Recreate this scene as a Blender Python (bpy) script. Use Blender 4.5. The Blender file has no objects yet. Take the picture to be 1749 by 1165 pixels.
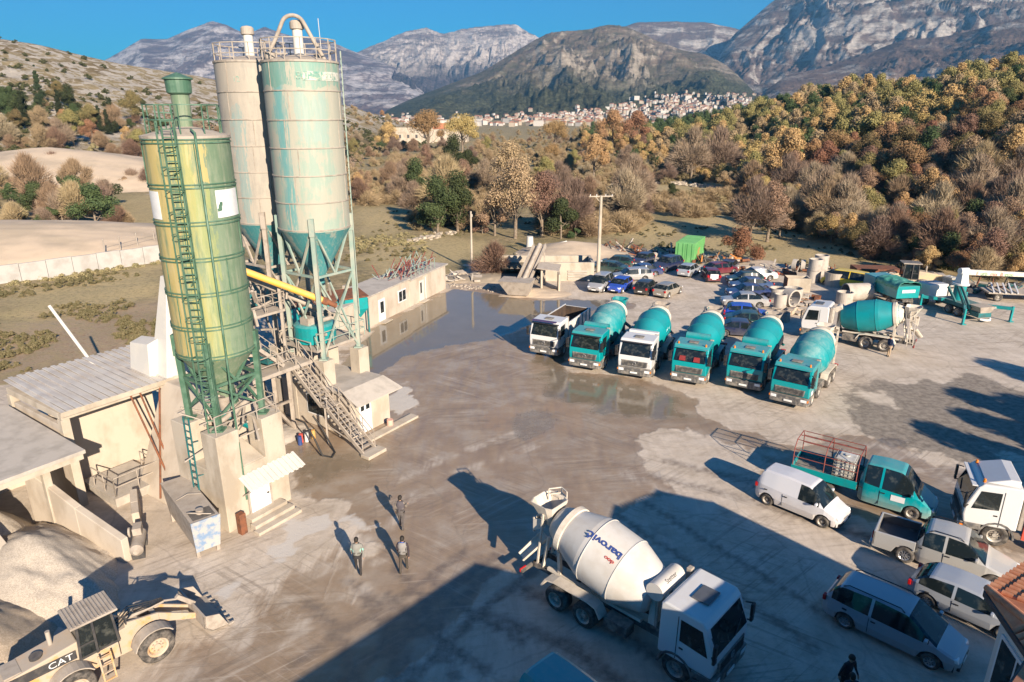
import bpy, bmesh, math, random
import numpy as np
from mathutils import Vector, Matrix
random.seed(7)
SC = bpy.context.scene
COL = SC.collection
R = math.radians
# ---------------- camera, sky, sun, exposure ----------------
H0, FPX, PITCH = 18.5, 1166.0, R(18.6)
cd = bpy.data.cameras.new('camera'); cam = bpy.data.objects.new('camera', cd); COL.objects.link(cam)
cam.location = (0, 0, H0); cam.rotation_euler = (R(90)-PITCH, 0, 0)
cd.sensor_width = 36; cd.lens = 24.0; cd.clip_end = 40000; cd.clip_start = .3
SC.camera = cam
SUN_EL, SUN_AZ = R(22.3), R(-63.0)      # azimuth of the sun measured from +X
sd = Vector((math.cos(SUN_EL)*math.cos(SUN_AZ), math.cos(SUN_EL)*math.sin(SUN_AZ), math.sin(SUN_EL)))
W = bpy.data.worlds.new('World'); SC.world = W; W.use_nodes = True
wn = W.node_tree.nodes; wl = W.node_tree.links
bg = wn['Background']; sky = wn.new('ShaderNodeTexSky'); sky.sky_type = 'NISHITA'; sky.sun_disc = False
sky.sun_elevation = SUN_EL; sky.sun_rotation = R(90)-SUN_AZ
sky.air_density = 1.25; sky.dust_density = .25; sky.ozone_density = 3.2; sky.altitude = 20
tint = wn.new('ShaderNodeMix'); tint.data_type = 'RGBA'; tint.blend_type = 'MULTIPLY'; tint.inputs[0].default_value = 1
tint.inputs[7].default_value = (.05, .66, 1.25, 1); wl.new(sky.outputs[0], tint.inputs[6]); wl.new(tint.outputs[2], bg.inputs[0]); bg.inputs[1].default_value = .050
ld = bpy.data.lights.new('sun', 'SUN'); sun = bpy.data.objects.new('sun', ld); COL.objects.link(sun)
ld.energy = 4.9; ld.angle = R(.5); ld.color = (1, .84, .66)
sun.rotation_euler = sd.to_track_quat('Z', 'Y').to_euler()
SC.view_settings.view_transform = 'Standard'; SC.view_settings.look = 'None'
SC.view_settings.exposure = 1.0; SC.view_settings.gamma = 1
SC.cycles.max_bounces = 6; SC.cycles.volume_bounces = 0
try: SC.cycles.use_denoising = True
except Exception: pass

# ---------------- helpers ----------------
def G(u, v, z=0.0):
    a = (u-874.5)/FPX; b = -(v-582.5)/FPX
    dy = math.cos(PITCH)+b*math.sin(PITCH); dz = -math.sin(PITCH)+b*math.cos(PITCH)
    t = (z-H0)/dz
    return Vector((a*t, dy*t, z))
def ray(u, v):
    a = (u-874.5)/FPX; b = -(v-582.5)/FPX
    dy = math.cos(PITCH)+b*math.sin(PITCH); dz = -math.sin(PITCH)+b*math.cos(PITCH)
    return a/dy, dz/dy
def tag(o, label=None, cat=None, group=None, kind=None):
    if label: o['label'] = label
    if cat: o['category'] = cat
    if group: o['group'] = group
    if kind: o['kind'] = kind
    return o
def thing(name, label, cat, loc=(0, 0, 0), rz=0, group=None):
    o = bpy.data.objects.new(name, None); COL.objects.link(o); o.empty_display_size = .2
    o.location = loc; o.rotation_euler = (0, 0, rz)
    return tag(o, label, cat, group)
def dup(root, loc, rz, label=None, group=None, scale=None):
    r = root.copy(); COL.objects.link(r); r.location = loc; r.rotation_euler = (0, 0, rz)
    if label: r['label'] = label
    if group: r['group'] = group
    if scale: r.scale = scale
    for ch in root.children:
        c = ch.copy(); COL.objects.link(c); c.parent = r
        for g in ch.children:
            d = g.copy(); COL.objects.link(d); d.parent = c
    return r

class MB:
    def __init__(s): s.v = []; s.f = []; s.m = []; s.M = Matrix(); s.mi = 0; s.sm = []; s.smooth = False
    def at(s, loc=(0, 0, 0), rz=0, rx=0, ry=0):
        s.M = Matrix.Translation(loc) @ Matrix.Rotation(rz, 4, 'Z') @ Matrix.Rotation(ry, 4, 'Y') @ Matrix.Rotation(rx, 4, 'X'); return s
    def add(s, vs, fs, smooth=None):
        n = len(s.v); M = s.M
        s.v += [tuple(M @ Vector(p)) for p in vs]
        s.f += [tuple(i+n for i in f) for f in fs]; s.m += [s.mi]*len(fs)
        s.sm += [s.smooth if smooth is None else smooth]*len(fs); return s
    def hexa(s, p):      # 4 bottom ccw, 4 top ccw
        return s.add(p, [(3, 2, 1, 0), (4, 5, 6, 7), (0, 1, 5, 4), (1, 2, 6, 5), (2, 3, 7, 6), (3, 0, 4, 7)], False)
    def box(s, x0, x1, y0, y1, z0, z1):
        return s.hexa([(x0, y0, z0), (x1, y0, z0), (x1, y1, z0), (x0, y1, z0), (x0, y0, z1), (x1, y0, z1), (x1, y1, z1), (x0, y1, z1)])
    def cbox(s, c, d):
        return s.box(c[0]-d[0]/2, c[0]+d[0]/2, c[1]-d[1]/2, c[1]+d[1]/2, c[2]-d[2]/2, c[2]+d[2]/2)
    def bar(s, a, b, w, h=None, up=(0, 0, 1)):
        a = Vector(a); b = Vector(b); h = h or w; d = (b-a)
        if d.length < 1e-6: return s
        d.normalize(); u = Vector(up)
        if abs(d.dot(u)) > .98: u = Vector((1, 0, 0))
        x = d.cross(u).normalized(); y = x.cross(d).normalized(); x *= w/2; y *= h/2
        return s.hexa([a-x-y, a+x-y, a+x+y, a-x+y, b-x-y, b+x-y, b+x+y, b-x+y])
    def cyl(s, a, b, r0, r1=None, n=12, caps=True):
        a = Vector(a); b = Vector(b); r1 = r0 if r1 is None else r1; d = (b-a)
        if d.length < 1e-6: return s
        d.normalize(); u = Vector((0, 0, 1)) if abs(d.z) < .9 else Vector((1, 0, 0))
        x = d.cross(u).normalized(); y = d.cross(x)
        vs = []
        for k in range(n):
            t = 2*math.pi*k/n; e = x*math.cos(t)+y*math.sin(t)
            vs += [a+e*r0, b+e*r1]
        s.add(vs, [(2*k, 2*((k+1) % n), 2*((k+1) % n)+1, 2*k+1) for k in range(n)], True)
        if caps:
            s.add([vs[2*k] for k in range(n)], [tuple(range(n-1, -1, -1))], False)
            s.add([vs[2*k+1] for k in range(n)], [tuple(range(n))], False)
        return s
    def tube(s, pts, r, n=6):
        pts = [Vector(p) for p in pts]; vs = []; prev = None
        for i, p in enumerate(pts):
            d = (pts[min(i+1, len(pts)-1)]-pts[max(i-1, 0)]).normalized()
            if prev is None:
                u = Vector((0, 0, 1)) if abs(d.z) < .9 else Vector((1, 0, 0)); x = d.cross(u).normalized()
            else:
                x = (prev-d*prev.dot(d)).normalized()
            prev = x; y = d.cross(x); rr = r[i] if isinstance(r, (list, tuple)) else r
            for k in range(n):
                t = 2*math.pi*k/n; vs.append(p+(x*math.cos(t)+y*math.sin(t))*rr)
        fs = [(i*n+k, i*n+(k+1) % n, (i+1)*n+(k+1) % n, (i+1)*n+k) for i in range(len(pts)-1) for k in range(n)]
        m = (len(pts)-1)*n
        s.add(vs, fs, True)
        s.add([vs[k] for k in range(n)], [tuple(range(n-1, -1, -1))], False); s.add([vs[m+k] for k in range(n)], [tuple(range(n))], False)
        return s
    def lathe(s, prof, n=32, smooth=True, a0=0, a1=2*math.pi):
        full = abs(a1-a0-2*math.pi) < 1e-6; k_ = n if full else n+1
        vs = [(r*math.cos(a0+(a1-a0)*k/n), r*math.sin(a0+(a1-a0)*k/n), z) for r, z in prof for k in range(k_)]
        fs = [(i*k_+k, i*k_+(k+1) % k_, (i+1)*k_+(k+1) % k_, (i+1)*k_+k) for i in range(len(prof)-1) for k in range(n)]
        return s.add(vs, fs, smooth)
    def prism(s, poly, z0, z1):
        n = len(poly)
        vs = [(x, y, z0) for x, y in poly]+[(x, y, z1) for x, y in poly]
        return s.add(vs, [tuple(range(n-1, -1, -1)), tuple(range(n, 2*n))]+[(k, (k+1) % n, n+(k+1) % n, n+k) for k in range(n)], False)
    def xprism(s, poly, y0, y1):          # polygon given in (x, z), extruded along y
        n = len(poly)
        vs = [(x, y0, z) for x, z in poly]+[(x, y1, z) for x, z in poly]
        return s.add(vs, [tuple(range(n)), tuple(range(2*n-1, n-1, -1))]+[(k, n+k, n+(k+1) % n, (k+1) % n) for k in range(n)], False)
    def slab(s, pts, th):               # polygon of 3D points thickened downwards
        n = len(pts); pts = [Vector(p) for p in pts]
        vs = [p-Vector((0, 0, th)) for p in pts]+pts
        return s.add(vs, [tuple(range(n-1, -1, -1)), tuple(range(n, 2*n))]+[(k, (k+1) % n, n+(k+1) % n, n+k) for k in range(n)], False)
    def build(s, name, mats, parent=None, bevel=0, loc=None, seg=2):
        me = bpy.data.meshes.new(name); me.from_pydata(s.v, [], s.f)
        if not isinstance(mats, (list, tuple)): mats = [mats]
        for m in mats: me.materials.append(m)
        me.polygons.foreach_set('material_index', s.m); me.polygons.foreach_set('use_smooth', s.sm); me.update()
        o = bpy.data.objects.new(name, me); COL.objects.link(o)
        if parent: o.parent = parent
        if loc: o.location = loc
        if bevel:
            b = o.modifiers.new('bevel', 'BEVEL'); b.width = bevel; b.segments = seg; b.limit_method = 'ANGLE'; b.angle_limit = R(40)
        return o
def grid_mesh(name, X, Y, Z, mats, attrs=None, smooth=True):
    ny, nx = X.shape
    co = np.stack([X, Y, Z], -1).reshape(-1, 3).astype(np.float32)
    i = np.arange(ny*nx).reshape(ny, nx)
    q = np.stack([i[:-1, :-1], i[:-1, 1:], i[1:, 1:], i[1:, :-1]], -1).reshape(-1, 4)
    me = bpy.data.meshes.new(name); me.vertices.add(len(co)); me.vertices.foreach_set('co', co.ravel())
    me.loops.add(q.size); me.loops.foreach_set('vertex_index', q.ravel().astype(np.int32))
    me.polygons.add(len(q)); me.polygons.foreach_set('loop_start', (np.arange(len(q))*4).astype(np.int32))
    me.polygons.foreach_set('use_smooth', [smooth]*len(q))
    me.update(calc_edges=True)
    if not isinstance(mats, (list, tuple)): mats = [mats]
    for m in mats: me.materials.append(m)
    for k, a in (attrs or {}).items():
        at = me.attributes.new(k, 'FLOAT_COLOR', 'POINT'); at.data.foreach_set('color', a.reshape(-1, 4).astype(np.float32).ravel())
    o = bpy.data.objects.new(name, me); COL.objects.link(o); return o

# numpy value noise
_rs = np.random.RandomState(3); _T = _rs.rand(256, 256)
def vnoise(x, y):
    xi = np.floor(x).astype(int); yi = np.floor(y).astype(int); fx = x-xi; fy = y-yi
    fx = fx*fx*fx*(fx*(fx*6-15)+10); fy = fy*fy*fy*(fy*(fy*6-15)+10)
    g = lambda a, b: _T[a & 255, b & 255]
    return (g(xi, yi)*(1-fx)+g(xi+1, yi)*fx)*(1-fy)+(g(xi, yi+1)*(1-fx)+g(xi+1, yi+1)*fx)*fy
def fbm(x, y, o=5, g=.5):
    s = 0; a = 1; t = 0
    for k in range(o):
        s = s+a*vnoise(x*2**k+17.3*k, y*2**k+5.1*k); t += a; a *= g
    return s/t
def ridged(x, y, o=6, g=.55):
    s = 0; a = 1; t = 0
    for k in range(o):
        n = 1-np.abs(2*vnoise(x*2**k+9.7*k, y*2**k+31.1*k)-1); s = s+a*n*n; t += a; a *= g
    return s/t
def sstep(a, b, x): t = np.clip((x-a)/(b-a), 0, 1); return t*t*(3-2*t)
def poly_sd(X, Y, P):
    d = np.full(X.shape, 1e9); ins = np.zeros(X.shape, bool); n = len(P)
    for k in range(n):
        ax, ay = P[k][0], P[k][1]; bx, by = P[(k+1) % n][0], P[(k+1) % n][1]
        ex, ey = bx-ax, by-ay; wx, wy = X-ax, Y-ay
        t = np.clip((wx*ex+wy*ey)/max(ex*ex+ey*ey, 1e-9), 0, 1)
        d = np.minimum(d, np.hypot(wx-ex*t, wy-ey*t))
        c = ((ay > Y) != (by > Y)) & (X < (bx-ax)*(Y-ay)/((by-ay) if by != ay else 1e-9)+ax)
        ins ^= c
    return np.where(ins, d, -d)      # positive inside

# ---------------- materials ----------------
class NT:
    def __init__(s, name):
        s.m = bpy.data.materials.new(name); s.m.use_nodes = True; s.t = s.m.node_tree; s.n = s.t.nodes; s.l = s.t.links
        s.b = s.n['Principled BSDF']
    def node(s, t, **k):
        n = s.n.new(t)
        for a, b in k.items():
            if a.startswith('i_'): n.inputs[int(a[2:]) if a[2:].isdigit() else a[2:].replace('_', ' ')].default_value = b
            else: setattr(n, a, b)
        return n
    def link(s, a, b): s.l.new(a, b)
    def coord(s, kind='Object'): return s.node('ShaderNodeTexCoord').outputs[kind]
    def pos(s): return s.node('ShaderNodeNewGeometry').outputs['Position']
    def mapping(s, src, scale=(1, 1, 1), rot=(0, 0, 0)):
        m = s.node('ShaderNodeMapping'); m.inputs['Scale'].default_value = scale; m.inputs['Rotation'].default_value = rot
        s.link(src, m.inputs[0]); return m.outputs[0]
    def noise(s, src, scale, detail=4, rough=.55, out=0):
        n = s.node('ShaderNodeTexNoise'); n.inputs['Scale'].default_value = scale; n.inputs['Detail'].default_value = detail; n.inputs['Roughness'].default_value = rough
        s.link(src, n.inputs['Vector']); return n.outputs[out]
    def ramp(s, src, stops, interp='LINEAR'):
        r = s.node('ShaderNodeValToRGB'); cr = r.color_ramp; cr.interpolation = interp
        while len(cr.elements) < len(stops): cr.elements.new(.5)
        for e, (p, c) in zip(cr.elements, stops):
            e.position = p; e.color = (c, c, c, 1) if isinstance(c, (int, float)) else tuple(c)+(1,)
        s.link(src, r.inputs[0]); return r.outputs[0]
    def mix(s, f, a, b, mode='MIX'):
        m = s.node('ShaderNodeMix', data_type='RGBA', blend_type=mode)
        for sock, v in ((m.inputs[0], f), (m.inputs[6], a), (m.inputs[7], b)):
            if hasattr(v, 'is_linked') or hasattr(v, 'links'): s.link(v, sock)
            elif isinstance(v, (int, float)): sock.default_value = v
            else: sock.default_value = tuple(v)+(1,)
        return m.outputs[2]
    def math(s, op, a, b=0, c=None):
        m = s.node('ShaderNodeMath', operation=op)
        for i, v in enumerate((a, b, c)):
            if v is None: continue
            if hasattr(v, 'links'): s.link(v, m.inputs[i])
            else: m.inputs[i].default_value = v
        return m.outputs[0]
    def sep(s, src):
        n = s.node('ShaderNodeSeparateXYZ'); s.link(src, n.inputs[0]); return n.outputs
    def bump(s, h, strength=.3, dist=.05):
        b = s.node('ShaderNodeBump'); b.inputs['Strength'].default_value = strength; b.inputs['Distance'].default_value = dist
        s.link(h, b.inputs['Height']); s.link(b.outputs[0], s.b.inputs['Normal']); return b
    def col(s, c): s.link(c, s.b.inputs['Base Color'])
    def rough(s, r):
        if hasattr(r, 'links'): s.link(r, s.b.inputs['Roughness'])
        else: s.b.inputs['Roughness'].default_value = r
def simple(name, c, rough=.6, metal=0, c2=None, scale=3, bump=0, dust=0, dustc=(.42, .36, .29), coat=0, detail=4, streak=0, c2thr=(.45, .62)):
    t = NT(name); t.rough(rough); t.b.inputs['Metallic'].default_value = metal
    if coat: t.b.inputs['Coat Weight'].default_value = coat; t.b.inputs['Coat Roughness'].default_value = .05
    co = t.coord()
    src = t.mapping(co, (1, 1, 1-streak)) if streak else co
    n = t.noise(src, scale, detail, .6)
    cc = t.mix(t.ramp(n, [(c2thr[0], 0), (c2thr[1], 1)]), c, c2 if c2 else tuple(x*.82 for x in c))
    if dust:
        g = t.node('ShaderNodeNewGeometry'); nz = t.sep(g.outputs['Normal'])[2]
        up = t.math('MULTIPLY', t.ramp(nz, [(.35, 0), (.95, 1)]), dust)
        n2 = t.noise(co, scale*2.3, 5, .65)
        up = t.math('MULTIPLY', up, t.ramp(n2, [(.3, .35), (.65, 1)]))
        cc = t.mix(up, cc, dustc)
        t.rough(t.math('ADD', t.math('MULTIPLY', up, .5), rough))
    t.col(cc)
    if bump: t.bump(t.noise(co, scale*6, 5, .6), bump, .03)
    return t.m
# ---------------- ground ----------------
YARD = [G(u, v) for u, v in [(-500, 700), (-60, 668), (150, 640), (330, 560), (520, 520), (640, 500), (775, 462), (830, 447), (1000, 432), (1110, 428), (1250, 438), (1345, 450), (1500, 466), (1620, 478), (1800, 486), (2300, 560), (3500, 1500), (2500, 3300), (-1500, 3300), (-1500, 1100)]]
WET = [G(u, v) for u, v in [(590, 610), (640, 557), (775, 490), (870, 500), (940, 515), (1010, 515), (1075, 505), (1090, 520), (985, 552), (960, 600), (985, 628), (1065, 645), (1130, 662), (1190, 703), (1265, 730), (1335, 755), (1410, 740), (1475, 752), (1560, 775), (1749, 850), (1960, 930), (1960, 1010), (1749, 955), (1600, 900), (1440, 856), (1330, 806), (1285, 775), (1160, 738), (1090, 765), (1125, 835), (1050, 868), (990, 950), (860, 1015), (760, 1090), (640, 1165), (500, 1300), (380, 1300), (440, 1140), (560, 1020), (625, 930), (560, 880), (500, 868), (490, 800), (470, 740)]]
WATER = [G(u, v) for u, v in [(570, 640), (640, 560), (775, 492), (850, 503), (895, 512), (1000, 512), (1040, 512), (1000, 540), (960, 556), (900, 560), (840, 580), (760, 590), (690, 610), (640, 640), (600, 650)]]
WATER2 = [G(u, v) for u, v in [(478, 790), (500, 745), (560, 760), (660, 770), (650, 800), (560, 830), (500, 852)]]
WATER3 = [G(u, v) for u, v in [(890, 600), (960, 600), (1000, 632), (1080, 652), (1150, 680), (1190, 715), (1110, 720), (1010, 700), (940, 680), (895, 650)]]
PUDDLE = [G(u, v) for u, v in [(862, 720), (880, 702), (920, 694), (955, 702), (958, 722), (935, 742), (900, 756), (872, 748)]]
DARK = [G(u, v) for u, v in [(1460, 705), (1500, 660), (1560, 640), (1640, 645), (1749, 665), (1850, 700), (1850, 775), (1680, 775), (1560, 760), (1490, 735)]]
BERM = [G(u, v) for u, v in [(770, 492), (790, 462), (850, 450), (900, 470), (950, 495), (950, 512), (900, 512), (860, 503)]]
CURB = [G(u, v) for u, v in [(660, 690), (690, 655), (715, 690), (680, 712)]]
PATCH2 = [G(u, v) for u, v in [(430, 960), (470, 900), (560, 868), (620, 890), (540, 930), (470, 985), (380, 1010)]]
def axis(a, b, s, out):
    c = list(np.arange(a, b, s)); st = s; x = a
    lo = []
    while x > out[0]: st *= 1.13; x -= st; lo.append(x)
    st = s; x = c[-1]; hi = []
    while x < out[1]: st *= 1.13; x += st; hi.append(x)
    return np.array(lo[::-1]+c+hi)
gx = axis(-24, 46, .26, (-2200, 2200)); gy = axis(11, 84, .26, (-120, 3200))
X, Y = np.meshgrid(gx, gy)
wob = (fbm(X*.35, Y*.35, 5)-.5)*5.0; wob2 = (fbm(X*1.2+40, Y*1.2, 4)-.5)*1.6
POND = [G(u, v) for u, v in [(842, 462), (862, 448), (905, 434), (950, 433), (975, 440), (945, 452), (940, 474), (885, 476), (850, 474)]]
yd = poly_sd(X, Y, YARD)+wob*.9; pond = sstep(-.5, .5, poly_sd(X, Y, POND)+wob2*.5)
grass = 1-sstep(-1.2, 1.4, yd)
wet = sstep(-.9, .9, poly_sd(X, Y, WET)+wob*.9+wob2)
wat = np.maximum.reduce([sstep(-.8, .8, poly_sd(X, Y, WATER)+wob2*.6), .55*sstep(-1.5, 1.5, poly_sd(X, Y, WATER2)+wob2), .62*sstep(-1.2, 1.6, poly_sd(X, Y, WATER3)+wob*.7+wob2), .5*sstep(-.6, .5, poly_sd(X, Y, PUDDLE)+wob2*.5)])
wat = np.where(poly_sd(X, Y, BERM)+wob2*.8 > 0, 0, wat); wat = np.maximum(wat, pond); grass = grass*(1-pond)
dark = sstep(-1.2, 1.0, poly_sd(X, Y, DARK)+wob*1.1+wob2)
light = np.maximum(sstep(-.6, .6, poly_sd(X, Y, CURB)+wob2), .9*sstep(-.8, .5, poly_sd(X, Y, PATCH2)+wob2*1.5+wob*.6))
brown = sstep(-2, 3, poly_sd(X, Y, [G(*p) for p in [(200, 1300), (180, 1120), (420, 985), (520, 900), (640, 900), (760, 1000), (560, 1300)]])+wob*1.4)*.75; wet = np.maximum(wet, brown)*(1-light)
clay = np.maximum(sstep(-.8, .6, poly_sd(X, Y, BERM)+wob2*.5), np.where((poly_sd(X, Y, PUDDLE) > -1.5) & (poly_sd(X, Y, PUDDLE) < .35), 1, 0)*sstep(.4, .6, fbm(X*.7, Y*.7+9, 4)))
# tyre tracks
def track(pts, w=.32, gap=1.9):
    m = np.zeros(X.shape)
    P = [G(u, v) for u, v in pts]
    for s in (-1, 1):
        for a, b in zip(P[:-1], P[1:]):
            d = (b-a).normalized(); n = Vector((-d.y, d.x, 0))*gap/2*s; a2, b2 = a+n, b+n
            ex, ey = b2.x-a2.x, b2.y-a2.y; t = np.clip(((X-a2.x)*ex+(Y-a2.y)*ey)/(ex*ex+ey*ey), 0, 1)
            m = np.maximum(m, 1-sstep(w*.5, w, np.hypot(X-a2.x-ex*t, Y-a2.y-ey*t)+(fbm(X*3, Y*3, 2)-.5)*.25))
    return m
tr = np.maximum.reduce([track([(560, 1010), (620, 1060), (660, 1165)]), track([(640, 980), (700, 1060), (730, 1165)]), track([(880, 960), (800, 1020), (700, 1110), (620, 1190)]), track([(820, 955), (740, 1020), (640, 1080), (520, 1165)]), track([(1749, 1000), (1500, 905), (1250, 830), (1130, 800)], .4), track([(1080, 870), (1220, 960), (1420, 1090)], .25), track([(700, 1000), (760, 1060), (860, 1120)]), track([(870, 1030), (1000, 1080), (1120, 1165)], .4)])
pt = np.maximum.reduce([track(q, .5, 1.9) for q in ([(1120, 790), (1200, 815), (1300, 850)], [(1150, 762), (1240, 775), (1330, 790)], [(1090, 800), (1190, 850), (1290, 900)], [(300, 1100), (430, 1010), (560, 940), (660, 870)], [(330, 1150), (480, 1060), (600, 990)], [(240, 1160), (420, 1060), (540, 1000), (640, 930)], [(640, 860), (760, 800), (900, 750)], [(1480, 770), (1600, 800), (1749, 860)])])*sstep(.42, .6, fbm(X*.9, Y*.9+3, 4))
Z = np.zeros(X.shape)+grass*(fbm(X*.12, Y*.12, 4)-.5)*.8*sstep(2, 14, -yd)
Z = Z+np.where(yd > 0, (fbm(X*.25, Y*.25, 3)-.5)*.05, 0)*(1-wat)-.04*wat
tan = np.zeros(X.shape)
for P in ([(600, 352), (700, 356), (706, 385), (690, 402), (615, 402)], [(600, 425), (760, 400), (860, 420), (700, 470), (640, 470)], [(1040, 400), (1250, 362), (1500, 380), (1560, 440), (1430, 460), (1130, 425)], [(990, 312), (1280, 312), (1300, 335), (1080, 345)], [(200, 330), (290, 335), (300, 392), (215, 390)], [(0, 500), (280, 450), (290, 500), (0, 590)]):
    tan = np.maximum(tan, sstep(-2, 2, poly_sd(X, Y, [G(*p) for p in P])+wob*.8))
dirt = sstep(-2, 3, poly_sd(X, Y, [G(*p) for p in [(-150, 600), (0, 562), (120, 530), (290, 500), (320, 520), (280, 600), (0, 665), (-150, 700)]])+wob*2)
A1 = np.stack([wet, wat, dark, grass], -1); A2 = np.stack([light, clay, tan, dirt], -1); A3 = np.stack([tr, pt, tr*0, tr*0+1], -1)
t = NT('yard_ground'); P = t.pos()
a1 = t.node('ShaderNodeAttribute', attribute_name='m1'); a2 = t.node('ShaderNodeAttribute', attribute_name='m2'); a3 = t.node('ShaderNodeAttribute', attribute_name='m3')
s1 = t.node('ShaderNodeSeparateColor'); t.link(a1.outputs['Color'], s1.inputs[0]); s2 = t.node('ShaderNodeSeparateColor'); t.link(a2.outputs['Color'], s2.inputs[0])
s3 = t.node('ShaderNodeSeparateColor'); t.link(a3.outputs['Color'], s3.inputs[0])
wetS, watS, darkS, grS = s1.outputs[0], s1.outputs[1], s1.outputs[2], a1.outputs['Alpha']
litS, claS, tanS, dirS = s2.outputs[0], s2.outputs[1], s2.outputs[2], a2.outputs['Alpha']
nA = t.noise(P, .5, 6, .62); nB = t.noise(P, 2.5, 6, .65); nC = t.noise(t.mapping(P, (1.6, .28, 1), (0, 0, R(-38))), 1.4, 6, .6); nD = t.noise(P, 18, 3, .7); nE = t.noise(P, 7, 6, .7); nF = t.noise(t.mapping(P, (.5, 1.3, 1), (0, 0, R(-60))), .8, 8, .68)
dry = t.mix(t.ramp(nA, [(.35, 0), (.65, 1)]), (.47, .395, .31), (.59, .51, .42))
dry = t.mix(t.math('MULTIPLY', t.ramp(nC, [(.45, 0), (.62, 1)]), .28), dry, (.31, .25, .19))
dry = t.mix(t.math('MULTIPLY', t.ramp(nB, [(.55, 0), (.72, 1)]), .4), dry, (.27, .23, .18))
dry = t.mix(t.math('MULTIPLY', t.ramp(nF, [(.5, 0), (.64, 1)]), .4), dry, (.30, .245, .185)); dry = t.mix(t.math('MULTIPLY', t.ramp(nE, [(.56, 0), (.72, 1)]), .35), dry, (.25, .205, .16))
def jag(m, amt=.5, n=nB):   # sharpen a mask with noise
    return t.ramp(t.math('ADD', m, t.math('MULTIPLY', t.math('SUBTRACT', n, .5), amt)), [(.36, 0), (.64, 1)])
wetc = t.mix(t.ramp(t.math('ADD', t.math('MULTIPLY', nC, .4), t.math('MULTIPLY', nA, .6)), [(.35, 0), (.65, 1)]), (.225, .155, .098), (.33, .25, .175))
wetc = t.mix(t.math('MULTIPLY', t.ramp(nA, [(.52, 0), (.66, 1)]), .6), wetc, (.34, .29, .235))
wm = jag(wetS, .9, nC)
wetc = t.mix(t.math('MULTIPLY', t.ramp(nF, [(.50, 0), (.62, 1)]), .4), wetc, (.36, .305, .245)); wetc = t.mix(t.math('MULTIPLY', t.ramp(nE, [(.5, 0), (.7, 1)]), .25), wetc, (.16, .125, .095))
c = t.mix(t.math('MULTIPLY', wm, .93), dry, wetc)
c = t.mix(t.math('MULTIPLY', t.math('MULTIPLY', s3.outputs[0], t.ramp(nB, [(.3, .3), (.6, 1)])), .8), c, (.14, .11, .09))
c = t.mix(t.math('MULTIPLY', t.math('MULTIPLY', s3.outputs[1], t.ramp(nC, [(.35, .1), (.6, 1)])), .75), c, (.52, .455, .38))
# tyre-like streaks in two directions, each in its own patches; cracks and grit
def streak(rot, sc, seed):
    q = t.mapping(P, (1, 1, 1), (0, 0, R(rot))); q2 = t.mapping(q, (.10, 2.6, 1)); nn = t.noise(q2, sc, 4, .7)
    mk = t.ramp(t.noise(t.mapping(P, (1, 1, seed)), .11+.02*seed, 3, .5), [(.5, 0), (.62, 1)])
    return nn, mk
for rot, seed, dk in ((-40, 1, (.13, .10, .075)), (35, 2, (.14, .11, .085)), (-8, 3, (.15, .12, .09))):
    nn, mk = streak(rot, 1.5, seed)
    c = t.mix(t.math('MULTIPLY', t.math('MULTIPLY', t.ramp(nn, [(.53, 0), (.60, 1)]), mk), .38), c, dk)
    c = t.mix(t.math('MULTIPLY', t.math('MULTIPLY', t.ramp(nn, [(.36, 1), (.43, 0)]), mk), .34), c, (.56, .49, .41))
vc = t.node('ShaderNodeTexVoronoi', feature='DISTANCE_TO_EDGE'); vc.inputs['Scale'].default_value = .16
wp = t.node('ShaderNodeVectorMath', operation='ADD'); nw = t.node('ShaderNodeTexNoise'); nw.inputs['Scale'].default_value = .6; t.link(P, nw.inputs['Vector']); t.link(P, wp.inputs[0]); t.link(nw.outputs['Color'], wp.inputs[1]); t.link(wp.outputs[0], vc.inputs['Vector'])
c = t.mix(t.math('MULTIPLY', t.ramp(vc.outputs['Distance'], [(.003, 1), (.009, 0)]), .2), c, (.13, .11, .09))
c = t.mix(t.math('MULTIPLY', t.ramp(nD, [(.64, 0), (.70, 1)]), .4), c, (.16, .13, .10)); c = t.mix(t.math('MULTIPLY', t.ramp(nD, [(.28, 1), (.34, 0)]), .4), c, (.58, .52, .45))
c = t.mix(t.math('MULTIPLY', jag(claS, .8), .5), c, t.mix(nB, (.24, .16, .10), (.38, .27, .18)))
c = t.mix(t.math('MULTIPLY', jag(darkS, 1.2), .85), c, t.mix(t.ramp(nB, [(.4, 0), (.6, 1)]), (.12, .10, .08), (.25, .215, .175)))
c = t.mix(jag(litS, .9), c, (.52, .48, .43))
watm = jag(watS, .35)
c = t.mix(watm, c, t.mix(nA, (.16, .13, .085), (.22, .18, .13)))
g0 = t.noise(P, .12, 5, .6); g1 = t.noise(P, .9, 6, .68); g2 = t.noise(P, 6, 4, .7); g3 = t.noise(P, 2.2, 6, .72)
gc = t.mix(t.ramp(g0, [(.4, 0), (.6, 1)]), (.25, .205, .09), (.40, .30, .165))
gc = t.mix(t.ramp(g1, [(.42, 0), (.6, 1)]), gc, (.185, .145, .07))
gc = t.mix(t.math('MULTIPLY', tanS, .85), gc, t.mix(g1, (.34, .28, .12), (.54, .40, .22)))
gc = t.mix(t.math('MULTIPLY', t.math('MULTIPLY', dirS, t.ramp(g1, [(.35, .2), (.55, 1)])), .8), gc, t.mix(t.ramp(g3, [(.4, 0), (.6, 1)]), (.27, .175, .11), (.50, .38, .27)))
gc = t.mix(t.math('MULTIPLY', t.ramp(g2, [(.5, 0), (.7, 1)]), .5), gc, (.40, .32, .17))
gc = t.mix(t.math('MULTIPLY', t.ramp(g3, [(.5, 0), (.62, 1)]), .6), gc, (.125, .11, .045)); c = t.mix(jag(grS, .6), c, gc); t.col(c)
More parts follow.
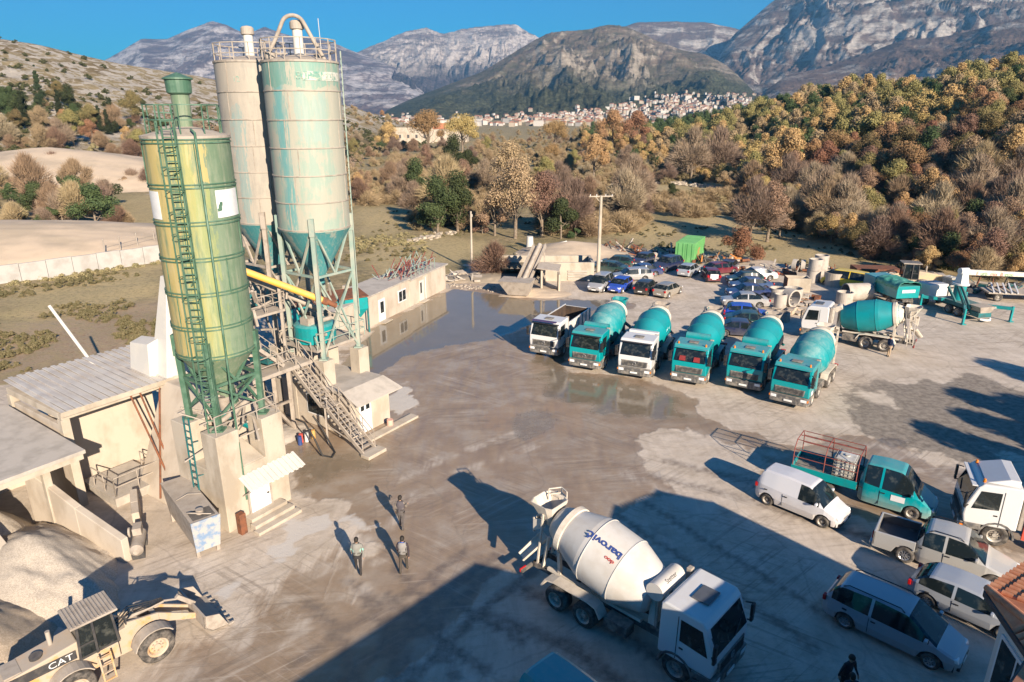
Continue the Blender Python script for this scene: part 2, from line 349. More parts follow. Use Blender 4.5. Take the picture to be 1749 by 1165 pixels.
rw = t.math('SUBTRACT', .92, t.math('MULTIPLY', wm, t.ramp(nC, [(.35, .62), (.62, .36)])))
rr = t.mix(watm, t.mix(jag(grS, .6), rw, (.95, .95, .95)), (.06, .06, .06)); t.rough(rr)
t.b.inputs['Specular IOR Level'].default_value = .5
bh = t.math('ADD', t.math('MULTIPLY', nB, .6), t.math('MULTIPLY', nD, .4))
bh = t.math('MULTIPLY', bh, t.math('SUBTRACT', 1, t.math('MULTIPLY', watm, .99)))
bh = t.math('MULTIPLY', bh, t.math('SUBTRACT', 1, t.math('MULTIPLY', wm, .8)))
bh = t.math('ADD', bh, t.math('MULTIPLY', grS, t.math('MULTIPLY', g2, 2.5)))
t.bump(bh, .6, .06)
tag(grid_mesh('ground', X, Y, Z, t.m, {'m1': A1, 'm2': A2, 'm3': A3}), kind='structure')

# ---------------- hills and mountains ----------------
class Range:
    """heightfield: control points (u, v_skyline, Yridge, Yfoot)"""
    def __init__(s, cps, p=1.4, amp=.1, ns=400., jag=.0, top=0., skew=1.0, g=.55, zf=-2., flat=0):
        s.a = []; s.z = []; s.yr = []; s.yf = []
        for u, v, yr, yf in cps:
            a, k = ray(u, v); s.a.append(a); s.z.append(H0+k*yr-top); s.yr.append(yr); s.yf.append(yf)
        aa = np.linspace(s.a[0], s.a[-1], 900); w = int(900*.011*max(1, .9/(s.a[-1]-s.a[0]))*(.35 if len(s.a) > 12 and s.yr[0] > 3000 else 1)); kr = np.hanning(2*w+3); kr /= kr.sum()
        for nm in ('z', 'yr', 'yf'):
            q = np.interp(aa, s.a, getattr(s, nm)); q = np.convolve(np.pad(q, w+1, mode='edge'), kr, 'valid'); setattr(s, nm, q)
        s.a = aa
        s.p, s.amp, s.ns, s.jag, s.skew, s.g, s.zf = p, amp, ns, jag, skew, g, zf
    def h(s, a, Y):
        zr = np.interp(a, s.a, s.z); yr = np.interp(a, s.a, s.yr); yf = np.interp(a, s.a, s.yf)
        t = (Y-yf)/(yr-yf); up = np.clip(t, 0, 1)**s.p; dn = 1-np.clip(t-1, 0, 2)*.5
        x = a*Y
        wx = x+(fbm(x/s.ns*1.3+5, Y/s.ns*1.3, 3)-.5)*s.ns*.6
        n = .62*ridged(wx/s.ns+3, Y/(s.ns*s.skew*2.2)+7, 7, s.g)+.38*ridged(wx/s.ns*2.7+11, Y/(s.ns*s.skew)*1.3+2, 6, s.g)-.48
        env = np.sin(np.clip(t, 0, 1)*math.pi)**.7+s.jag
        z = (zr-s.zf)*up*np.where(t > 1, dn, 1)+s.zf+n*s.amp*np.abs(zr-s.zf)*env*(t > 0)
        return np.where(t > -0.02, z, s.zf-.5)
    def mesh(s, name, m, na, ny, a0=None, a1=None, back=1.6):
        a0 = s.a[0] if a0 is None else a0; a1 = s.a[-1] if a1 is None else a1
        av = np.linspace(a0, a1, na); tv = np.linspace(-.02, back, ny)
        A, T = np.meshgrid(av, tv); yr = np.interp(A, s.a, s.yr); yf = np.interp(A, s.a, s.yf)
        Yy = yf+(yr-yf)*T; Zz = s.h(A, Yy)
        return tag(grid_mesh(name, A*Yy, Yy, Zz, m), kind='structure')
def mountain_mat(name, rock, scrub, dark, S, thr=(.46, .56), low=None, lowz=(60, 180), slope=(.55, .85), bs=1.0):
    t = NT(name); P = t.pos(); t.rough(.95); t.b.inputs['Specular IOR Level'].default_value = .1
    Q = t.mapping(P, (1, 1, 2.2))
    n1 = t.noise(Q, 1.0/S, 9, .66); n2 = t.noise(Q, 5.0/S, 8, .7); n3 = t.noise(Q, 22.0/S, 6, .7)
    w = t.noise(t.mapping(P, (1, 1, 5), (R(18), R(12), 0)), 3.0/S, 9, .72)
    nz = t.sep(t.node('ShaderNodeNewGeometry').outputs['Normal'])[2]
    sc = t.mix(t.ramp(n2, [(.4, 0), (.6, 1)]), scrub, dark)
    f = t.math('ADD', t.math('ADD', t.math('MULTIPLY', n1, .4), t.math('MULTIPLY', w, .6)), t.math('MULTIPLY', t.math('SUBTRACT', .72, nz), .35))
    rk = t.mix(t.ramp(n3, [(.35, 0), (.65, 1)]), rock, tuple(x*.55 for x in rock))
    c = t.mix(t.ramp(f, [(thr[0], 0), (thr[1], 1)]), sc, rk)
    if low:
        z = t.sep(P)[2]; zz = t.math('ADD', z, t.math('MULTIPLY', t.math('SUBTRACT', n1, .5), (lowz[1]-lowz[0])*2.5))
        mr = t.node('ShaderNodeMapRange'); t.link(zz, mr.inputs[0]); mr.inputs[1].default_value = lowz[0]; mr.inputs[2].default_value = lowz[1]
        lc = t.mix(t.ramp(n3, [(.42, 0), (.55, 1)]), low, tuple(x*.5 for x in low))
        c = t.mix(mr.outputs[0], lc, c)
    t.col(c)
    t.bump(t.math('ADD', t.math('MULTIPLY', w, 1.0), t.math('MULTIPLY', n3, .5)), .9*bs, S*.06)
    return t.m
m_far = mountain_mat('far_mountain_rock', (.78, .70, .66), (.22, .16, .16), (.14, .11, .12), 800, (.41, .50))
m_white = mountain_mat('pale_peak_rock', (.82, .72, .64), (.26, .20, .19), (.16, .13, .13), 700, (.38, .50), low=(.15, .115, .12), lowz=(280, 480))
m_mid = mountain_mat('scrubby_hill', (.52, .44, .35), (.23, .17, .13), (.13, .115, .075), 300, (.45, .56), low=(.10, .105, .065), lowz=(70, 200))
m_big = mountain_mat('massif_rock', (.64, .58, .52), (.20, .145, .125), (.14, .105, .10), 650, (.455, .545))
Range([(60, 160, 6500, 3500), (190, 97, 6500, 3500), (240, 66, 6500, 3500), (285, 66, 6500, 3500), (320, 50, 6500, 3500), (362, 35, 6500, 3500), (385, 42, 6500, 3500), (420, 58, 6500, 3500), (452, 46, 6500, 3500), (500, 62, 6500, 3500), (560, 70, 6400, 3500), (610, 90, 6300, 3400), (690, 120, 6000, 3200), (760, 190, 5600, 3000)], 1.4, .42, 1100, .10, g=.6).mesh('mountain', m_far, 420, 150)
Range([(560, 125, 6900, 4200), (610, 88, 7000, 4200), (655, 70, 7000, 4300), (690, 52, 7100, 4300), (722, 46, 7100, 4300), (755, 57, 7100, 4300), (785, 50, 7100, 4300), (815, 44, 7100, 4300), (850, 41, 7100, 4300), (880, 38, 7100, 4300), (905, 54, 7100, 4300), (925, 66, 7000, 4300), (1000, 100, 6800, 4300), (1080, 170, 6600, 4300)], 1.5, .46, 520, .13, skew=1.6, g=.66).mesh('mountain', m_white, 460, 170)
Range([(980, 90, 5600, 4000), (1050, 52, 5600, 4000), (1085, 38, 5600, 4000), (1140, 35, 5600, 4000), (1200, 37, 5600, 4000), (1260, 48, 5600, 4000), (1330, 70, 5600, 4000), (1420, 170, 5500, 4000)], 1.4, .3, 600, .06).mesh('mountain', m_big, 240, 100)
R5 = Range([(1180, 190, 3600, 2500), (1215, 120, 4200, 2600), (1250, 62, 4500, 2600), (1285, 32, 4600, 2700), (1320, 2, 4700, 2700), (1400, -38, 4800, 2700), (1520, -70, 4800, 2600), (1640, -60, 4700, 2500), (1760, -80, 4600, 2400), (2100, -90, 4500, 2300), (2700, -60, 4400, 2200)], 1.15, .60, 1000, .05, skew=1.1, g=.62)
R5.mesh('mountain', m_big, 560, 260)
R5b = Range([(1275, 225, 2300, 1700), (1300, 160, 2450, 1700), (1345, 128, 2600, 1700), (1420, 112, 2750, 1700), (1480, 92, 2800, 1700), (1540, 70, 2800, 1650), (1620, 62, 2700, 1600), (1700, 40, 2500, 1500), (1800, 20, 2400, 1400), (2300, 0, 2300, 1300)], 1.3, .5, 520, .10, g=.62)
R5b.mesh('mountain', m_big, 380, 150)
R3 = Range([(560, 222, 2600, 2000), (640, 205, 2800, 1900), (665, 186, 3000, 1700), (700, 170, 3100, 1650), (760, 146, 3200, 1600), (820, 124, 3300, 1550), (860, 100, 3400, 1550), (900, 76, 3500, 1500), (935, 58, 3500, 1500), (965, 52, 3500, 1500), (1000, 49, 3500, 1500), (1045, 41, 3500, 1450), (1075, 47, 3450, 1450), (1120, 68, 3300, 1450), (1160, 84, 3200, 1400), (1205, 92, 3000, 1400), (1240, 110, 2900, 1400), (1270, 138, 2700, 1400), (1300, 170, 2500, 1400), (1350, 215, 2300, 1400)], 1.5, .72, 430, .05, skew=.8, g=.62)
R3.mesh('mountain', m_mid, 460, 200)
m_rocky = mountain_mat('rocky_hillside', (.52, .45, .36), (.36, .29, .19), (.22, .185, .10), 26, (.36, .54), low=(.20, .15, .07), lowz=(3, 9), bs=.6)
t = NT('rocky_slope'); P = t.pos(); t.rough(.95); t.b.inputs['Specular IOR Level'].default_value = .1
v1 = t.node('ShaderNodeTexVoronoi'); v1.inputs['Scale'].default_value = .22; t.link(t.mapping(P, (1, 1, 1.6)), v1.inputs['Vector'])
n1 = t.noise(P, .035, 6, .65); n2 = t.noise(P, .35, 7, .7); n3 = t.noise(P, 1.2, 4, .7)
gr = t.mix(t.ramp(n2, [(.4, 0), (.6, 1)]), (.27, .215, .115), (.36, .29, .18)); gr = t.mix(t.ramp(n1, [(.48, 0), (.62, 1)]), gr, (.19, .14, .075))
rk = t.mix(n3, (.36, .32, .27), (.60, .54, .46))
rf = t.ramp(t.math('ADD', t.math('MULTIPLY', n2, .7), t.math('MULTIPLY', t.sep(v1.outputs['Color'])[0], .3)), [(.46, 0), (.56, 1)])
c = t.mix(rf, gr, rk); z = t.sep(P)[2]; mr = t.node('ShaderNodeMapRange'); t.link(t.math('ADD', z, t.math('MULTIPLY', n1, 8)), mr.inputs[0]); mr.inputs[1].default_value = 6; mr.inputs[2].default_value = 14
t.col(t.mix(mr.outputs[0], (.20, .155, .08), c)); t.bump(t.math('ADD', n2, t.math('MULTIPLY', n3, .6)), 1, 1.6); m_rocky = t.m
HL = Range([(-900, -60, 330, 150), (-400, 10, 360, 160), (0, 66, 400, 170), (60, 75, 410, 175), (130, 92, 420, 180), (200, 108, 430, 185), (330, 128, 460, 200), (450, 152, 500, 230), (600, 182, 560, 280), (680, 208, 620, 340), (760, 224, 640, 420)], 1.25, .16, 60, .06, g=.66)
HL.mesh('rocky_hill', m_rocky, 420, 200)
t = NT('woodland_floor'); P = t.pos(); t.rough(1)
t.col(t.mix(t.ramp(t.noise(P, .3, 6, .65), [(.4, 0), (.6, 1)]), (.055, .045, .022), (.12, .085, .045))); m_wood = t.m
HR = Range([(990, 216, 560, 380), (1080, 212, 540, 300), (1150, 204, 500, 240), (1220, 193, 450, 210), (1300, 172, 400, 165), (1400, 154, 340, 125), (1500, 140, 300, 110), (1600, 125, 265, 98), (1749, 98, 235, 88), (2000, 50, 220, 84), (2600, 0, 210, 80)], .95, .06, 60, .01, top=7.)
HR.mesh('wooded_hill', m_wood, 260, 120)
def hill_z(x, y):
    a = x/y; z = 0.
    for Rg in (HL, HR):
        z = max(z, float(Rg.h(np.array([a]), np.array([float(y)]))[0]) if Rg.a[0] < a < Rg.a[-1] else 0)
    return max(z, 0)
# ---------------- materials ----------------
M = {}
M['conc'] = simple('weathered_concrete', (.44, .385, .31), .9, c2=(.33, .28, .215), scale=.9, bump=.25, dust=.3, dustc=(.52, .46, .38), detail=8, streak=.5)
M['conc2'] = simple('grey_concrete', (.42, .38, .33), .9, c2=(.31, .28, .24), scale=1.2, bump=.25, dust=.4, dustc=(.5, .45, .39), detail=8)
M['plaster'] = simple('cream_plaster', (.47, .41, .335), .9, c2=(.38, .32, .25), scale=.8, bump=.1, detail=8, streak=.4)
M['white'] = simple('white_sheet', (.55, .53, .49), .5, c2=(.6, .57, .51), scale=1.2, dust=.2)
M['dusty'] = simple('dusty_steel', (.36, .315, .265), .8, c2=(.27, .23, .19), scale=2, dust=.5)
M['dark'] = simple('dark_steel', (.035, .035, .038), .6, c2=(.07, .065, .06), dust=.25)
M['black'] = simple('black_plastic', (.018, .018, .02), .45, c2=(.03, .03, .03))
M['green'] = simple('green_steel', (.055, .125, .08), .5, c2=(.10, .18, .125), scale=2)
M['mint'] = simple('pale_green_steel', (.22, .30, .26), .6, c2=(.34, .35, .29), scale=1.6, streak=.6)
M['teal'] = simple('teal_paint', (.0, .255, .265), .38, c2=(.01, .215, .225), scale=2, dust=.38, dustc=(.26, .36, .35), coat=.3)
M['tealclean'] = simple('teal_drum_paint', (.0, .235, .26), .42, c2=(.004, .205, .225), scale=1.1, dust=.16, dustc=(.14, .30, .30), coat=.1, detail=8)
M['tealdark'] = simple('dark_teal_steel', (.01, .13, .14), .5, c2=(.03, .09, .09), scale=4, dust=.3)
M['rust'] = simple('rusty_steel', (.20, .075, .035), .9, c2=(.11, .05, .03), scale=4, bump=.3)
M['red'] = simple('red_primer', (.24, .06, .045), .7, c2=(.16, .05, .04))
M['yellow'] = simple('yellow_paint', (.72, .40, .06), .55, c2=(.62, .36, .09), dust=.35)
M['glass'] = simple('dark_glass', (.010, .015, .017), .06, c2=(.075, .08, .07), scale=2.6, c2thr=(.52, .72), detail=5)  # paler blotches painted into the opaque glass suggest reflections and interiors
M['roofsheet'] = simple('corrugated_sheet', (.55, .53, .50), .55, metal=.2, c2=(.43, .40, .37), scale=.8, dust=.4, dustc=(.55, .49, .42))
M['pvc'] = simple('white_door_paint', (.66, .66, .66), .4, c2=(.62, .62, .61))
M['rubber'] = simple('dusty_rubber', (.035, .033, .03), .85, c2=(.16, .14, .12), scale=5, c2thr=(.4, .7))
M['hose'] = simple('black_hose', (.02, .02, .02), .6)
# silo skins
def silo_skin(name, base, alt, th, patch=None, ang=None):
    t = NT(name); co = t.coord(); st = t.mapping(co, (1, 1, .12)); n = t.noise(st, 1.3, 7, .7); n2 = t.noise(co, .7, 5, .6); n3 = t.noise(st, 6, 4, .7)
    m = t.ramp(t.math('ADD', t.math('MULTIPLY', n, .55), t.math('MULTIPLY', n2, .45)), [(th, 0), (th+.05, 1)])
    c = t.mix(m, base, alt)
    if patch:
        x, y, z = t.sep(co)
        a = t.math('ARCTAN2', y, x)
        w = t.math('ADD', a, t.math('MULTIPLY', t.math('SUBTRACT', n3, .5), .9)); z = t.math('ADD', z, t.math('MULTIPLY', t.math('SUBTRACT', n, .5), 1.6))
        for (a0, a1, z0, z1, pc) in patch:
            k = t.math('MULTIPLY', t.math('MULTIPLY', t.math('GREATER_THAN', w, a0), t.math('LESS_THAN', w, a1)), t.math('MULTIPLY', t.math('GREATER_THAN', z, z0), t.math('LESS_THAN', z, z1)))
            k = t.math('MULTIPLY', k, t.ramp(t.noise(st, 3, 6, .7), [(.38, .12), (.52, 1)]))
            c = t.mix(k, c, pc)
    c = t.mix(t.math('MULTIPLY', t.ramp(n3, [(.5, 0), (.8, 1)]), .35), c, (.50, .43, .34))
    t.col(c); t.rough(.62); t.bump(t.noise(co, 9, 4, .6), .12, .03); return t.m
A = math.radians
M['silo_green'] = silo_skin('green_silo_paint', (.125, .185, .115), (.16, .215, .14), .5, [(A(-152), A(-92), 3.4, 12.7, (.37, .30, .12)), (A(-88), A(-66), 3.4, 12.7, (.27, .27, .10)), (A(-66), A(-44), 10.9, 12.5, (.36, .30, .12)), (A(-66), A(-46), 3.4, 10.7, (.24, .27, .11)), (A(-180), A(-153), 3.4, 12.7, (.12, .20, .13))])
M['silo_mint'] = silo_skin('mint_silo_paint', (.33, .325, .265), (.25, .32, .265), .50, [(A(-120), A(-101), -20, 30, (.12, .28, .275)), (A(-175), A(-92), 19.7-4.4, 30, (.13, .26, .22)), (A(-84), A(-5), 19.7-4.4, 30, (.16, .29, .24)), (A(-86), A(-40), 12.6, 15.1, (.25, .33, .29))])
M['silo_beige'] = silo_skin('beige_silo_paint', (.335, .30, .25), (.29, .265, .225), .5, [(A(-112), A(-94), -10, 14.3, (.22, .28, .26))])
M['cone_teal'] = silo_skin('teal_cone_paint', (.05, .21, .22), (.24, .29, .25), .53)

ROT = R(56); O = Vector((-13.05, 27.1, 0)); E1 = Vector((math.cos(ROT), math.sin(ROT), 0)); E2 = Vector((-math.sin(ROT), math.cos(ROT), 0))
def L(p, q, z=0): v = O+E1*p+E2*q; return Vector((v.x, v.y, z))
BOLD = 0.0
def text_mesh(s, size=1.0, extr=0):
    cu = bpy.data.curves.new('t', 'FONT'); cu.body = s; cu.size = size; cu.align_x = 'CENTER'; cu.align_y = 'CENTER'; cu.extrude = extr; cu.offset = BOLD
    ob = bpy.data.objects.new('t', cu); COL.objects.link(ob); dg = bpy.context.evaluated_depsgraph_get()
    me = bpy.data.meshes.new_from_object(ob.evaluated_get(dg)); vs = [tuple(v.co) for v in me.vertices]; fs = [tuple(p.vertices) for p in me.polygons]
    bpy.data.objects.remove(ob); bpy.data.meshes.remove(me); return vs, fs
def text_on(name, s, size, f, m, parent, sx=1.0):
    vs, fs = text_mesh(s, size); b = MB(); b.add([f(x*sx, y) for x, y, _ in vs], fs, False); return b.build(name, m, parent)
def railing(b, pts, h=1.05, r=.022, closed=False, step=1.2, mid=2):
    pts = [Vector(p) for p in pts]; seg = list(zip(pts, pts[1:]+pts[:1])) if closed else list(zip(pts, pts[1:]))
    for a, c in seg:
        for k in range(1, mid+1):
            o = Vector((0, 0, h*k/mid)); b.bar(a+o, c+o, r*2)
        n = max(1, round((c-a).length/step))
        for i in range(n+(1 if (a, c) == seg[-1] and not closed else 0)): p = a.lerp(c, i/n); b.bar(p, p+Vector((0, 0, h)), r*2)
def ladder(b, a, c, w, side, step=.3, r=.022):
    a = Vector(a); c = Vector(c); s = Vector(side).normalized()*w/2; b.bar(a-s, c-s, r*2.2); b.bar(a+s, c+s, r*2.2)
    n = int((c-a).length/step)
    for i in range(1, n): p = a.lerp(c, i/n); b.bar(p-s, p+s, r*1.6)
def ring(b, R0, z, w=.09, h=.09, n=40):
    b.lathe([(R0, z), (R0+w, z), (R0+w, z+h), (R0, z+h), (R0, z)], n, False)

# ---------------- green silo on its concrete base ----------------
CB = L(1.75, 1.75)
base = thing('silo_base', 'pale concrete block base with corner piers under the green silo', 'silo base', CB, ROT)
b = MB(); b.box(-1.72, 1.72, -1.72, 1.72, 0, 2.9)
b.hexa([(-.55, -1.7, 2.9), (.55, -1.7, 2.9), (.55, .4, 2.9), (-.55, .4, 2.9), (-.55, -1.7, 2.95), (.55, -1.7, 2.95), (.55, .4, 3.7), (-.55, .4, 3.7)])
b.build('block', M['conc'], base, .03)
for sx in (-1, 1):
    for sy in (-1, 1):
        b = MB(); b.box(min(sx*.62, sx*1.76), max(sx*.62, sx*1.76), min(sy*.62, sy*1.76), max(sy*.62, sy*1.76), 0, 4.85); b.build('pier', M['conc'], base, .03)
t_ = thing('entrance_canopy', 'small ribbed white sheet canopy sloping over the door of the green silo base', 'canopy', L(2.35, -.02), ROT)
b = MB(); n = 22
for i in range(n):
    x0 = -1.55+3.1*i/n; x1 = -1.55+3.1*(i+1)/n; z = .05 if i % 2 else 0
    b.hexa([(x0, -.85, 2.0+z), (x1, -.85, 2.0+z), (x1, .0, 2.46+z), (x0, .0, 2.46+z), (x0, -.85, 2.03+z), (x1, -.85, 2.03+z), (x1, .0, 2.5+z), (x0, .0, 2.5+z)])
b.build('sheet', M['white'], t_)
b = MB()
for x in (-1.45, 1.45): b = MB(); b.bar((x, -.75, 1.98), (x, 0, 1.5), .05); b.bar((x, -.8, 1.98), (x, 0, 2.4), .05); b.build('bracket', M['dusty'], t_)
t_ = thing('door', 'plain white door under the ribbed canopy of the green silo base', 'door', L(1.75, -.05), ROT)
b = MB(); b.box(-.55, .55, -.05, 0, .45, 1.9); b.build('door_leaf', M['pvc'], t_, .01)
b = MB(); b.box(-.64, -.55, -.07, 0, .42, 2.05); b.box(.55, .64, -.07, 0, .42, 2.05); b.box(-.64, .64, -.07, 0, 1.9, 1.97); b.build('door_frame', M['dusty'], t_)
b = MB(); b.box(.36, .46, -.12, -.06, 1.1, 1.16); b.build('handle', M['dark'], t_)
t_ = thing('door_steps', 'three worn concrete steps in front of the white door', 'steps', L(1.9, -.02), ROT)
b = MB()
for k in range(3): b.box(-1.3+.12*k, 1.15-.1*k, -1.35+.4*k, 0 if k == 2 else -.95+.4*k, 0, .15*(k+1))
b.build('step_block', M['conc'], t_, .02)
t_ = tag(MB().box(-.16, .16, -.16, .16, 0, 1.05).build('junction_box', M['rust'], None, .02), 'narrow rusty brown box standing beside the concrete door steps', 'box'); t_.location = L(.35, -.5); t_.rotation_euler.z = ROT

def silo(name, label, cx, cy, Rr, z0, zt, rings, cone_z, leg_z, legs, skin, cone_m, leg_m, ring_m, roof_m, double=False, lever=None):
    t = thing(name, label, 'silo', (cx, cy, leg_z)); o = leg_z
    b = MB(); b.smooth = True; b.lathe([(Rr, z0-o), (Rr, zt-o)], 48); b.build('shell', skin, t)
    b = MB()
    for z in rings:
        if double: ring(b, Rr, z-o-.07, .05, .045, 48); ring(b, Rr, z-o+.07, .05, .045, 48)
        else: ring(b, Rr, z-o-.03, .045, .06, 48)
    rr = random.Random(int(cx*10))
    zs = sorted(list(rings)+[z0, zt])
    for a_, c_ in zip(zs, zs[1:]):
        off = rr.random()*2
        for k in range(4):
            an = off+k*math.pi/2; x, y = (Rr+.012)*math.cos(an), (Rr+.012)*math.sin(an); b.bar((x, y, a_-o), (x, y, c_-o), .035)
    b.build('hoop', ring_m, t)
    b = MB(); b.lathe([(.28, cone_z-o-.35), (.28, cone_z-o), (Rr, z0-o)], 40); b.build('cone', cone_m, t)
    b = MB(); b.lathe([(0, zt-o+.42), (Rr*.35, zt-o+.30), (Rr+.05, zt-o+.02), (Rr+.05, zt-o-.08), (Rr-.02, zt-o-.08)], 40, False); b.build('roof', roof_m, t)
    LP = [Vector((Rr*.97*math.cos(a), Rr*.97*math.sin(a), 0)) for a in legs]
    for p in LP:
        b = MB(); q = Vector((p.x*1.03, p.y*1.03, z0-o+.7)); b.bar(p*1.0, q, .24, .24); b.cbox((p.x, p.y, .04), (.5, .5, .08)); b.bar(q-Vector((0, 0, .9)), q+Vector((0, 0, .1)), .34, .30); b.build('leg', leg_m, t)
    b = MB(); H = z0-o
    lv = [0.15*H, H*.62, H] if lever is None else lever
    for i in range(4):
        p, q = LP[i], LP[(i+1) % 4]
        for k, z in enumerate(lv[1:-1]+[]): b.bar(p+Vector((0, 0, z)), q+Vector((0, 0, z)), .13)
        b.bar(p+Vector((0, 0, lv[0])), q+Vector((0, 0, lv[1])), .10); b.bar(q+Vector((0, 0, lv[0])), p+Vector((0, 0, lv[1])), .10)
        m_ = (p+q)/2; b.bar(m_+Vector((0, 0, lv[-2])), p+Vector((0, 0, H+.3)), .11); b.bar(m_+Vector((0, 0, lv[-2])), q+Vector((0, 0, H+.3)), .11)
    b.build('brace', leg_m, t)
    return t
lg = [ROT+R(45+90*k) for k in range(4)]
gs = silo('green_silo', 'green and yellow streaked cement silo with a caged ladder and white panels', CB.x, CB.y, 1.68, 8.2, 17.55, [8.25, 9.6, 11.1, 12.6, 14.1, 15.6, 17.35], 6.2, 4.85, lg, M['silo_green'], M['silo_green'], M['green'], M['green'], M['dusty'], True)
zb = 17.55-4.85
b = MB(); b.lathe([(.33, zb+.3), (.36, zb+1.75)], 20); b.build('vent_stack', M['silo_green'], gs)
b = MB(); b.lathe([(.40, zb+1.6), (.48, zb+1.66), (.50, zb+2.15), (.58, zb+2.17), (.58, zb+2.22), (.0, zb+2.45)], 24, False); b.build('vent_cap', M['green'], gs)
b = MB(); rp = [(1.45*math.cos(a), 1.45*math.sin(a), zb+.05) for a in [R(360*k/10) for k in range(10)]]; railing(b, rp[:], 1.15, .02, True, 2); b.build('top_railing', M['green'], gs)
# placards
def curved(b, Rr, a0, a1, z0, z1, n=10):
    vs = []
    for k in range(n+1):
        a = a0+(a1-a0)*k/n
        for rr_ in (Rr, Rr+.02):
            for z in (z0, z1): vs.append((rr_*math.cos(a), rr_*math.sin(a), z))
    fs = []
    for k in range(n):
        i = 4*k; j = i+4; fs += [(i+2, j+2, j+3, i+3), (i, i+1, j+1, j), (i+1, i+3, j+3, j+1), (i, j, j+2, i+2)]
    fs += [(0, 2, 3, 1), (4*n, 4*n+1, 4*n+3, 4*n+2)]
    b.add(vs, fs, False)
b = MB(); curved(b, 1.69, R(-38), R(8), 14.3-4.85, 15.42-4.85); b.build('placard', M['pvc'], gs)
b = MB(); curved(b, 1.69, R(-144), R(-117), 14.3-4.85, 15.42-4.85); b.build('placard', M['pvc'], gs)
b = MB(); random.seed(2)
for k in range(7): a = R(-36+random.random()*5); z = 9.75+random.random()*.3; b.at((1.715*math.cos(a), 1.715*math.sin(a), z), a).cbox((0, 0, 0), (.02, .12, .12))
b.M = Matrix(); b.build('painted_mark', M['green'], gs)
# caged ladder
an = R(-84); rv = Vector((math.cos(an), math.sin(an), 0)); tv_ = Vector((-math.sin(an), math.cos(an), 0))
b = MB(); ladder(b, rv*1.9+Vector((0, 0, -.6)), rv*1.9+Vector((0, 0, zb+1.2)), .46, tv_, .3, .026)
for k in range(8): z = .8+1.5*k; b.bar(rv*1.66+Vector((0, 0, z)), rv*1.9+Vector((0, 0, z)), .05)
b.build('ladder', M['green'], gs)
b = MB(); cc = rv*2.13
for k in range(14):
    z = 1.9+.88*k; pts = [cc+rv*.36*math.cos(s)+tv_*.36*math.sin(s)+Vector((0, 0, z)) for s in [R(-140+280*i/12) for i in range(13)]]
    b.tube(pts, .02, 4)
for s in (-100, -50, 0, 50, 100):
    p = cc+rv*.36*math.cos(R(s))+tv_*.36*math.sin(R(s)); b.bar(p+Vector((0, 0, 1.9)), p+Vector((0, 0, 1.9+.88*13)), .025)
b.build('ladder_cage', M['green'], gs)
an2 = R(-55); rv2 = Vector((math.cos(an2), math.sin(an2), 0))
b = MB(); b.tube([rv2*1.2+Vector((0, 0, zb+.25)), rv2*1.85+Vector((0, 0, zb+.15)), rv2*1.85+Vector((0, 0, 5)), rv2*1.8+Vector((0, 0, 1.0)), rv2*1.9+Vector((0, 0, -3.6))], .05, 8)
for k in range(7): b.bar(rv2*1.66+Vector((0, 0, 1.5+1.7*k)), rv2*1.88+Vector((0, 0, 1.5+1.7*k)), .04)
b.build('fill_pipe', M['green'], gs)
# lower tall ladder on the block
t_ = thing('ladder', 'tall straight green ladder leaning on the concrete silo base', 'ladder', L(-.28, 1.75), ROT)
b = MB(); ladder(b, (0, 0, 0), (.05, 0, 5.5), .42, (0, 1, 0), .33, .024); b.build('rails_and_rungs', M['tealdark'], t_)
b = MB()
for z in (.9, 2.6, 4.3):
    for s_ in (-1, 1): MB().bar((0, s_*.21, z), (.3, s_*.3, z), .03).build('bracket', M['tealdark'], t_)
# tangle of pipes and chutes under the cone
t_ = thing('dosing_unit', 'tangle of dusty pipes and valves between the legs of the green silo', 'machinery', L(1.75, 1.75, 2.95), ROT)
b = MB(); b.cyl((0, 0, 2.9), (0, 0, 2.2), .3, .22, 16); b.cyl((0, 0, 2.2), (.9, 1.6, 1.2), .16, .16, 12); b.cyl((-.7, -.2, 1.7), (1.5, .2, 2.2), .13, .13, 12); b.build('screw_tube', M['dusty'], t_)
random.seed(11); b = MB()
for k in range(26):
    p = Vector((random.uniform(-1.3, 1.3), random.uniform(-1.3, 1.3), random.uniform(1.0, 2.9))); q = p+Vector((random.uniform(-1.4, 1.4), random.uniform(-1.4, 1.4), random.uniform(-1.1, 1.1))); b.bar(p, q, random.choice([.05, .07, .1]))
b.build('pipework', M['dusty'], t_)
MB().box(-.3, .3, .1, .7, 1.6, 2.1).build('motor', M['teal'], t_, .02); MB().cyl((.8, -.6, 1.2), (.8, -.1, 1.2), .18, .18, 12).build('motor', M['teal'], t_, .02)
b = MB(); railing(b, [(-1.6, -1.6, 1.9), (1.6, -1.6, 1.9), (1.6, 1.6, 1.9)], .9, .02, False, 1.2); b.build('railing', M['dusty'], t_)

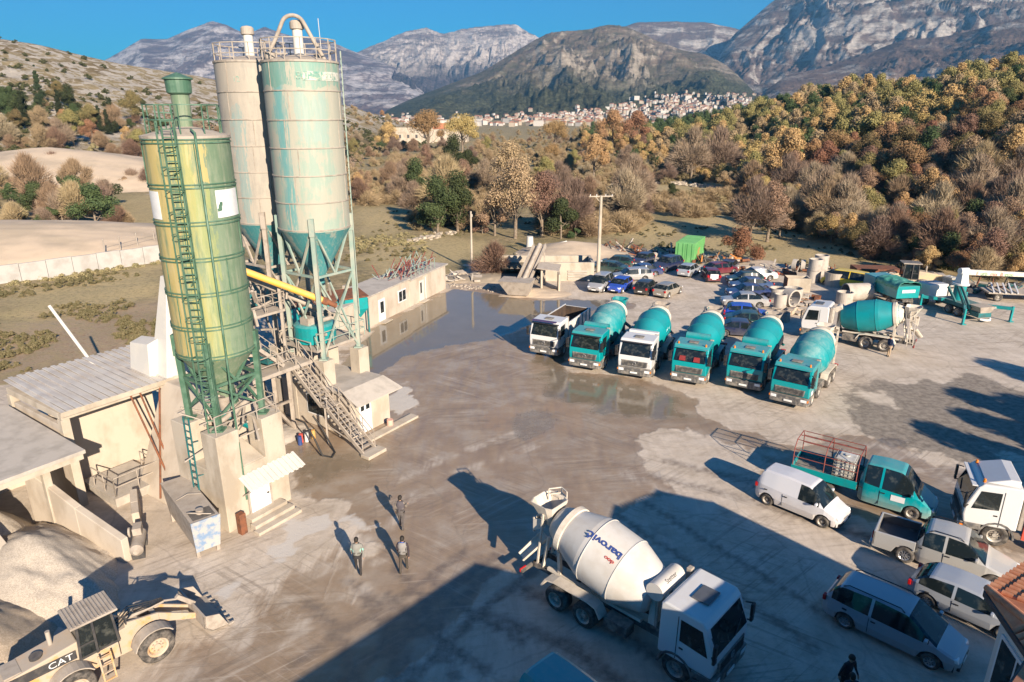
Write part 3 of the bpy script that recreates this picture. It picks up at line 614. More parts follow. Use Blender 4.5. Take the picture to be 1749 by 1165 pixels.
# ---------------- two tall silos ----------------
C2 = L(11.8, 6.25); C3 = Vector((-15.3, 43.1, 0))
rg = [12.1, 13.62, 15.1, 16.58, 18.05, 19.55]
s2 = silo('tall_silo', 'tall pale mint silo with a teal cone and an arched pipe over its roof', C2.x, C2.y, 2.05, 12.0, 21.05, rg, 9.0, 4.4, lg, M['silo_mint'], M['cone_teal'], M['mint'], M['dusty'], M['dusty'], False, [.1, 5.0, 7.6])
s3 = silo('tall_silo', 'tall beige silo with a teal cone standing behind the mint one', C3.x, C3.y, 2.05, 12.0, 21.2, rg, 9.0, 4.4, lg, M['silo_beige'], M['cone_teal'], M['dusty'], M['dusty'], M['dusty'], False, [.1, 5.0, 7.6])
for s_, mt in ((s2, M['dusty']), (s3, M['dusty'])):
    zt = 21.05-4.4
    b = MB(); railing(b, [(2.0*math.cos(R(24*k)), 2.0*math.sin(R(24*k)), zt) for k in range(15)], 1.1, .025, True, 2); b.build('top_railing', mt, s_)
    b = MB(); b.lathe([(.27, zt+.3), (.27, zt+1.75)], 18); b.build('vent_stack', M['white'], s_)
    b = MB(); b.lathe([(.27, zt+1.62), (.37, zt+1.66), (.37, zt+1.98), (.28, zt+2.08), (0, zt+2.14)], 18, False); b.build('vent_cap', M['dusty'], s_)
zt = 21.05-4.4
b = MB(); pts = [(-1.75, -.5, zt)]+[(-1.05+.1*0, -.4, zt+1.2)]+[(.0+.62*math.cos(R(a))-.1, -.35, zt+1.75+.55*math.sin(R(a))) for a in range(160, 10, -15)]+[(.9, -.3, zt+1.1), (1.45, -.3, zt+.1)]
b.tube(pts, .105, 10); b.build('arched_pipe', M['dusty'], s2)
b = MB(); b.tube([(1.0, .9, zt), (.95, .9, zt+2.3)], .018, 5); b.build('antenna', M['white'], s2)
b = MB(); b.cyl((-1.3, -.9, zt+.1), (-1.3, -.9, zt+.4), .28, .28, 14); b.cyl((.9, .5, zt+.1), (.9, .5, zt+.42), .25, .25, 14); b.build('hatch', M['dusty'], s2)
M['faint'] = simple('faded_lettering', (.46, .46, .42), .8, c2=(.15, .28, .23), scale=5, c2thr=(.5, .6)); M['faintg'] = simple('faded_green_lettering', (.12, .30, .24), .8, c2=(.48, .42, .35), scale=5, c2thr=(.45, .6))
def wrap(Rr, a0, z): return lambda x, y: ((Rr+.012)*math.cos(a0+x/Rr), (Rr+.012)*math.sin(a0+x/Rr), z+y)
b = MB(); curved(b, 2.052, R(-72), R(-4), 20.05-4.4, 20.5-4.4); b.build('white_band', simple('worn_white_band', (.46, .46, .41), .8, c2=(.17, .29, .24), scale=3, c2thr=(.48, .58)), s2)
text_on('lettering', 'EUROMIX', .5, wrap(2.075, R(-52), 20.27-4.4), M['faintg'], s2, 1.0)
text_on('lettering', 'BETON', .5, wrap(2.075, R(-17), 20.27-4.4), simple('pale_lettering', (.55, .55, .5), .8), s2)
text_on('lettering', '12', .42, wrap(2.05, R(-96), 20.2-4.4), M['faintg'], s3)
b = MB(); ladder(b, (2.12, .5, 2.2), (2.14, .5, zt+.6), .4, (-.3, 1, 0), .35, .02); b.build('ladder', M['mint'], s2)
# concrete pillars of the tall silos
for ci, C in enumerate((C2, C3)):
    for k, a in enumerate(lg):
        p = C+Vector((math.cos(a), math.sin(a), 0))*1.99
        nm = [['east', 'north', 'west', 'south'][(k+3) % 4] for _ in (0,)][0]
        lab = ['square concrete pillar beside the stairs carrying the front leg of the mint silo', 'square concrete pillar standing out of the shed roof by its corner', 'square concrete pillar at the back of the mint silo', 'square concrete pillar on the mixer side of the mint silo'][[3, 1, 2, 0][0]] if False else None
        o_ = MB().box(-.42, .42, -.42, .42, 0, 4.4).build('concrete_pillar', M['conc'], None, .03); o_.location = p; o_.rotation_euler.z = ROT
        q_ = (p-O); pp, qq = q_.dot(E1), q_.dot(E2)
        side = ('stair' if pp < C.x*0+(C-O).dot(E1) else 'yard end')+('front' if qq < (C-O).dot(E2) else 'back')
        who = 'mint' if ci == 0 else 'beige'
        lb = {'stairfront': 'square concrete pillar beside the upper stairs under the %s silo', 'stairback': 'square concrete pillar hidden behind the mixer platform under the %s silo', 'yard endfront': 'square concrete pillar rising out of the shed roof under the %s silo', 'yard endback': 'square concrete pillar at the far back leg of the %s silo'}[side] % who
        tag(o_, lb, 'pillar', 'concrete pillars under the tall silos')

# ---------------- shed with control room ----------------
t_ = thing('control_shed', 'low cream shed with a sloping eave, side window and white door', 'shed', L(10, 2.4), ROT)
b = MB(); b.box(0, 3.15, 0, 6.2, 0, 2.55); b.build('wall', M['plaster'], t_, .02)
b = MB(); b.slab([(-.15, .55, 2.86), (3.3, .55, 2.86), (3.3, 6.3, 2.72), (-.15, 6.3, 2.72)], .16); b.slab([(-.15, -.75, 2.28), (3.6, -.75, 2.28), (3.3, .55, 2.88), (-.15, .55, 2.88)], .07); b.build('roof', M['conc2'], t_)
d_ = MB().box(.6, 1.55, -.05, 0, .05, 2.0).build('door', M['pvc'], t_, .01)
b = MB(); b.box(.7, .95, -.07, -.04, 1.5, 1.8); b.box(1.12, 1.4, -.07, -.04, 1.5, 1.8); b.build('door_pane', M['glass'], d_)
w_ = MB().box(-.05, 0, 2.0, 3.9, .75, 2.15).build('window', M['pvc'], t_, .01)
b = MB(); b.box(-.07, -.04, 2.1, 3.8, .85, 2.05); b.build('pane', M['glass'], w_)
b = MB(); b.box(-.4, 4.4, -1.25, -.6, 0, .14); b.build('plinth', M['conc'], t_, .02)
t_ = tag(MB().cyl((0, 0, 0), (0, 0, .5), .2, .2, 12).build('bucket', simple('dirty_pink_plastic', (.6, .36, .28), .6), None), 'small dirty pinkish bucket standing by the shed door', 'bucket'); t_.location = L(12.4, 1.7)

# ---------------- stairs and platforms ----------------
def flight(b, p0, q0, z0, q1, z1, w=.95):
    n = max(3, round((z1-z0)/.2)); S = [L(p0, q0, z0), L(p0, q1, z1)]; e = E1*w
    for k in (0, 1): b.bar(S[0]+e*k+Vector((0, 0, -.05)), S[1]+e*k+Vector((0, 0, -.05)), .07, .22)
    for i in range(n):
        f = (i+.5)/n; c = S[0].lerp(S[1], f); a = c-E2*.12; d = c+E2*.12
        b.hexa([a+Vector((0, 0, -.03)), a+e+Vector((0, 0, -.03)), d+e+Vector((0, 0, -.03)), d+Vector((0, 0, -.03)), a, a+e, d+e, d])
st = thing('steel_staircase', 'long dusty steel staircase climbing from the yard to the mixer platform', 'staircase', (0, 0, 0))
b = MB(); flight(b, 8.75, .2, 0.1, 3.0, 2.25); b.build('flight', M['dusty'], st)
b = MB(); flight(b, 8.75, 3.5, 2.3, 6.2, 4.5); b.build('flight', M['dusty'], st)
b = MB(); b.slab([L(8.7, 2.95, 2.3), L(9.8, 2.95, 2.3), L(9.8, 3.55, 2.3), L(8.7, 3.55, 2.3)], .06); b.build('landing', M['dusty'], st)
b = MB()
for pz in (8.75, 9.7): railing(b, [L(pz, .3, .2), L(pz, 3.0, 2.3), L(pz, 3.5, 2.35), L(pz, 6.2, 4.55)], .95, .02, False, 1.1)
b.build('handrail', M['dusty'], st)
b = MB(); b.hexa([L(8.55, -.35), L(9.95, -.35), L(9.95, .3), L(8.55, .3), L(8.55, -.35, .2), L(9.95, -.35, .2), L(9.95, .3, .2), L(8.55, .3, .2)]); b.build('footing', M['conc'], st, .02)
b = MB(); b.bar(L(8.75, 3.2, 0), L(8.75, 3.2, 2.3), .09); b.bar(L(9.7, 3.2, 0), L(9.7, 3.2, 2.3), .09); b.bar(L(8.75, 3.2, 1.2), L(8.75, .9, .6), .05); b.build('prop', M['dusty'], st)

pf = thing('mixer_platform', 'dusty concrete mixer platform on columns between the green and mint silos', 'platform', (0, 0, 0))
b = MB(); b.slab([L(3.9, 5.2, 4.5), L(9.8, 5.2, 4.5), L(9.8, 7.8, 4.5), L(3.9, 7.8, 4.5)], .22); b.slab([L(5.2, 6.4, 7.6), L(9.2, 6.4, 7.6), L(9.2, 9.6, 7.6), L(5.2, 9.6, 7.6)], .14); b.build('deck', M['dusty'], pf)
for (pp, qq, z) in ((8.8, 6.2, 4.3), (6.2, 5.5, 4.3), (4.1, 5.4, 4.3), (8.8, 7.7, 4.3), (5.6, 7.6, 4.3)):
    b = MB(); b.bar(L(pp, qq, 0), L(pp, qq, z), .24); b.build('column', M['dusty'], pf)
for a__, b__, w__ in ((L(8.8, 6.2, .1), L(6.2, 5.6, 3.6), .16), (L(6.2, 5.5, 2.4), L(8.8, 6.2, 2.0), .14), (L(4.1, 5.4, .5), L(6.2, 5.5, 4.2), .12), (L(4.1, 5.4, 2.6), L(6.2, 5.5, 2.4), .12)): MB().bar(a__, b__, w__).build('brace', M['dusty'], pf)
for (pp, qq) in ((5.4, 6.5), (9.0, 6.5), (9.0, 9.4), (5.4, 9.4)):
    b = MB(); b.bar(L(pp, qq, 4.5), L(pp, qq, 9.6), .16); b.build('column', M['dusty'], pf)
b = MB(); railing(b, [L(3.9, 5.2, 4.5), L(8.6, 5.2, 4.5)], 1.05, .022); railing(b, [L(9.8, 5.2, 4.5), L(9.8, 7.8, 4.5)], 1.05, .022); railing(b, [L(5.2, 6.4, 7.6), L(9.2, 6.4, 7.6), L(9.2, 9.6, 7.6)], 1.05, .022); b.build('railing', M['dusty'], pf)
b = MB(); 
def flightp(b, q0, p0, z0, p1, z1, w=.8):
    n = max(3, round((z1-z0)/.2)); S = [L(p0, q0, z0), L(p1, q0, z1)]; e = E2*w; d = (E1 if p1 > p0 else -E1)*.12
    for k in (0, 1): b.bar(S[0]+e*k, S[1]+e*k, .07, .2)
    for i in range(n): c = S[0].lerp(S[1], (i+.5)/n); b.hexa([c-d+Vector((0, 0, -.03)), c-d+e+Vector((0, 0, -.03)), c+d+e+Vector((0, 0, -.03)), c+d+Vector((0, 0, -.03)), c-d, c-d+e, c+d+e, c+d])
flightp(b, 5.5, 8.0, 4.6, 4.9, 7.6); b.build('upper_flight', M['dusty'], pf)
b = MB(); railing(b, [L(8.0, 5.5, 4.6), L(4.9, 5.5, 7.6)], .9, .02, False, 1); b.build('upper_handrail', M['dusty'], pf)
mx = thing('concrete_mixer_unit', 'teal concrete mixer drum with motors under the mint silo', 'mixer', (0, 0, 0))
b = MB(); c_ = L(11.2, 6.4, 5.2); b.at(c_, ROT); b.lathe([(1.25, 0), (1.25, 1.0), (1.1, 1.12), (0, 1.15)], 28, False); b.build('pan', M['teal'], mx)
b = MB(); b.at(c_, ROT); b.cyl((.2, .2, 1.1), (.2, .2, 1.7), .25, .25, 14); b.box(-.9, -.3, -.5, .2, 1.1, 1.55); b.cyl((-.2, -.7, 1.3), (.7, -.7, 1.3), .14, .14, 12); b.build('motor', M['dusty'], mx)
b = MB(); b.slab([L(9.9, 4.8, 5.1), L(13.6, 4.8, 5.1), L(13.6, 8.2, 5.1), L(9.9, 8.2, 5.1)], .15); b.build('deck', M['dusty'], mx)
b = MB(); railing(b, [L(9.9, 4.75, 5.1), L(13.7, 4.75, 5.1), L(13.7, 8.2, 5.1)], 1.0, .022); b.build('railing', M['mint'], mx)
random.seed(5); b = MB()
for k in range(60):
    p = L(random.uniform(4.2, 13), random.uniform(5.3, 9.5), random.uniform(4.6, 8.6)); q = p+Vector((random.uniform(-1.3, 1.3), random.uniform(-1, 1), random.uniform(-1.0, 1.0))); b.bar(p, q, random.choice([.04, .06, .1, .14]))
b.build('pipework', M['dusty'], mx)
for k in range(9):
    c_ = L(random.uniform(4.6, 9), random.uniform(6, 9), random.choice([4.6, 4.7, 7.7])); MB().at(c_, random.random()*3).cbox((0, 0, .35), (random.uniform(.4, 1.1), random.uniform(.3, .8), random.uniform(.4, .8))).build('cabinet', M['tealdark'], mx, .02)
b = MB(); b.at(L(5.9, 6.0, 7.65)).cbox((0, 0, .2), (.4, .4, .4)); b.M = Matrix(); b.build('gearbox', M['yellow'], mx, .03)
t_ = thing('screw_conveyor', 'long yellow screw conveyor tube slanting down between green and mint silos', 'conveyor', (0, 0, 0))
a_ = Vector((-16.6, 36.6, 11.0)); c_ = Vector((-11.15, 38.75, 8.0))
b = MB(); b.cyl(a_, c_, .2, .2, 16); b.build('tube', M['yellow'], t_)
d = (c_-a_).normalized(); b = MB(); b.cyl(c_, c_+d*.35, .23, .23, 16); b.cyl(c_+d*.35, c_+d*.9, .17, .17, 14); b.build('end_motor', M['rust'], t_)
b = MB(); b.cyl(a_+Vector((.1, .9, -.5)), c_+Vector((-.6, 1.2, -.9)), .17, .17, 14); b.build('grey_feed_tube', M['dusty'], t_)
# hoist fin and inclined walls
t_ = thing('hoist_tower', 'tall tapering white clad hoist tower leaning behind the green silo', 'hoist tower', L(3.5, 8.2), ROT)
b = MB(); b.hexa([(-1.2, -.3, 4.2), (1.5, -.3, 4.2), (1.5, 1.4, 4.2), (-1.2, 1.4, 4.2), (-.15, -.2, 10.4), (.35, -.2, 10.4), (.35, .35, 10.4), (-.15, .35, 10.4)]); b.build('cladding', M['white'], t_, .02)
b = MB(); b.hexa([(-1.5, .6, 4.6), (-.6, .6, 4.6), (-.6, 2.6, 4.6), (-1.5, 2.6, 4.6), (-1.3, .6, 6.9), (-.6, .6, 7.1), (-.6, 2.4, 6.9), (-1.3, 2.4, 6.7)]); b.build('side_box', M['white'], t_, .02)
b = MB(); b.bar((.6, -.4, 4.5), (.2, -.25, 9.8), .1); b.bar((1.6, -.2, 4.0), (.45, -.1, 10.0), .12); b.build('rail', M['dark'], t_)
t_ = thing('sloping_wall', 'bright cream battered concrete wall sloping back beside the silo base', 'wall', L(0, 5.6), ROT)
b = MB(); b.hexa([(-.3, -2.05, 0), (3.6, -2.05, 0), (3.6, 1.7, 0), (-.3, 1.7, 0), (2.3, -2.05, 5.0), (3.5, -2.05, 5.0), (3.5, 2.5, 5.0), (2.3, 2.5, 5.0)]); b.build('wall_face', M['plaster'], t_, .03)
# shed roof left
t_ = thing('open_shed', 'open concrete shed with a ribbed grey sheet roof over the conveyor pit', 'shed', L(-2.6, 8.2), ROT)
b = MB(); n = 34
for i in range(n):
    x0 = -.1+6.9*i/n; x1 = -.1+6.9*(i+1)/n; z = .07 if i % 2 else 0
    b.hexa([(x0, -.35, 5.02+z), (x1, -.35, 5.02+z), (x1, 5.9, 5.32+z), (x0, 5.9, 5.32+z), (x0, -.35, 5.06+z), (x1, -.35, 5.06+z), (x1, 5.9, 5.36+z), (x0, 5.9, 5.36+z)])
b.build('roof', M['roofsheet'], t_)
b = MB(); b.box(-.15, 6.8, -.2, .12, 4.66, 4.98); b.box(-.15, .15, .12, 5.7, 4.66, 4.98); b.box(-.2, 6.9, -.4, -.34, 4.86, 5.12); b.build('beam', M['conc'], t_, .02)
for (x, y) in ((0, 0), (0, 5.5), (6.4, .2)):
    b = MB(); b.box(x-.2, x+.2, y-.2, y+.2, 0, 4.66); b.build('column', M['conc'], t_, .02)
b = MB(); b.box(.3, 5.4, 2.2, 2.5, 0, 4.6); b.build('back_wall', M['plaster'], t_, .02)
b = MB(); b.box(-.12, .1, .25, 5.2, 0, 4.3); b.build('side_wall', M['plaster'], t_, .02)
b = MB(); railing(b, [(.9, -1.6, .5), (3.2, -1.6, .5), (3.2, .2, .5)], 1.0, .022); railing(b, [(.9, -1.6, .5), (.9, .5, .5)], 1.0, .022); b.build('railing', M['dusty'], t_)
b = MB(); b.box(.8, 3.4, -1.7, 1.6, .0, .45); b.build('pit_floor', M['conc2'], t_)
for i, (p0, p1) in enumerate((((3.1, -.25, 4.8), (3.0, -3.2, .3)), ((3.6, -.2, 4.8), (3.35, -3.0, .4)), ((4.7, -.1, 4.8), (2.3, -3.0, .2)))):
    o_ = MB().at(L(-2.6, 8.2), ROT).cyl(p0, p1, .05, .05, 8).build('prop_pole', M['rust'], None)
    tag(o_, ['thin rusty pole leaning from shed beam to pit, outer one', 'thin rusty pole beside the outer one under the shed beam', 'thin rusty pole crossing the other two in front of the wall'][i], 'pole', 'poles leaning against the shed beam')
# low flat roof
t_ = thing('flat_roof_bay', 'flat pale concrete roof slab on posts over the gravel bay', 'roofed bay', L(-3.0, 5.5), ROT)
b = MB(); b.slab([(-8, 0, 4.0), (0, 0, 4.0), (0, 8, 4.25), (-8, 8, 4.25)], .18); b.build('roof', M['conc2'], t_, .02)
b = MB(); b.box(-8, -.1, .1, .32, 3.55, 3.8); b.build('beam', M['conc'], t_)
for x in (-1.4, -6.5):
    b = MB(); b.box(x-.16, x+.16, .9, 1.2, 0, 3.8); b.build('column', M['conc'], t_, .02)
b = MB(); b.box(-8, 0, 7.2, 7.5, 0, 3.8); b.build('back_wall', M['plaster'], t_)
# bay walls
def wedge(name, label, a, b_, za, zb_, th=.32, zm=None):
    a = Vector(a); b_ = Vector(b_); d = (b_-a).normalized(); n = Vector((-d.y, d.x, 0))*th/2; mid = a.lerp(b_, .45)
    zm = zm or (za+zb_)/2; z = lambda v, k: Vector((v.x, v.y, k)); mb = MB()
    for (s, e, z0, z1) in ((a, mid, za, zm), (mid, b_, zm, zb_)):
        mb.hexa([z(s-n, 0), z(e-n, 0), z(e+n, 0), z(s+n, 0), z(s-n, z0), z(e-n, z1), z(e+n, z1), z(s+n, z0)])
    return tag(mb.build(name, M['plaster'], None, .03), label, 'wall', 'sloping walls between the gravel bays')
wedge('bay_wall', 'long sloping concrete bay wall beside the grey gravel heap', (-16.6, 25.0, 0), (-22.4, 27.9, 0), 1.15, 3.1, zm=1.9)
wedge('bay_wall', 'sloping concrete bay wall at the picture edge between two gravel heaps', G(48, 1006), G(48, 1006)+E2*6, .9, 3.0, zm=1.9)
wedge('bay_wall', 'low concrete pit wall beside the blue hopper box', L(-2.3, 3.6), L(-1.3, 5.6), 1.0, 1.1)
def heap(name, label, c, rx, ry, h, m, seed=0, rz=0, n=70, p=1.25, cat='gravel heap', amp=.5):
    xs = np.linspace(-1, 1, n); Xh, Yh = np.meshgrid(xs, xs); r = np.hypot(Xh, Yh)
    wob = (fbm(Xh*1.6+seed*3.3, Yh*1.6+seed, 4)-.5)*amp; z = h*np.clip(1-np.maximum(r+wob*.8, 0)**p, 0, 1)*(1+wob*.6)+(fbm(Xh*9+seed, Yh*9, 3)-.5)*.05*h*(r < .95)-.05
    ca, sa = math.cos(rz), math.sin(rz); xx, yy = Xh*rx, Yh*ry
    return tag(grid_mesh(name, c[0]+xx*ca-yy*sa, c[1]+xx*sa+yy*ca, z, m), label, cat, kind='stuff')
def gravel(name, c1, c2, sc):
    t = NT(name); P = t.pos(); v = t.node('ShaderNodeTexVoronoi'); v.inputs['Scale'].default_value = sc; t.link(P, v.inputs['Vector'])
    t.col(t.mix(t.ramp(t.sep(v.outputs['Color'])[0], [(.1, 0), (.9, 1)]), c1, c2)); t.rough(.95); t.bump(v.outputs['Distance'], .6, .025); return t.m
M['gravel'] = gravel('grey_gravel', (.36, .31, .25), (.50, .44, .36), 30); M['gravel2'] = gravel('brown_gravel', (.33, .26, .185), (.44, .36, .27), 30)
M['sand'] = simple('quarry_sand', (.47, .375, .275), .95, c2=(.37, .30, .22), scale=.15, bump=.1, detail=8)
heap('gravel', 'pale grey gravel heap in the bay behind the wheel loader', (-20.2, 24.4), 5.4, 2.7, 2.0, M['gravel'], 1, R(150), p=1.15, amp=.9)
heap('gravel', 'brown gravel heap at the picture edge beside the wheel loader', (-19.9, 19.6), 4.2, 3.0, 1.7, M['gravel2'], 4, R(140), p=1.4)
heap('gravel', 'grey gravel heap under the flat roofed bay', (-23.5, 26.3), 3.5, 1.9, 1.9, M['gravel'], 7, R(150), p=1.3)
# blue hopper box
d133 = R(131); t_ = thing('hopper_box', 'long dusty steel box with a worn blue front standing beside the silo base', 'hopper', (-13.62, 24.98, 0), d133)
b = MB(); b.hexa([(.25, -1.05, .35), (4.2, -1.05, .35), (4.2, -.1, .35), (.25, -.1, .35), (0, -1.18, 1.9), (4.5, -1.18, 1.9), (4.5, .02, 1.9), (0, .02, 1.9)]); b.build('body', M['dusty'], t_, .02)
b = MB(); b.hexa([(.2, -1.08, .3), (.24, -1.08, .3), (.24, -.07, .3), (.2, -.07, .3), (-.06, -1.2, 1.92), (-.02, -1.2, 1.92), (-.02, .04, 1.92), (-.06, .04, 1.92)]); b.build('front_panel', simple('worn_blue_paint', (.17, .26, .40), .7, c2=(.38, .385, .38), scale=2.5, c2thr=(.42, .56)), t_)
b = MB(); b.box(.15, .95, -1.05, -.12, 1.9, 1.915); b.build('opening', M['dark'], t_)
b = MB(); b.cyl((.6, -.55, 1.9), (.6, -.55, 2.1), .16, .16, 12); b.tube([(.2, -.9, 1.93), (.5, -.2, 2.1), (.9, -.1, 1.95)], .03, 5); b.tube([(2.2, -1.1, 1.93), (2.4, -.6, 2.02), (2.3, -.05, 1.93)], .02, 5); b.build('fitting', M['dusty'], t_)
for x, y in ((.35, -1), (.35, -.15), (4.0, -1), (4.0, -.15)):
    b = MB(); b.box(x-.07, x+.07, y-.07, y+.07, 0, .4); b.build('leg', M['dusty'], t_)
# compressor tank
t_ = thing('air_tank', 'dusty horizontal air tank with motor standing by the low pit wall', 'air tank', G(240, 942), R(112))
b = MB(); b.cyl((-.75, 0, .55), (.65, 0, .55), .27, .27, 18); b.add([], []); b.cyl((-.9, 0, .55), (-.75, 0, .55), .12, .27, 18); b.cyl((.65, 0, .55), (.8, 0, .55), .27, .12, 18); b.build('tank', M['dusty'], t_)
b = MB(); b.box(.0, .6, -.18, .18, .82, 1.15); b.cyl((.1, .25, 1.0), (.1, .33, 1.0), .22, .22, 14); b.build('motor', M['dusty'], t_, .02)
for x in (-.6, .4): MB().box(x, x+.1, -.25, .25, 0, .35).build('foot', M['dark'], t_)
# hose loop, clutter by the stairs
t_ = tag(MB().tube([L(6.9, 3.5, 2.2), L(7.0, 2.9, 2.1), L(7.1, 2.3, 1.2), L(7.2, 1.9, .25), L(7.6, 1.6, .06), L(8.1, 1.9, .06), L(8.3, 2.5, .4), L(8.2, 3.0, 1.3), L(8.0, 3.4, 2.0)], .05, 8).build('hose', M['hose'], None), 'thick black hose hanging in a loop under the stairs', 'hose')
random.seed(9)
t_ = thing('chemical_barrels', 'small cluster of plastic canisters under the control room window', 'canisters', L(8.1, 4.4), ROT)
for k, cl in enumerate([(.03, .06, .2), (.5, .08, .06), (.6, .6, .58), (.04, .04, .05), (.5, .3, .1)]):
    b = MB(); b.cyl((.25*k-.4, .2*(k % 2), 0), (.25*k-.4, .2*(k % 2), .55), .13, .12, 12); b.build('canister', simple('canister_paint', cl, .5), t_)
t_ = tag(heap('rubble', None, L(7.2, 6.4), 2.6, 1.3, .45, M['conc2'], 3, ROT, 50, amp=1.2), 'broken concrete rubble heaped at the foot of the platform columns', 'rubble')

# ---------------- white roadside building ----------------
WA = math.atan2(13.3, 5.1); t_ = thing('site_building', 'long low cream site building with white door and window beside the flooded yard', 'building', (-12.4, 59.8, 0), WA)
b = MB(); b.box(-6.5, 6.2, 0, 3.3, 0, 2.8); b.box(6.2, 14.2, -.05, 3.3, 0, 2.62); b.build('wall', M['plaster'], t_, .02)
b = MB(); b.slab([(-6.7, -.12, 2.92), (6.3, -.12, 2.92), (6.3, 3.5, 2.92), (-6.7, 3.5, 2.92)], .13); b.slab([(6.3, -.2, 2.76), (14.6, -.2, 2.76), (14.6, 3.5, 2.76), (6.3, 3.5, 2.76)], .14); b.build('roof', M['conc2'], t_, .01)
d_ = MB().box(.45, 1.55, -.06, 0, .08, 2.15).build('door', M['pvc'], t_, .01); MB().box(.72, 1.28, -.08, -.05, .85, 1.9).build('door_pane', M['glass'], d_)
w_ = MB().box(4.0, 5.5, -.06, 0, .95, 2.15).build('window', M['pvc'], t_, .01); b = MB(); b.box(4.12, 4.68, -.08, -.05, 1.07, 2.03); b.box(4.82, 5.38, -.08, -.05, 1.07, 2.03); b.build('pane', M['glass'], w_)
d_ = MB().box(8.2, 9.1, -.11, -.05, .1, 2.2).build('door', M['white'], t_, .01); MB().box(8.3, 8.6, -.13, -.10, .9, 2.0).build('door_pane', M['glass'], d_)
b = MB(); b.box(.3, 1.7, -.7, -.06, 0, .1); b.box(8.0, 9.3, -.6, -.06, 0, .12); b.build('door_step', M['conc'], t_)
b = MB(); b.cyl((9.4, -.12, 0), (9.4, -.12, 2.4), .04, .04, 8); b.build('downpipe', M['pvc'], t_)
b = MB(); b.box(-.6, -.1, 2.6, 3.0, 2.92, 3.5); b.build('chimney', M['plaster'], t_)
random.seed(21); t_ = thing('scrap_rack', 'heap of red and pale green scrap railings stacked on the site building roof', 'scrap railings', (-12.4, 59.8, 2.76), WA)
for nm, m_, cnt in (('red_frame', M['red'], 55), ('green_frame', M['mint'], 38)):
    b = MB()
    for k in range(cnt):
        p = Vector((random.uniform(4.5, 12.5), random.uniform(.2, 2.8), .1+random.random()*.5)); a = random.choice([0, 0, R(90), R(20), R(65)]); l = random.uniform(.8, 3); q = p+Vector((math.cos(a)*l*.7, math.sin(a)*l*.3, random.uniform(-.2, 1.3))); b.bar(p, q, .06)
    b.build(nm, m_, t_)
b = MB()
for k in range(7): x = 7+k*.85; b.bar((x, .15, 0), (x, .15, 1.1), .05)
b.bar((7, .15, 1.1), (12.1, .15, 1.1), .05); b.bar((7, .15, .55), (12.1, .15, .55), .05); b.build('rail_frame', M['mint'], t_)
b = MB(); b.at((6.2, 2.2, .5), .3, .5).cbox((0, 0, 0), (.9, .1, .9)); b.M = Matrix(); b.build('drum_plate', M['mint'], t_)

# teal aggregate bins
BA = math.atan2(3.5, 5.2); t_ = thing('aggregate_bins', 'row of teal aggregate hoppers with rusty covers behind the mint silo', 'hoppers', (-18.2, 53.6, 0), BA)
for k in range(3):
    b = MB(); x = k*2.3; b.hexa([(x+.7, .6, 1.1), (x+1.5, .6, 1.1), (x+1.5, 1.6, 1.1), (x+.7, 1.6, 1.1), (x+.03, 0, 2.2), (x+2.2, 0, 2.2), (x+2.2, 2.3, 2.2), (x+.03, 2.3, 2.2)]); b.box(x+.03, x+2.2, 0, 2.3, 2.2, 3.2)
    b.build('hopper', M['teal'], t_, .02)
    b = MB(); b.bar((x+.1, -.03, 1.7), (x+.1, -.03, 3.2), .08); b.bar((x+1.1, -.04, 1.7), (x+1.1, -.04, 3.2), .08); b.build('rib', M['tealdark'], t_)
b = MB(); b.slab([(-.1, -.1, 3.35), (6.9, -.1, 3.35), (6.9, 2.4, 3.6), (-.1, 2.4, 3.6)], .08); b.build('cover', M['rust'], t_)
for x in (.1, 2.3, 4.6, 6.8):
    for y in (.1, 2.2): MB().bar((x, y, 0), (x, y, 3.1), .14).build('post', M['tealdark'], t_)
b = MB(); b.hexa([(0, .7, .7), (6.5, .7, .7), (6.5, 1.4, .7), (0, 1.4, .7), (0, .6, .9), (6.5, .6, .9), (6.5, 1.5, .9), (0, 1.5, .9)]); b.build('belt', M['dark'], t_)
t_ = thing('belt_conveyor', 'dusty inclined belt conveyor from the teal hoppers up to the mixer', 'conveyor', (0, 0, 0))
b = MB(); b.bar((-16.5, 53, 1.0), (-13.2, 42.5, 6.3), 1.0, .25); b.build('belt', M['dusty'], t_); b = MB()
for s in (-.5, .5): railing(b, [(-16.5+s, 53, 1.1), (-13.2+s, 42.5, 6.4)], .5, .02, False, 1)
b.build('side_rail', M['dusty'], t_)

# ---------------- office building with tiled roof (casts the big shadow) ----------------
EV = [(-1.15, 3.2), (5.65, 10.7), (8.35, 9.7), (12.05, 12.7), (12.5, 14.95), (14.9, 16.4), (17.4, 15.3), (25.1, 6.2), (25, -9), (-6, -9)]
t_ = thing('tiled_house', 'pale grey house with an orange tiled roof at the right picture edge', 'house', (0, 0, 0))
cx, cy = 12.0, 2.0
ins = []
nE = len(EV)
for k in range(nE):
    a, b0, c0 = Vector(EV[k-1]), Vector(EV[k]), Vector(EV[(k+1) % nE]); d1 = (b0-a).normalized(); d2 = (c0-b0).normalized(); n1 = Vector((d1.y, -d1.x)); n2 = Vector((d2.y, -d2.x)); bis = (n1+n2).normalized(); ins.append(b0+bis*(.42/max(.4, bis.dot(n1))))
b = MB(); b.prism([tuple(p) for p in ins], 0, 6.35); b.build('wall', M['plaster2'] if 'plaster2' in M else M['white'], t_)
b = MB(); b.prism(EV[::1], 6.35, 6.43); b.build('soffit', M['pvc'], t_)
tl = NT('clay_tiles'); co = tl.coord(); 
tl.col(tl.mix(tl.ramp(tl.noise(co, 3, 3, .6), [(.35, 0), (.65, 1)]), (.46, .17, .08), (.62, .30, .16))); tl.rough(.75); M['tile'] = tl.m
b = MB(); b.slab([(p[0], p[1], 6.55) for p in EV], .1)
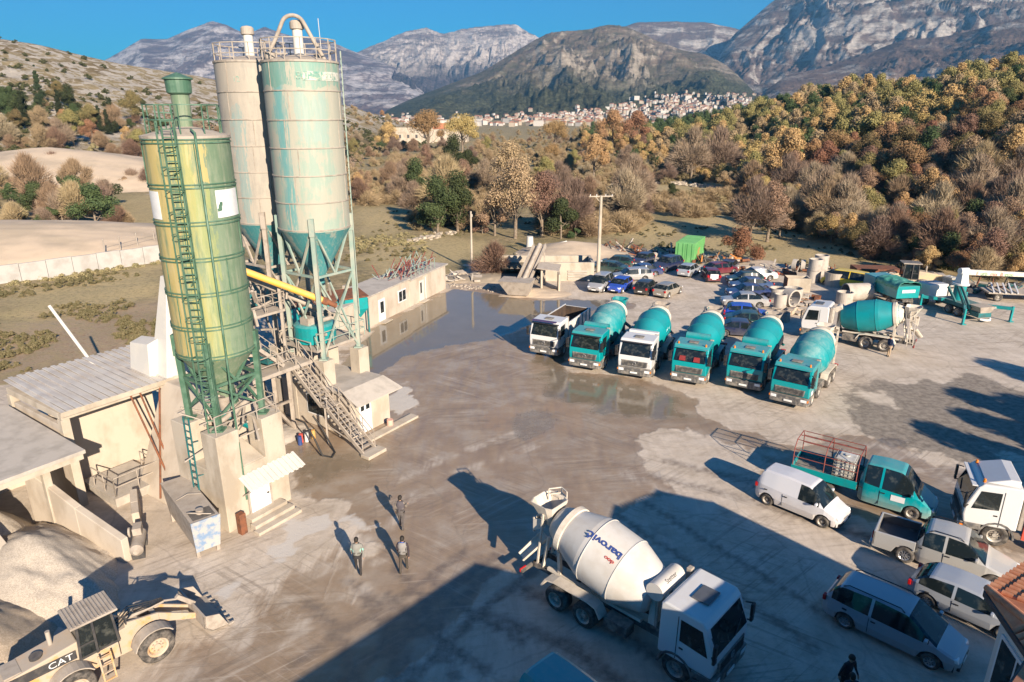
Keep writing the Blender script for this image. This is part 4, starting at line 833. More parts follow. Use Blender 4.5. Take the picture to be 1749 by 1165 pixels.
apex = Vector((cx, cy, 8.6))
b.add([(p[0], p[1], 6.55) for p in EV]+[tuple(apex)], [(k, (k+1) % nE, nE) for k in range(nE)], False); rf = b.build('roof', M['tile'], t_)
b = MB()
for k in (3, 4, 5, 6):
    a = Vector((*EV[k], 6.56)); c = Vector((*EV[(k+1) % nE], 6.56)); L_ = (c-a).length; d = (c-a)/L_; up = (apex-(a+c)/2); up = (up-d*up.dot(d)); Hh = up.length; sa = (apex-a).dot(d); up.normalize(); nrm = d.cross(up)*-1
    if nrm.z < 0: nrm = -nrm
    rows = 14; nn = int(L_/.2)
    for r_ in range(rows):
        for i in range(nn+1):
            s = (i+.5)/nn*L_; base_ = a+d*s+up*(.36*r_); frac = .36*(r_+1)/Hh
            if frac > 1 or s < sa*frac-.05 or s > L_+(sa-L_)*frac+.05: continue
            b.cyl(base_+nrm*.02-up*.03, base_+up*.40+nrm*.0, .085, .065, 8)
b.build('roof_tiles', M['tile'], rf)
b = MB()
for k in (3, 4, 5, 6): b.tube([Vector((*EV[k], 6.62)), Vector((*EV[k], 6.62)).lerp(apex, .6)], .1, 8)
b.build('ridge_tiles', M['tile'], rf)
b = MB(); 
for k in (2, 3, 4, 5, 6): b.bar((*EV[k], 6.42), (*EV[(k+1) % nE], 6.42), .12, .14)
b.build('gutter', M['dark'], t_)
for (k, f0, f1) in ((3, .12, .88), (4, .1, .9), (2, .62, .95)):
    a = Vector((*ins[k], 0)); c = Vector((*ins[(k+1) % nE], 0)); d = (c-a).normalized(); n_ = Vector((-d.y, d.x, 0)); p0 = a.lerp(c, f0)+n_*.03; p1 = a.lerp(c, f1)+n_*.03
    for (z0, z1) in ((3.9, 5.6), (1.0, 2.6)):
        q = lambda P, z, o=0: P+n_*o+Vector((0, 0, z))
        w_ = MB().hexa([q(p0, z0, -.05), q(p1, z0, -.05), q(p1, z0, .03), q(p0, z0, .03), q(p0, z1, -.05), q(p1, z1, -.05), q(p1, z1, .03), q(p0, z1, .03)]).build('window', M['pvc'], t_)
        m1 = p0.lerp(p1, .06); m2 = p0.lerp(p1, .47); m3 = p0.lerp(p1, .53); m4 = p0.lerp(p1, .94); b = MB()
        for (u_, w2) in ((m1, m2), (m3, m4)): b.hexa([q(u_, z0+.1, .0), q(w2, z0+.1, .0), q(w2, z0+.1, .05), q(u_, z0+.1, .05), q(u_, z1-.1, .0), q(w2, z1-.1, .0), q(w2, z1-.1, .05), q(u_, z1-.1, .05)])
        b.build('pane', M['glass'], w_)
# ---------------- vehicles ----------------
def paint(name, c, dust=.3, rough=.3, dustc=(.40, .35, .29), metal=0):
    t = NT(name); co = t.coord(); x, y, z = t.sep(co); n = t.noise(co, 2.2, 6, .65)
    low = t.ramp(t.math('ADD', z, t.math('MULTIPLY', t.math('SUBTRACT', n, .5), 1.0)), [(.25, 1), (.95, 0)])
    nz = t.sep(t.node('ShaderNodeNewGeometry').outputs['Normal'])[2]; up = t.math('MULTIPLY', t.ramp(nz, [(.5, 0), (1, 1)]), t.ramp(n, [(.3, .3), (.7, 1)]))
    f = t.math('MULTIPLY', t.math('MAXIMUM', low, up), dust); f = t.math('MAXIMUM', f, t.math('MULTIPLY', low, min(1, dust*1.6)))
    t.col(t.mix(f, c, dustc)); t.rough(t.math('ADD', rough, t.math('MULTIPLY', f, .5))); t.b.inputs['Metallic'].default_value = metal
    t.b.inputs['Coat Weight'].default_value = .5; t.b.inputs['Coat Roughness'].default_value = .08
    return t.m
M['p_white'] = paint('white_paint', (.62, .62, .61), .28)
M['p_cab'] = paint('teal_cab_paint', (.0, .27, .29), .38)
M['chassis'] = simple('dusty_chassis', (.06, .058, .055), .8, c2=(.22, .19, .16), scale=3, dust=.4, c2thr=(.42, .65))
M['bumper'] = simple('dusty_bumper', (.09, .09, .09), .7, c2=(.24, .22, .19), scale=3, dust=.3)
M['rim'] = simple('dusty_rim', (.42, .39, .34), .55, metal=.2, c2=(.25, .22, .19), scale=5)
M['lamp'] = simple('lamp_glass', (.75, .76, .76), .15); M['tail'] = simple('tail_lamp', (.45, .01, .01), .25); M['amber'] = simple('amber_lamp', (.8, .22, .02), .3)
M['alloy'] = simple('alloy_rim', (.45, .45, .46), .35, metal=.6)
M['plate'] = simple('number_plate', (.75, .75, .72), .5)
M['cream'] = simple('dusty_white_frame', (.62, .56, .47), .7, c2=(.5, .44, .36), scale=2, dust=.3)
M['drumw'] = simple('white_drum_paint', (.56, .54, .50), .42, c2=(.50, .47, .42), scale=1.2, dust=.15)
M['tealdirty'] = simple('cement_stained_teal', (.0, .23, .25), .5, c2=(.16, .32, .31), scale=1.6, dust=.35, dustc=(.34, .42, .40), c2thr=(.48, .68), detail=8); M['grey_hatch'] = simple('grey_hatch', (.10, .105, .115), .4); M['seat'] = simple('cab_interior', (.05, .045, .04), .8, c2=(.16, .12, .09), scale=6)

def wheel(parent, x, y, r, w, side, rim=None, dual=False, n=28, spokes=0):
    """side +1: outer face towards +y"""
    yo = y+side*w/2; yi = y-side*w/2
    b = MB(); b.M = Matrix.Translation((x, 0, r)) @ Matrix.Rotation(R(-90)*1, 4, 'X')
    # lathe around local z which maps to +y
    lo, hi = min(yo, yi), max(yo, yi); s = side
    prof = [(r*.58, hi-.02*1), (r*.62, hi), (r*.9, hi), (r, hi-.05), (r, lo+.05), (r*.9, lo), (r*.62, lo), (r*.58, lo+.02)]
    b.lathe(prof, n, True); t = b.build('wheel', M['rubber'], parent)
    b = MB(); b.M = Matrix.Translation((x, 0, r)) @ Matrix.Rotation(R(-90), 4, 'X')
    f = yo; dd = -side
    prof = [(0, f+dd*.05), (r*.18, f+dd*.05), (r*.2, f+dd*.12), (r*.42, f+dd*.15), (r*.5, f+dd*.04), (r*.6, f+dd*.0)]
    if side < 0: prof = prof[::-1]
    b.lathe(prof, n, False)
    if spokes:
        for k in range(spokes):
            a = 2*math.pi*k/spokes; b.M = Matrix.Translation((x, f+dd*.03, r)) @ Matrix.Rotation(a, 4, 'Y'); b.bar((0, 0, r*.1), (0, 0, r*.57), r*.13, .03)
    else:
        for k in range(8):
            a = 2*math.pi*k/8; b.M = Matrix(); c = Vector((x+math.cos(a)*r*.3, f+dd*.1, r+math.sin(a)*r*.3)); b.cyl(c, c-Vector((0, dd*.05, 0)), .022*r/.5, .022*r/.5, 6)
    b.M = Matrix(); b.build('rim', rim or M['rim'], t)
    return t

def truck_cab(t, paint_m, style=0, deflector=None, blue=False):
    """bumper front x=0, forward +x; width 2.5"""
    W_ = 1.22
    # body shell by side profile, windscreen slanted
    prof = [(-.10, .95), (-.02, 1.35), (-.04, 1.80), (-.38, 2.78), (-.55, 2.96), (-1.95, 3.02), (-2.08, 2.92), (-2.1, .95)]
    b = MB(); b.xprism(prof[::-1], -W_, W_); b.build('cab', paint_m, t, .06)
    # screen
    s0, s1 = Vector((-.035, 0, 1.86)), Vector((-.37, 0, 2.72)); n_ = Vector((s1.z-s0.z, 0, s0.x-s1.x)).normalized()*.025
    b = MB(); wv = 1.08; q = [s0+Vector((0, -wv, 0)), s0+Vector((0, wv, 0)), s1+Vector((0, wv-.05, 0)), s1+Vector((0, -wv+.05, 0))]
    b.hexa([q[0]-n_, q[1]-n_, q[1]+n_, q[0]+n_, q[3]-n_, q[2]-n_, q[2]+n_, q[3]+n_]); ws = b.build('windscreen', M['glass'], t, .01)
    b = MB()
    for k in (-1, 1): b.bar(s0+n_*1.3+Vector((0, k*.15, .03)), s0.lerp(s1, .35)+n_*1.5+Vector((0, k*.75, 0)), .03)
    b.build('wiper', M['black'], ws)
    if style != 2: b = MB(); b.bar(s1+Vector((.12, -1.15, .08)), s1+Vector((.12, 1.15, .08)), .22, .05); b.build('sun_visor', M['black'] if style != 1 else paint_m, t, .01)
    for s in (-1, 1):
        b = MB(); y0, y1 = s*(W_-.005), s*(W_+.015); y0, y1 = min(y0, y1), max(y0, y1)
        b.xprism([(-1.3, 1.82), (-.28, 1.72), (-.52, 2.62), (-1.3, 2.66)], y0, y1); b.build('side_window', M['glass'], t)
        b = MB(); b.xprism([(-1.42, 1.02), (-1.40, 1.02), (-1.38, 2.74), (-1.40, 2.74)], y0, y1); b.box(-1.3, -1.15, y0, y1, 1.5, 1.56); b.build('door_seam', M['black'], t)
        b = MB(); b.cbox((.02, s*1.36, 2.25), (.1, .22, .5)); b.cbox((.02, s*1.36, 1.88), (.1, .2, .2)); b.build('mirror', M['black'], t, .03)
        b = MB(); b.bar((-.2, s*1.2, 2.55), (.0, s*1.38, 2.5), .04); b.bar((-.15, s*1.2, 1.85), (0, s*1.36, 1.8), .04); b.build('mirror_arm', M['black'], t)
        b = MB(); b.cbox((-.02, s*.95, .78), (.12, .38, .2)); b.build('headlight', M['lamp'], t, .02)
        b = MB(); b.cbox((-.08, s*1.2, .78), (.2, .06, .14)); b.build('indicator', M['amber'], t)
        # fender arch
        b = MB(); pts = []
        for a in range(0, 181, 20): pts.append((-1.4+.62*math.cos(R(a)), .52+.62*math.sin(R(a))))
        out = [(-1.4+.70*math.cos(R(a)), .52+.70*math.sin(R(a))) for a in range(180, -1, -20)]
        yy0, yy1 = sorted((s*.85, s*1.25)); b.xprism(pts+out, yy0, yy1); b.build('wheel_arch', M['bumper'], t)
        b = MB(); yy0, yy1 = sorted((s*.9, s*1.25)); b.box(-.75, -.1, yy0, yy1, .42, .62); b.box(-.78, -.12, yy0, yy1, .70, .95); b.build('step', M['bumper'], t, .02)
    b = MB(); b.hexa([(-.5, -1.25, .38), (.0, -1.2, .38), (.0, 1.2, .38), (-.5, 1.25, .38), (-.5, -1.25, .95), (.04, -1.2, .95), (.04, 1.2, .95), (-.5, 1.25, .95)]); b.build('bumper', M['bumper'], t, .05)
    b = MB(); b.cbox((.05, 0, .62), (.03, .52, .12)); b.build('number_plate', M['plate'], t)
    b = MB(); b.hexa([(-.03, -.92, 1.08), (.03, -.86, 1.08), (.03, .86, 1.08), (-.03, .92, 1.08), (-.03, -.98, 1.50), (.02, -.92, 1.50), (.02, .92, 1.50), (-.03, .98, 1.50)]); gr = b.build('grille', M['bumper'], t, .01)
    b = MB()
    for k in range(4): b.box(.03, .045, -.85, .85, 1.12+.09*k, 1.15+.09*k)
    b.build('grille_bar', M['black'], gr)
    if style in (0, 2): b = MB(); b.M = Matrix.Translation((.055, 0, 1.3)) @ Matrix.Rotation(R(90), 4, 'Y'); b.lathe([(.12, -.01), (.14, 0), (.12, .01), (.11, 0), (.12, -.01)], 20); [b.bar((0, 0, 0), (.12*math.cos(a), .12*math.sin(a), 0), .015) for a in (R(180), R(60), R(-60))]; b.M = Matrix(); b.build('emblem', M['alloy'], gr)
    hs_ = 1.3 if style == 2 else 1; b = MB(); b.box(-1.1-.25*hs_, -1.1+.25*hs_, -.33*hs_, .33*hs_, 3.0, 3.06); b.build('roof_hatch', M['bumper'] if style != 2 else M['grey_hatch'], t, .03)
    if style == 1:
        for y in (-.95, .95):
            b = MB(); b.cyl((-.6, y, 2.96), (-.6, y, 3.12), .07, .05, 10); b.build('beacon', M['amber'], t)
    b = MB(); b.box(-2.35, -2.14, .9, 1.15, 1.0, 3.0); b.build('exhaust', M['dusty'], t, .03)
    b = MB(); b.box(-8.4, -.5, -.48, -.36, .72, .98); b.box(-8.4, -.5, .36, .48, .72, .98); b.box(-3, -2.2, -.5, .5, .75, 1.1); b.box(-8.4, -8.3, -.48, .48, .72, .98); b.build('chassis', M['chassis'], t)

def mixer_truck(label, cab_m, drum_m, frame_m, axles=(1.4, 5.2, 6.55), style=0, group='concrete mixer trucks parked in a row', chute_side=1, drumlen=1.0, hopper_m=None, lettering=None, rimdrum=None, high=False):
    t = thing('mixer_truck', label, 'mixer truck', (0, 0, 0), 0, group)
    truck_cab(t, cab_m, style)
    for i, ax in enumerate(axles):
        for s in (-1, 1): wheel(t, -ax, s*1.02, .52, .32 if i == 0 or (len(axles) == 4 and i == 1) else .5, s)
        b = MB(); b.cyl((-ax, -.9, .52), (-ax, .9, .52), .09, .09, 8); b.build('axle', M['chassis'], t)
    a2, a3 = axles[-2], axles[-1]
    for s in (-1, 1):
        b = MB(); y0, y1 = sorted((s*.78, s*1.25)); p = [(-a3-.72, .75), (-a3-.5, 1.12), (-a3-.1, 1.2), (-a2+.1, 1.2), (-a2+.5, 1.12), (-a2+.72, .75)]; p2 = [(x*1.0+(.05 if x > -(a2+a3)/2 else -.05), z+.05) for x, z in p][::-1]
        b.xprism(p+p2, y0, y1); b.build('rear_mudguard', frame_m, t)
    # drum
    P0 = Vector((-3.0, 0, 2.08)); P1 = Vector((-7.55, 0, 3.1)); ax = (P1-P0); Ld = ax.length; ang = math.atan2(ax.z, -ax.x)
    Md = Matrix.Translation(P0) @ Matrix.Rotation(-(R(90)-ang), 4, 'Y')
    k = Ld/4.7
    b = MB(); b.M = Md; prof = [(0, -.1), (.66, -.1), (.88, .02*k), (1.24, 1.05*k), (1.30, 1.25*k), (1.32, 2.6*k), (1.27, 2.85*k), (.80, 4.25*k), (.66, 4.5*k)]
    pr = []
    for (r0, z0), (r1, z1) in zip(prof, prof[1:]): pr += [(r0, z0)]
    pr += [prof[-1]]; b.smooth = True
    seg_ = [(0, 3), (2, 4), (4, 5), (5, 7), (7, 8)]
    for i in range(len(prof)-1): b.lathe([prof[i], prof[i+1]], 44, True)
    dr = b.build('drum', drum_m, t)
    b = MB(); b.M = Md
    for (r_, z_) in ((1.285, 1.25*k), (1.305, 2.6*k)): b.lathe([(r_, z_), (r_+.035, z_+.01), (r_+.035, z_+.03), (r_, z_+.04)], 44, False)
    b.build('weld_seam', drum_m, dr)
    b = MB(); b.M = Md; b.lathe([(.92, 3.84*k), (1.0, 3.86*k), (1.0, 4.08*k), (.90, 4.1*k), (.60, 4.1*k)], 40, False); b.lathe([(.86, 4.12*k), (.68, 4.5*k), (.60, 4.62*k), (.5, 4.6*k)], 36, True); b.build('drum_ring', rimdrum or M['cream'], t)
    # stands
    b = MB(); b.hexa([(-2.95, -.5, .95), (-2.65, -.5, .95), (-2.65, .5, .95), (-2.95, .5, .95), (-3.0, -.3, 2.0), (-2.8, -.3, 2.0), (-2.8, .3, 2.0), (-3.0, .3, 2.0)])
    b.build('front_stand', frame_m, t, .02)
    b = MB()
    for s in (-1, 1): b.bar((-7.0, s*.45, .95), (-6.95, s*.62, 2.2), .14); b.bar((-7.9, s*.45, .95), (-7.5, s*.6, 2.6), .1); b.bar((-8.2, s*.45, .95), (-7.9, s*.5, 3.4), .07)
    b.bar((-6.95, -.62, 2.2), (-6.95, .62, 2.2), .12); b.build('rear_stand', frame_m, t)
    b = MB(); b.box(-7.6, -3.2, -.55, -.4, .98, 1.1); b.box(-7.6, -3.2, .4, .55, .98, 1.1); b.build('subframe', frame_m, t)
    # hopper
    hz = 3.55; hx = -8.0
    b = MB(); tp = [(hx+.55, -.5), (hx+.3, -.62), (hx-.45, -.62), (hx-.6, -.3), (hx-.6, .3), (hx-.45, .62), (hx+.3, .62), (hx+.55, .5)]; n_ = len(tp)
    vs = [(hx+.15+(x-hx)*.35, y*.4, hz-.75) for x, y in tp]+[(x, y, hz+.25) for x, y in tp]; v2 = [(hx+.15+(x-hx)*.3, y*.34, hz-.73) for x, y in tp]+[(hx+(x-hx)*.93, y*.93, hz+.25) for x, y in tp]
    b.add(vs, [(i, (i+1) % n_, n_+(i+1) % n_, n_+i) for i in range(n_)], False); b.add(v2, [((i+1) % n_, i, n_+i, n_+(i+1) % n_) for i in range(n_)], False)
    b.add([vs[n_+i] for i in range(n_)]+[v2[n_+i] for i in range(n_)], [(i, (i+1) % n_, n_+(i+1) % n_, n_+i) for i in range(n_)], False)
    b.build('hopper', hopper_m or frame_m, t)
    b = MB()
    for s in (-1, 1): b.hexa([(hx-.5, s*.38-.03, 2.35), (hx+.1, s*.38-.03, 2.75), (hx+.1, s*.38+.03, 2.75), (hx-.5, s*.38+.03, 2.35), (hx-.5, s*.38-.03, 2.9), (hx+.1, s*.38-.03, 3.1), (hx+.1, s*.38+.03, 3.1), (hx-.5, s*.38+.03, 2.9)])
    b.box(hx-.52, hx-.46, -.4, .4, 2.3, 2.95); b.build('discharge_shell', frame_m, t)
    # chute
    b = MB(); c0 = Vector((hx-.25, 0, 2.1)); c1 = Vector((hx-.75, .9*chute_side, 1.25)); d = (c1-c0).normalized(); sd_ = d.cross(Vector((0, 0, 1))).normalized(); nn = sd_.cross(d)
    pa, pb = [], []
    for a in range(-90, 91, 22): o = sd_*math.sin(R(a))*.33-nn*math.cos(R(a))*.26; pa.append(o)
    vs = [tuple(c0+o) for o in pa]+[tuple(c1+o*.85) for o in pa]+[tuple(c0+o*.9) for o in pa]+[tuple(c1+o*.76) for o in pa]; n_ = len(pa)
    b.add(vs, [(i, i+1, n_+i+1, n_+i) for i in range(n_-1)]+[(2*n_+i+1, 2*n_+i, 3*n_+i, 3*n_+i+1) for i in range(n_-1)]+[(0, n_, 3*n_, 2*n_), (n_-1, 3*n_-1, 4*n_-1, 2*n_-1)], False); b.build('chute', frame_m, t)
    # ladder + platform
    ly = -chute_side*.85; b = MB(); ladder(b, (-8.25, ly, .7), (-8.1, ly, 3.5), .4, (1, 0, 0), .3, .022); railing(b, [(-8.3, ly, 2.75), (-8.3, ly*.6, 2.75), (-7.9, ly*.6, 2.75)], .95, .018); b.slab([(-8.35, ly, 2.75), (-7.85, ly, 2.75), (-7.85, ly*.55, 2.75), (-8.35, ly*.55, 2.75)], .04); b.build('ladder', frame_m if frame_m != M['teal'] else M['teal'], t)
    b = MB(); b.bar((-8.5, -1.1, .75), (-8.5, 1.1, .75), .12); b.build('rear_bar', M['chassis'], t)
    for s in (-1, 1): b = MB(); b.cbox((-8.56, s*.95, .78), (.05, .35, .14)); b.build('tail_lamp', M['tail'], t)
    b = MB(); b.box(-4.5, -3.3, .55, 1.15, .45, .95); b.build('fuel_tank', M['chassis'], t, .05)
    b = MB(); b.box(-4.4, -3.4, -1.15, -.6, .5, .95); b.build('battery_box', M['chassis'], t, .03)
    return t
def water_tank(t, m, y0=-.95, y1=.95, z=2.85, x=-2.55, r=.33):
    b = MB(); b.cyl((x, y0, z), (x, y1, z), r, r, 20); tt = b.build('water_tank', m, t)
    b = MB(); b.bar((x, y0*.6, z-.25), (x, y0*.6, 1), .08); b.bar((x, y1*.6, z-.25), (x, y1*.6, 1), .08); b.build('tank_bracket', M['dusty'], tt)
    return tt

def place(t, bumper, heading_deg, z=0): t.location = (bumper[0], bumper[1], z); t.rotation_euler = (0, 0, R(heading_deg)); return t
T4 = (1.4, 3.1, 5.5, 6.85)
FN = lambda u, v: G(u, v, .4)
t = mixer_truck('teal mixer truck with teal cab and star emblem beside the white tipper', M['p_cab'], M['tealdirty'], M['teal'], style=0); water_tank(t, M['teal']); place(t, FN(997, 627), 243); T_A = t
t = mixer_truck('mixer truck with white cab and teal drum, between two teal cabs', M['p_white'], M['tealclean'], M['cream'], T4, style=0, hopper_m=M['dusty']); place(t, FN(1082, 641), 245)
b = MB(); b.box(-2.6, -2.2, -1.1, 1.1, 2.6, 3.1); b.build('rear_box', M['p_white'], t, .04)
t = mixer_truck('teal mixer truck with red seats showing and a tank behind its cab', M['p_cab'], M['tealclean'], M['teal'], style=1, hopper_m=M['dusty']); water_tank(t, M['teal'], -.85, .85, 2.95); place(t, FN(1174, 652), 243)
b = MB(); 
for s in (-.5, .5): b.hexa([(.0, s-.22, 1.95), (.06, s-.22, 1.95), (.06, s+.22, 1.95), (.0, s+.22, 1.95), (-.14, s-.2, 2.25), (-.08, s-.2, 2.25), (-.08, s+.2, 2.25), (-.14, s+.2, 2.25)])
b.build('seat_cover', simple('red_seat_cover', (.22, .02, .02), .7), t)
t = mixer_truck('teal mixer truck with ribbed grille, second from the row\'s open end', M['p_cab'], M['tealclean'], M['teal'], T4, style=1, hopper_m=M['dusty']); water_tank(t, M['teal'], -.85, .85, 2.95); place(t, FN(1268, 662), 238)
t = mixer_truck('four axle teal mixer truck with pale mudguards at the open end of the row', M['p_cab'], M['tealdirty'], M['cream'], T4, style=1, chute_side=-1); place(t, FN(1345, 689), 233)
b = MB(); b.hexa([(-2.9, -1.1, 2.0), (-2.4, -1.1, 2.0), (-2.4, 1.1, 2.0), (-2.9, 1.1, 2.0), (-2.95, -1.1, 2.85), (-2.4, -1.1, 2.85), (-2.4, 1.1, 2.85), (-2.95, 1.1, 2.85)]); b.build('rear_box', M['teal'], t, .04)
b = MB(); b.box(-.9, -.5, 1.235, 1.25, 1.05, 1.35); b.build('door_sticker', M['pvc'], t)
# side-on mixer
t = mixer_truck('white cab mixer truck with large teal drum parked side on near the pipes', M['p_white'], M['tealclean'], M['cream'], (1.4, 5.1, 6.5), style=2, group=None, chute_side=-1); water_tank(t, M['cream'], -.5, .5, 2.8, -2.7, .3); place(t, (25.35, 56.8), 146)
b = MB(); b.cyl((-2.32, .95, 1.0), (-2.32, .95, 3.05), .16, .16, 14); b.build('chrome_stack', M['rim'], t)
# tipper
t = thing('tipper_truck', 'white tipper truck with empty dark load bed at the puddle end of the row', 'tipper truck'); truck_cab(t, M['p_white'], 0)
for i, ax in enumerate((1.4, 4.7, 6.05)):
    for s in (-1, 1): wheel(t, -ax, s*1.02, .52, .32 if i == 0 else .5, s)
b = MB(); x0, x1, z0, z1 = -7.2, -2.35, 1.25, 2.55
b.box(x0, x1, -1.2, 1.2, z0, z0+.1); b.box(x0, x1, -1.22, -1.14, z0, z1); b.box(x0, x1, 1.14, 1.22, z0, z1); b.hexa([(x1-.06, -1.2, z0), (x1, -1.2, z0), (x1, 1.2, z0), (x1-.06, 1.2, z0), (x1+.3, -1.2, z1+.1), (x1+.36, -1.2, z1+.1), (x1+.36, 1.2, z1+.1), (x1+.3, 1.2, z1+.1)]); b.box(x0, x0+.08, -1.2, 1.2, z0, z1-.1)
b.build('tipper_body', M['p_white'], t)
b = MB(); b.box(x0+.1, x1-.08, -1.12, 1.12, z0+.1, z0+.28); b.box(x0+.083, x0+.1, -1.13, 1.13, z0+.1, z1-.12); b.box(x0+.1, x1-.02, -1.135, -1.10, z0+.2, z1-.05); b.box(x0+.1, x1-.02, 1.10, 1.135, z0+.2, z1-.05); b.hexa([(x1-.12, -1.12, z0+.1), (x1-.08, -1.12, z0+.1), (x1-.08, 1.12, z0+.1), (x1-.12, 1.12, z0+.1), (x1+.22, -1.12, z1+.08), (x1+.26, -1.12, z1+.08), (x1+.26, 1.12, z1+.08), (x1+.22, 1.12, z1+.08)]); b.build('dirty_lining', simple('dirty_bed_lining', (.07, .045, .03), .9, c2=(.035, .025, .02), scale=2), t)
b = MB()
for k in range(6): x = x0+.4+k*.82; b.box(x-.04, x+.04, 1.22, 1.27, z0, z1); b.box(x-.04, x+.04, -1.27, -1.22, z0, z1)
b.build('body_rib', M['cream'], t)
b = MB(); b.bar((-.1, -1.0, 3.05), (-.1, 1.0, 3.05), .3, .06); b.build('purple_visor', simple('purple_visor', (.08, .05, .12), .5), t)
place(t, FN(928, 604), 243); t['group'] = 'trucks parked in the row'

# foreground mixer (deeper detail)
t = mixer_truck('large white mixer truck with blue and red lettering on its drum, half in shade', M['p_white'], M['drumw'], M['cream'], (1.4, 5.25, 6.6), style=2, group=None, chute_side=-1, rimdrum=M['cream'])
T_F = t; place(t, (7.35, 18.35), -43)
tk = water_tank(t, M['drumw'], -.75, .75, 2.75, -2.62, .34)
P0 = Vector((-3.0, 0, 2.08)); P1 = Vector((-7.55, 0, 3.1)); axv = (P1-P0).normalized(); upv = Vector((0, -1, 0)).cross(axv); 
if upv.z < 0: upv = -upv
Ld = (P1-P0).length; sidev = Vector((0, -1, 0))
def drumtext(a0, s0, Rr=1.23):
    # x of text runs towards the rear of the truck, top of letters towards the ground on the right side
    def f(x, y):
        a = a0+(-y)/Rr; s = s0-x; return P0+axv*s*1.0+(sidev*math.sin(a)+upv*math.cos(a))*Rr
    return f
ml = simple('blue_lettering', (.03, .06, .22), .5); mr = simple('red_lettering', (.5, .06, .04), .5)
def letters(name, s, size, f, m, parent, sx=1.0, flip=False):
    vs, fs = text_mesh(s, size); cu = [f(x*sx, y) for x, y, _ in vs]; b = MB(); b.add(cu, fs, False); return b.build(name, m, parent)
DTX = ('barović', 'doo')
dr = [c for c in t.children if c.name.startswith('drum')][0]
def dt2(a0, s0):
    def f(x, y): a = a0+y/1.33; s = s0+x; return P0+axv*s+(sidev*math.sin(a)+upv*math.cos(a))*(1.332+max(0, 0))
    return f
BOLD = .012; letters('lettering', DTX[0], .37, dt2(R(33), 2.1), ml, dr, 1.35); BOLD = .003; letters('lettering', DTX[1], .20, dt2(R(48), 1.62), mr, dr, 1.3); BOLD = 0.0
for nm, sx_ in (('', 1),):
    vs, fs = text_mesh('Stetter', .24); b = MB(); b.add([(-2.62+.345*math.cos(R(55)+y/.345), x, 2.75+.345*math.sin(R(55)+y/.345)) for x, y, _ in vs], fs, False); b.build('lettering', M['black'], tk)
b = MB(); railing(b, [(-8.3, .3, 3.55), (-8.0, .75, 3.55), (-7.6, .6, 3.55)], .5, .02); b.build('guard_rail', M['cream'], t)
# right edge truck (white cab, blue deflector)
t = thing('crane_truck', 'white cab truck with amber beacons cut off by the picture edge', 'truck'); truck_cab(t, M['p_white'], 1)
for i, ax in enumerate((1.4, 4.9, 6.25)):
    for s in (-1, 1): wheel(t, -ax, s*1.02, .54, .34 if i == 0 else .5, s)
b = MB(); b.hexa([(-1.9, -1.1, 3.0), (-.6, -1.1, 3.0), (-.6, 1.1, 3.0), (-1.9, 1.1, 3.0), (-1.9, -1.05, 3.3), (-1.5, -1.05, 3.3), (-1.5, 1.05, 3.3), (-1.9, 1.05, 3.3)]); b.build('roof_spoiler', M['p_white'], t, .05)
b = MB(); b.box(-8, -2.6, -1.2, 1.2, 1.1, 1.3); b.box(-2.9, -2.6, -1.0, 1.0, 1.3, 2.6); b.cyl((-3.2, .9, .3), (-3.2, .9, 1.4), .16, .16, 14); b.cyl((-3.2, .9, .15), (-3.2, .9, .3), .3, .3, 14); b.box(-3.6, -2.9, -.3, .5, 1.3, 3.0); b.build('load_bed', M['cream'], t)
b = MB(); b.box(-2.85, -2.35, 1.1, 1.2, .6, 1.6); b.build('warning_panel', simple('red_warning_panel', (.6, .08, .05), .6), t)
place(t, (20.75, 27.75), 156)

# ---------------- cars ----------------
CARS = {
 # length, width, height, hood z, hood x, wind x0, wind x1(roof front), roof end x, rear base x, boot z, wheelbase front axle x, rear axle x
 'sedan': dict(L=4.6, W=1.78, H=1.44, hz=.86, x0=1.05, x1=1.75, x2=3.15, x3=3.95, bz=.98, fa=.85, ra=3.6),
 'hatch': dict(L=4.1, W=1.72, H=1.46, hz=.88, x0=.95, x1=1.65, x2=3.45, x3=3.98, bz=.98, fa=.8, ra=3.35),
 'wagon': dict(L=4.65, W=1.76, H=1.48, hz=.86, x0=1.05, x1=1.75, x2=4.1, x3=4.58, bz=1.0, fa=.85, ra=3.6),
 'minivan': dict(L=4.6, W=1.82, H=1.72, hz=1.0, x0=.75, x1=1.75, x2=4.1, x3=4.52, bz=1.08, fa=.85, ra=3.7),
 'suv': dict(L=4.6, W=1.85, H=1.78, hz=1.08, x0=1.15, x1=1.8, x2=4.1, x3=4.5, bz=1.12, fa=.85, ra=3.6),
 'van': dict(L=4.14, W=1.74, H=1.82, hz=1.02, x0=.75, x1=1.45, x2=3.95, x3=4.1, bz=1.1, fa=.75, ra=3.45),
 'panel': dict(L=5.0, W=1.95, H=1.95, hz=1.1, x0=.7, x1=1.4, x2=4.8, x3=4.95, bz=1.1, fa=.8, ra=3.9),
}
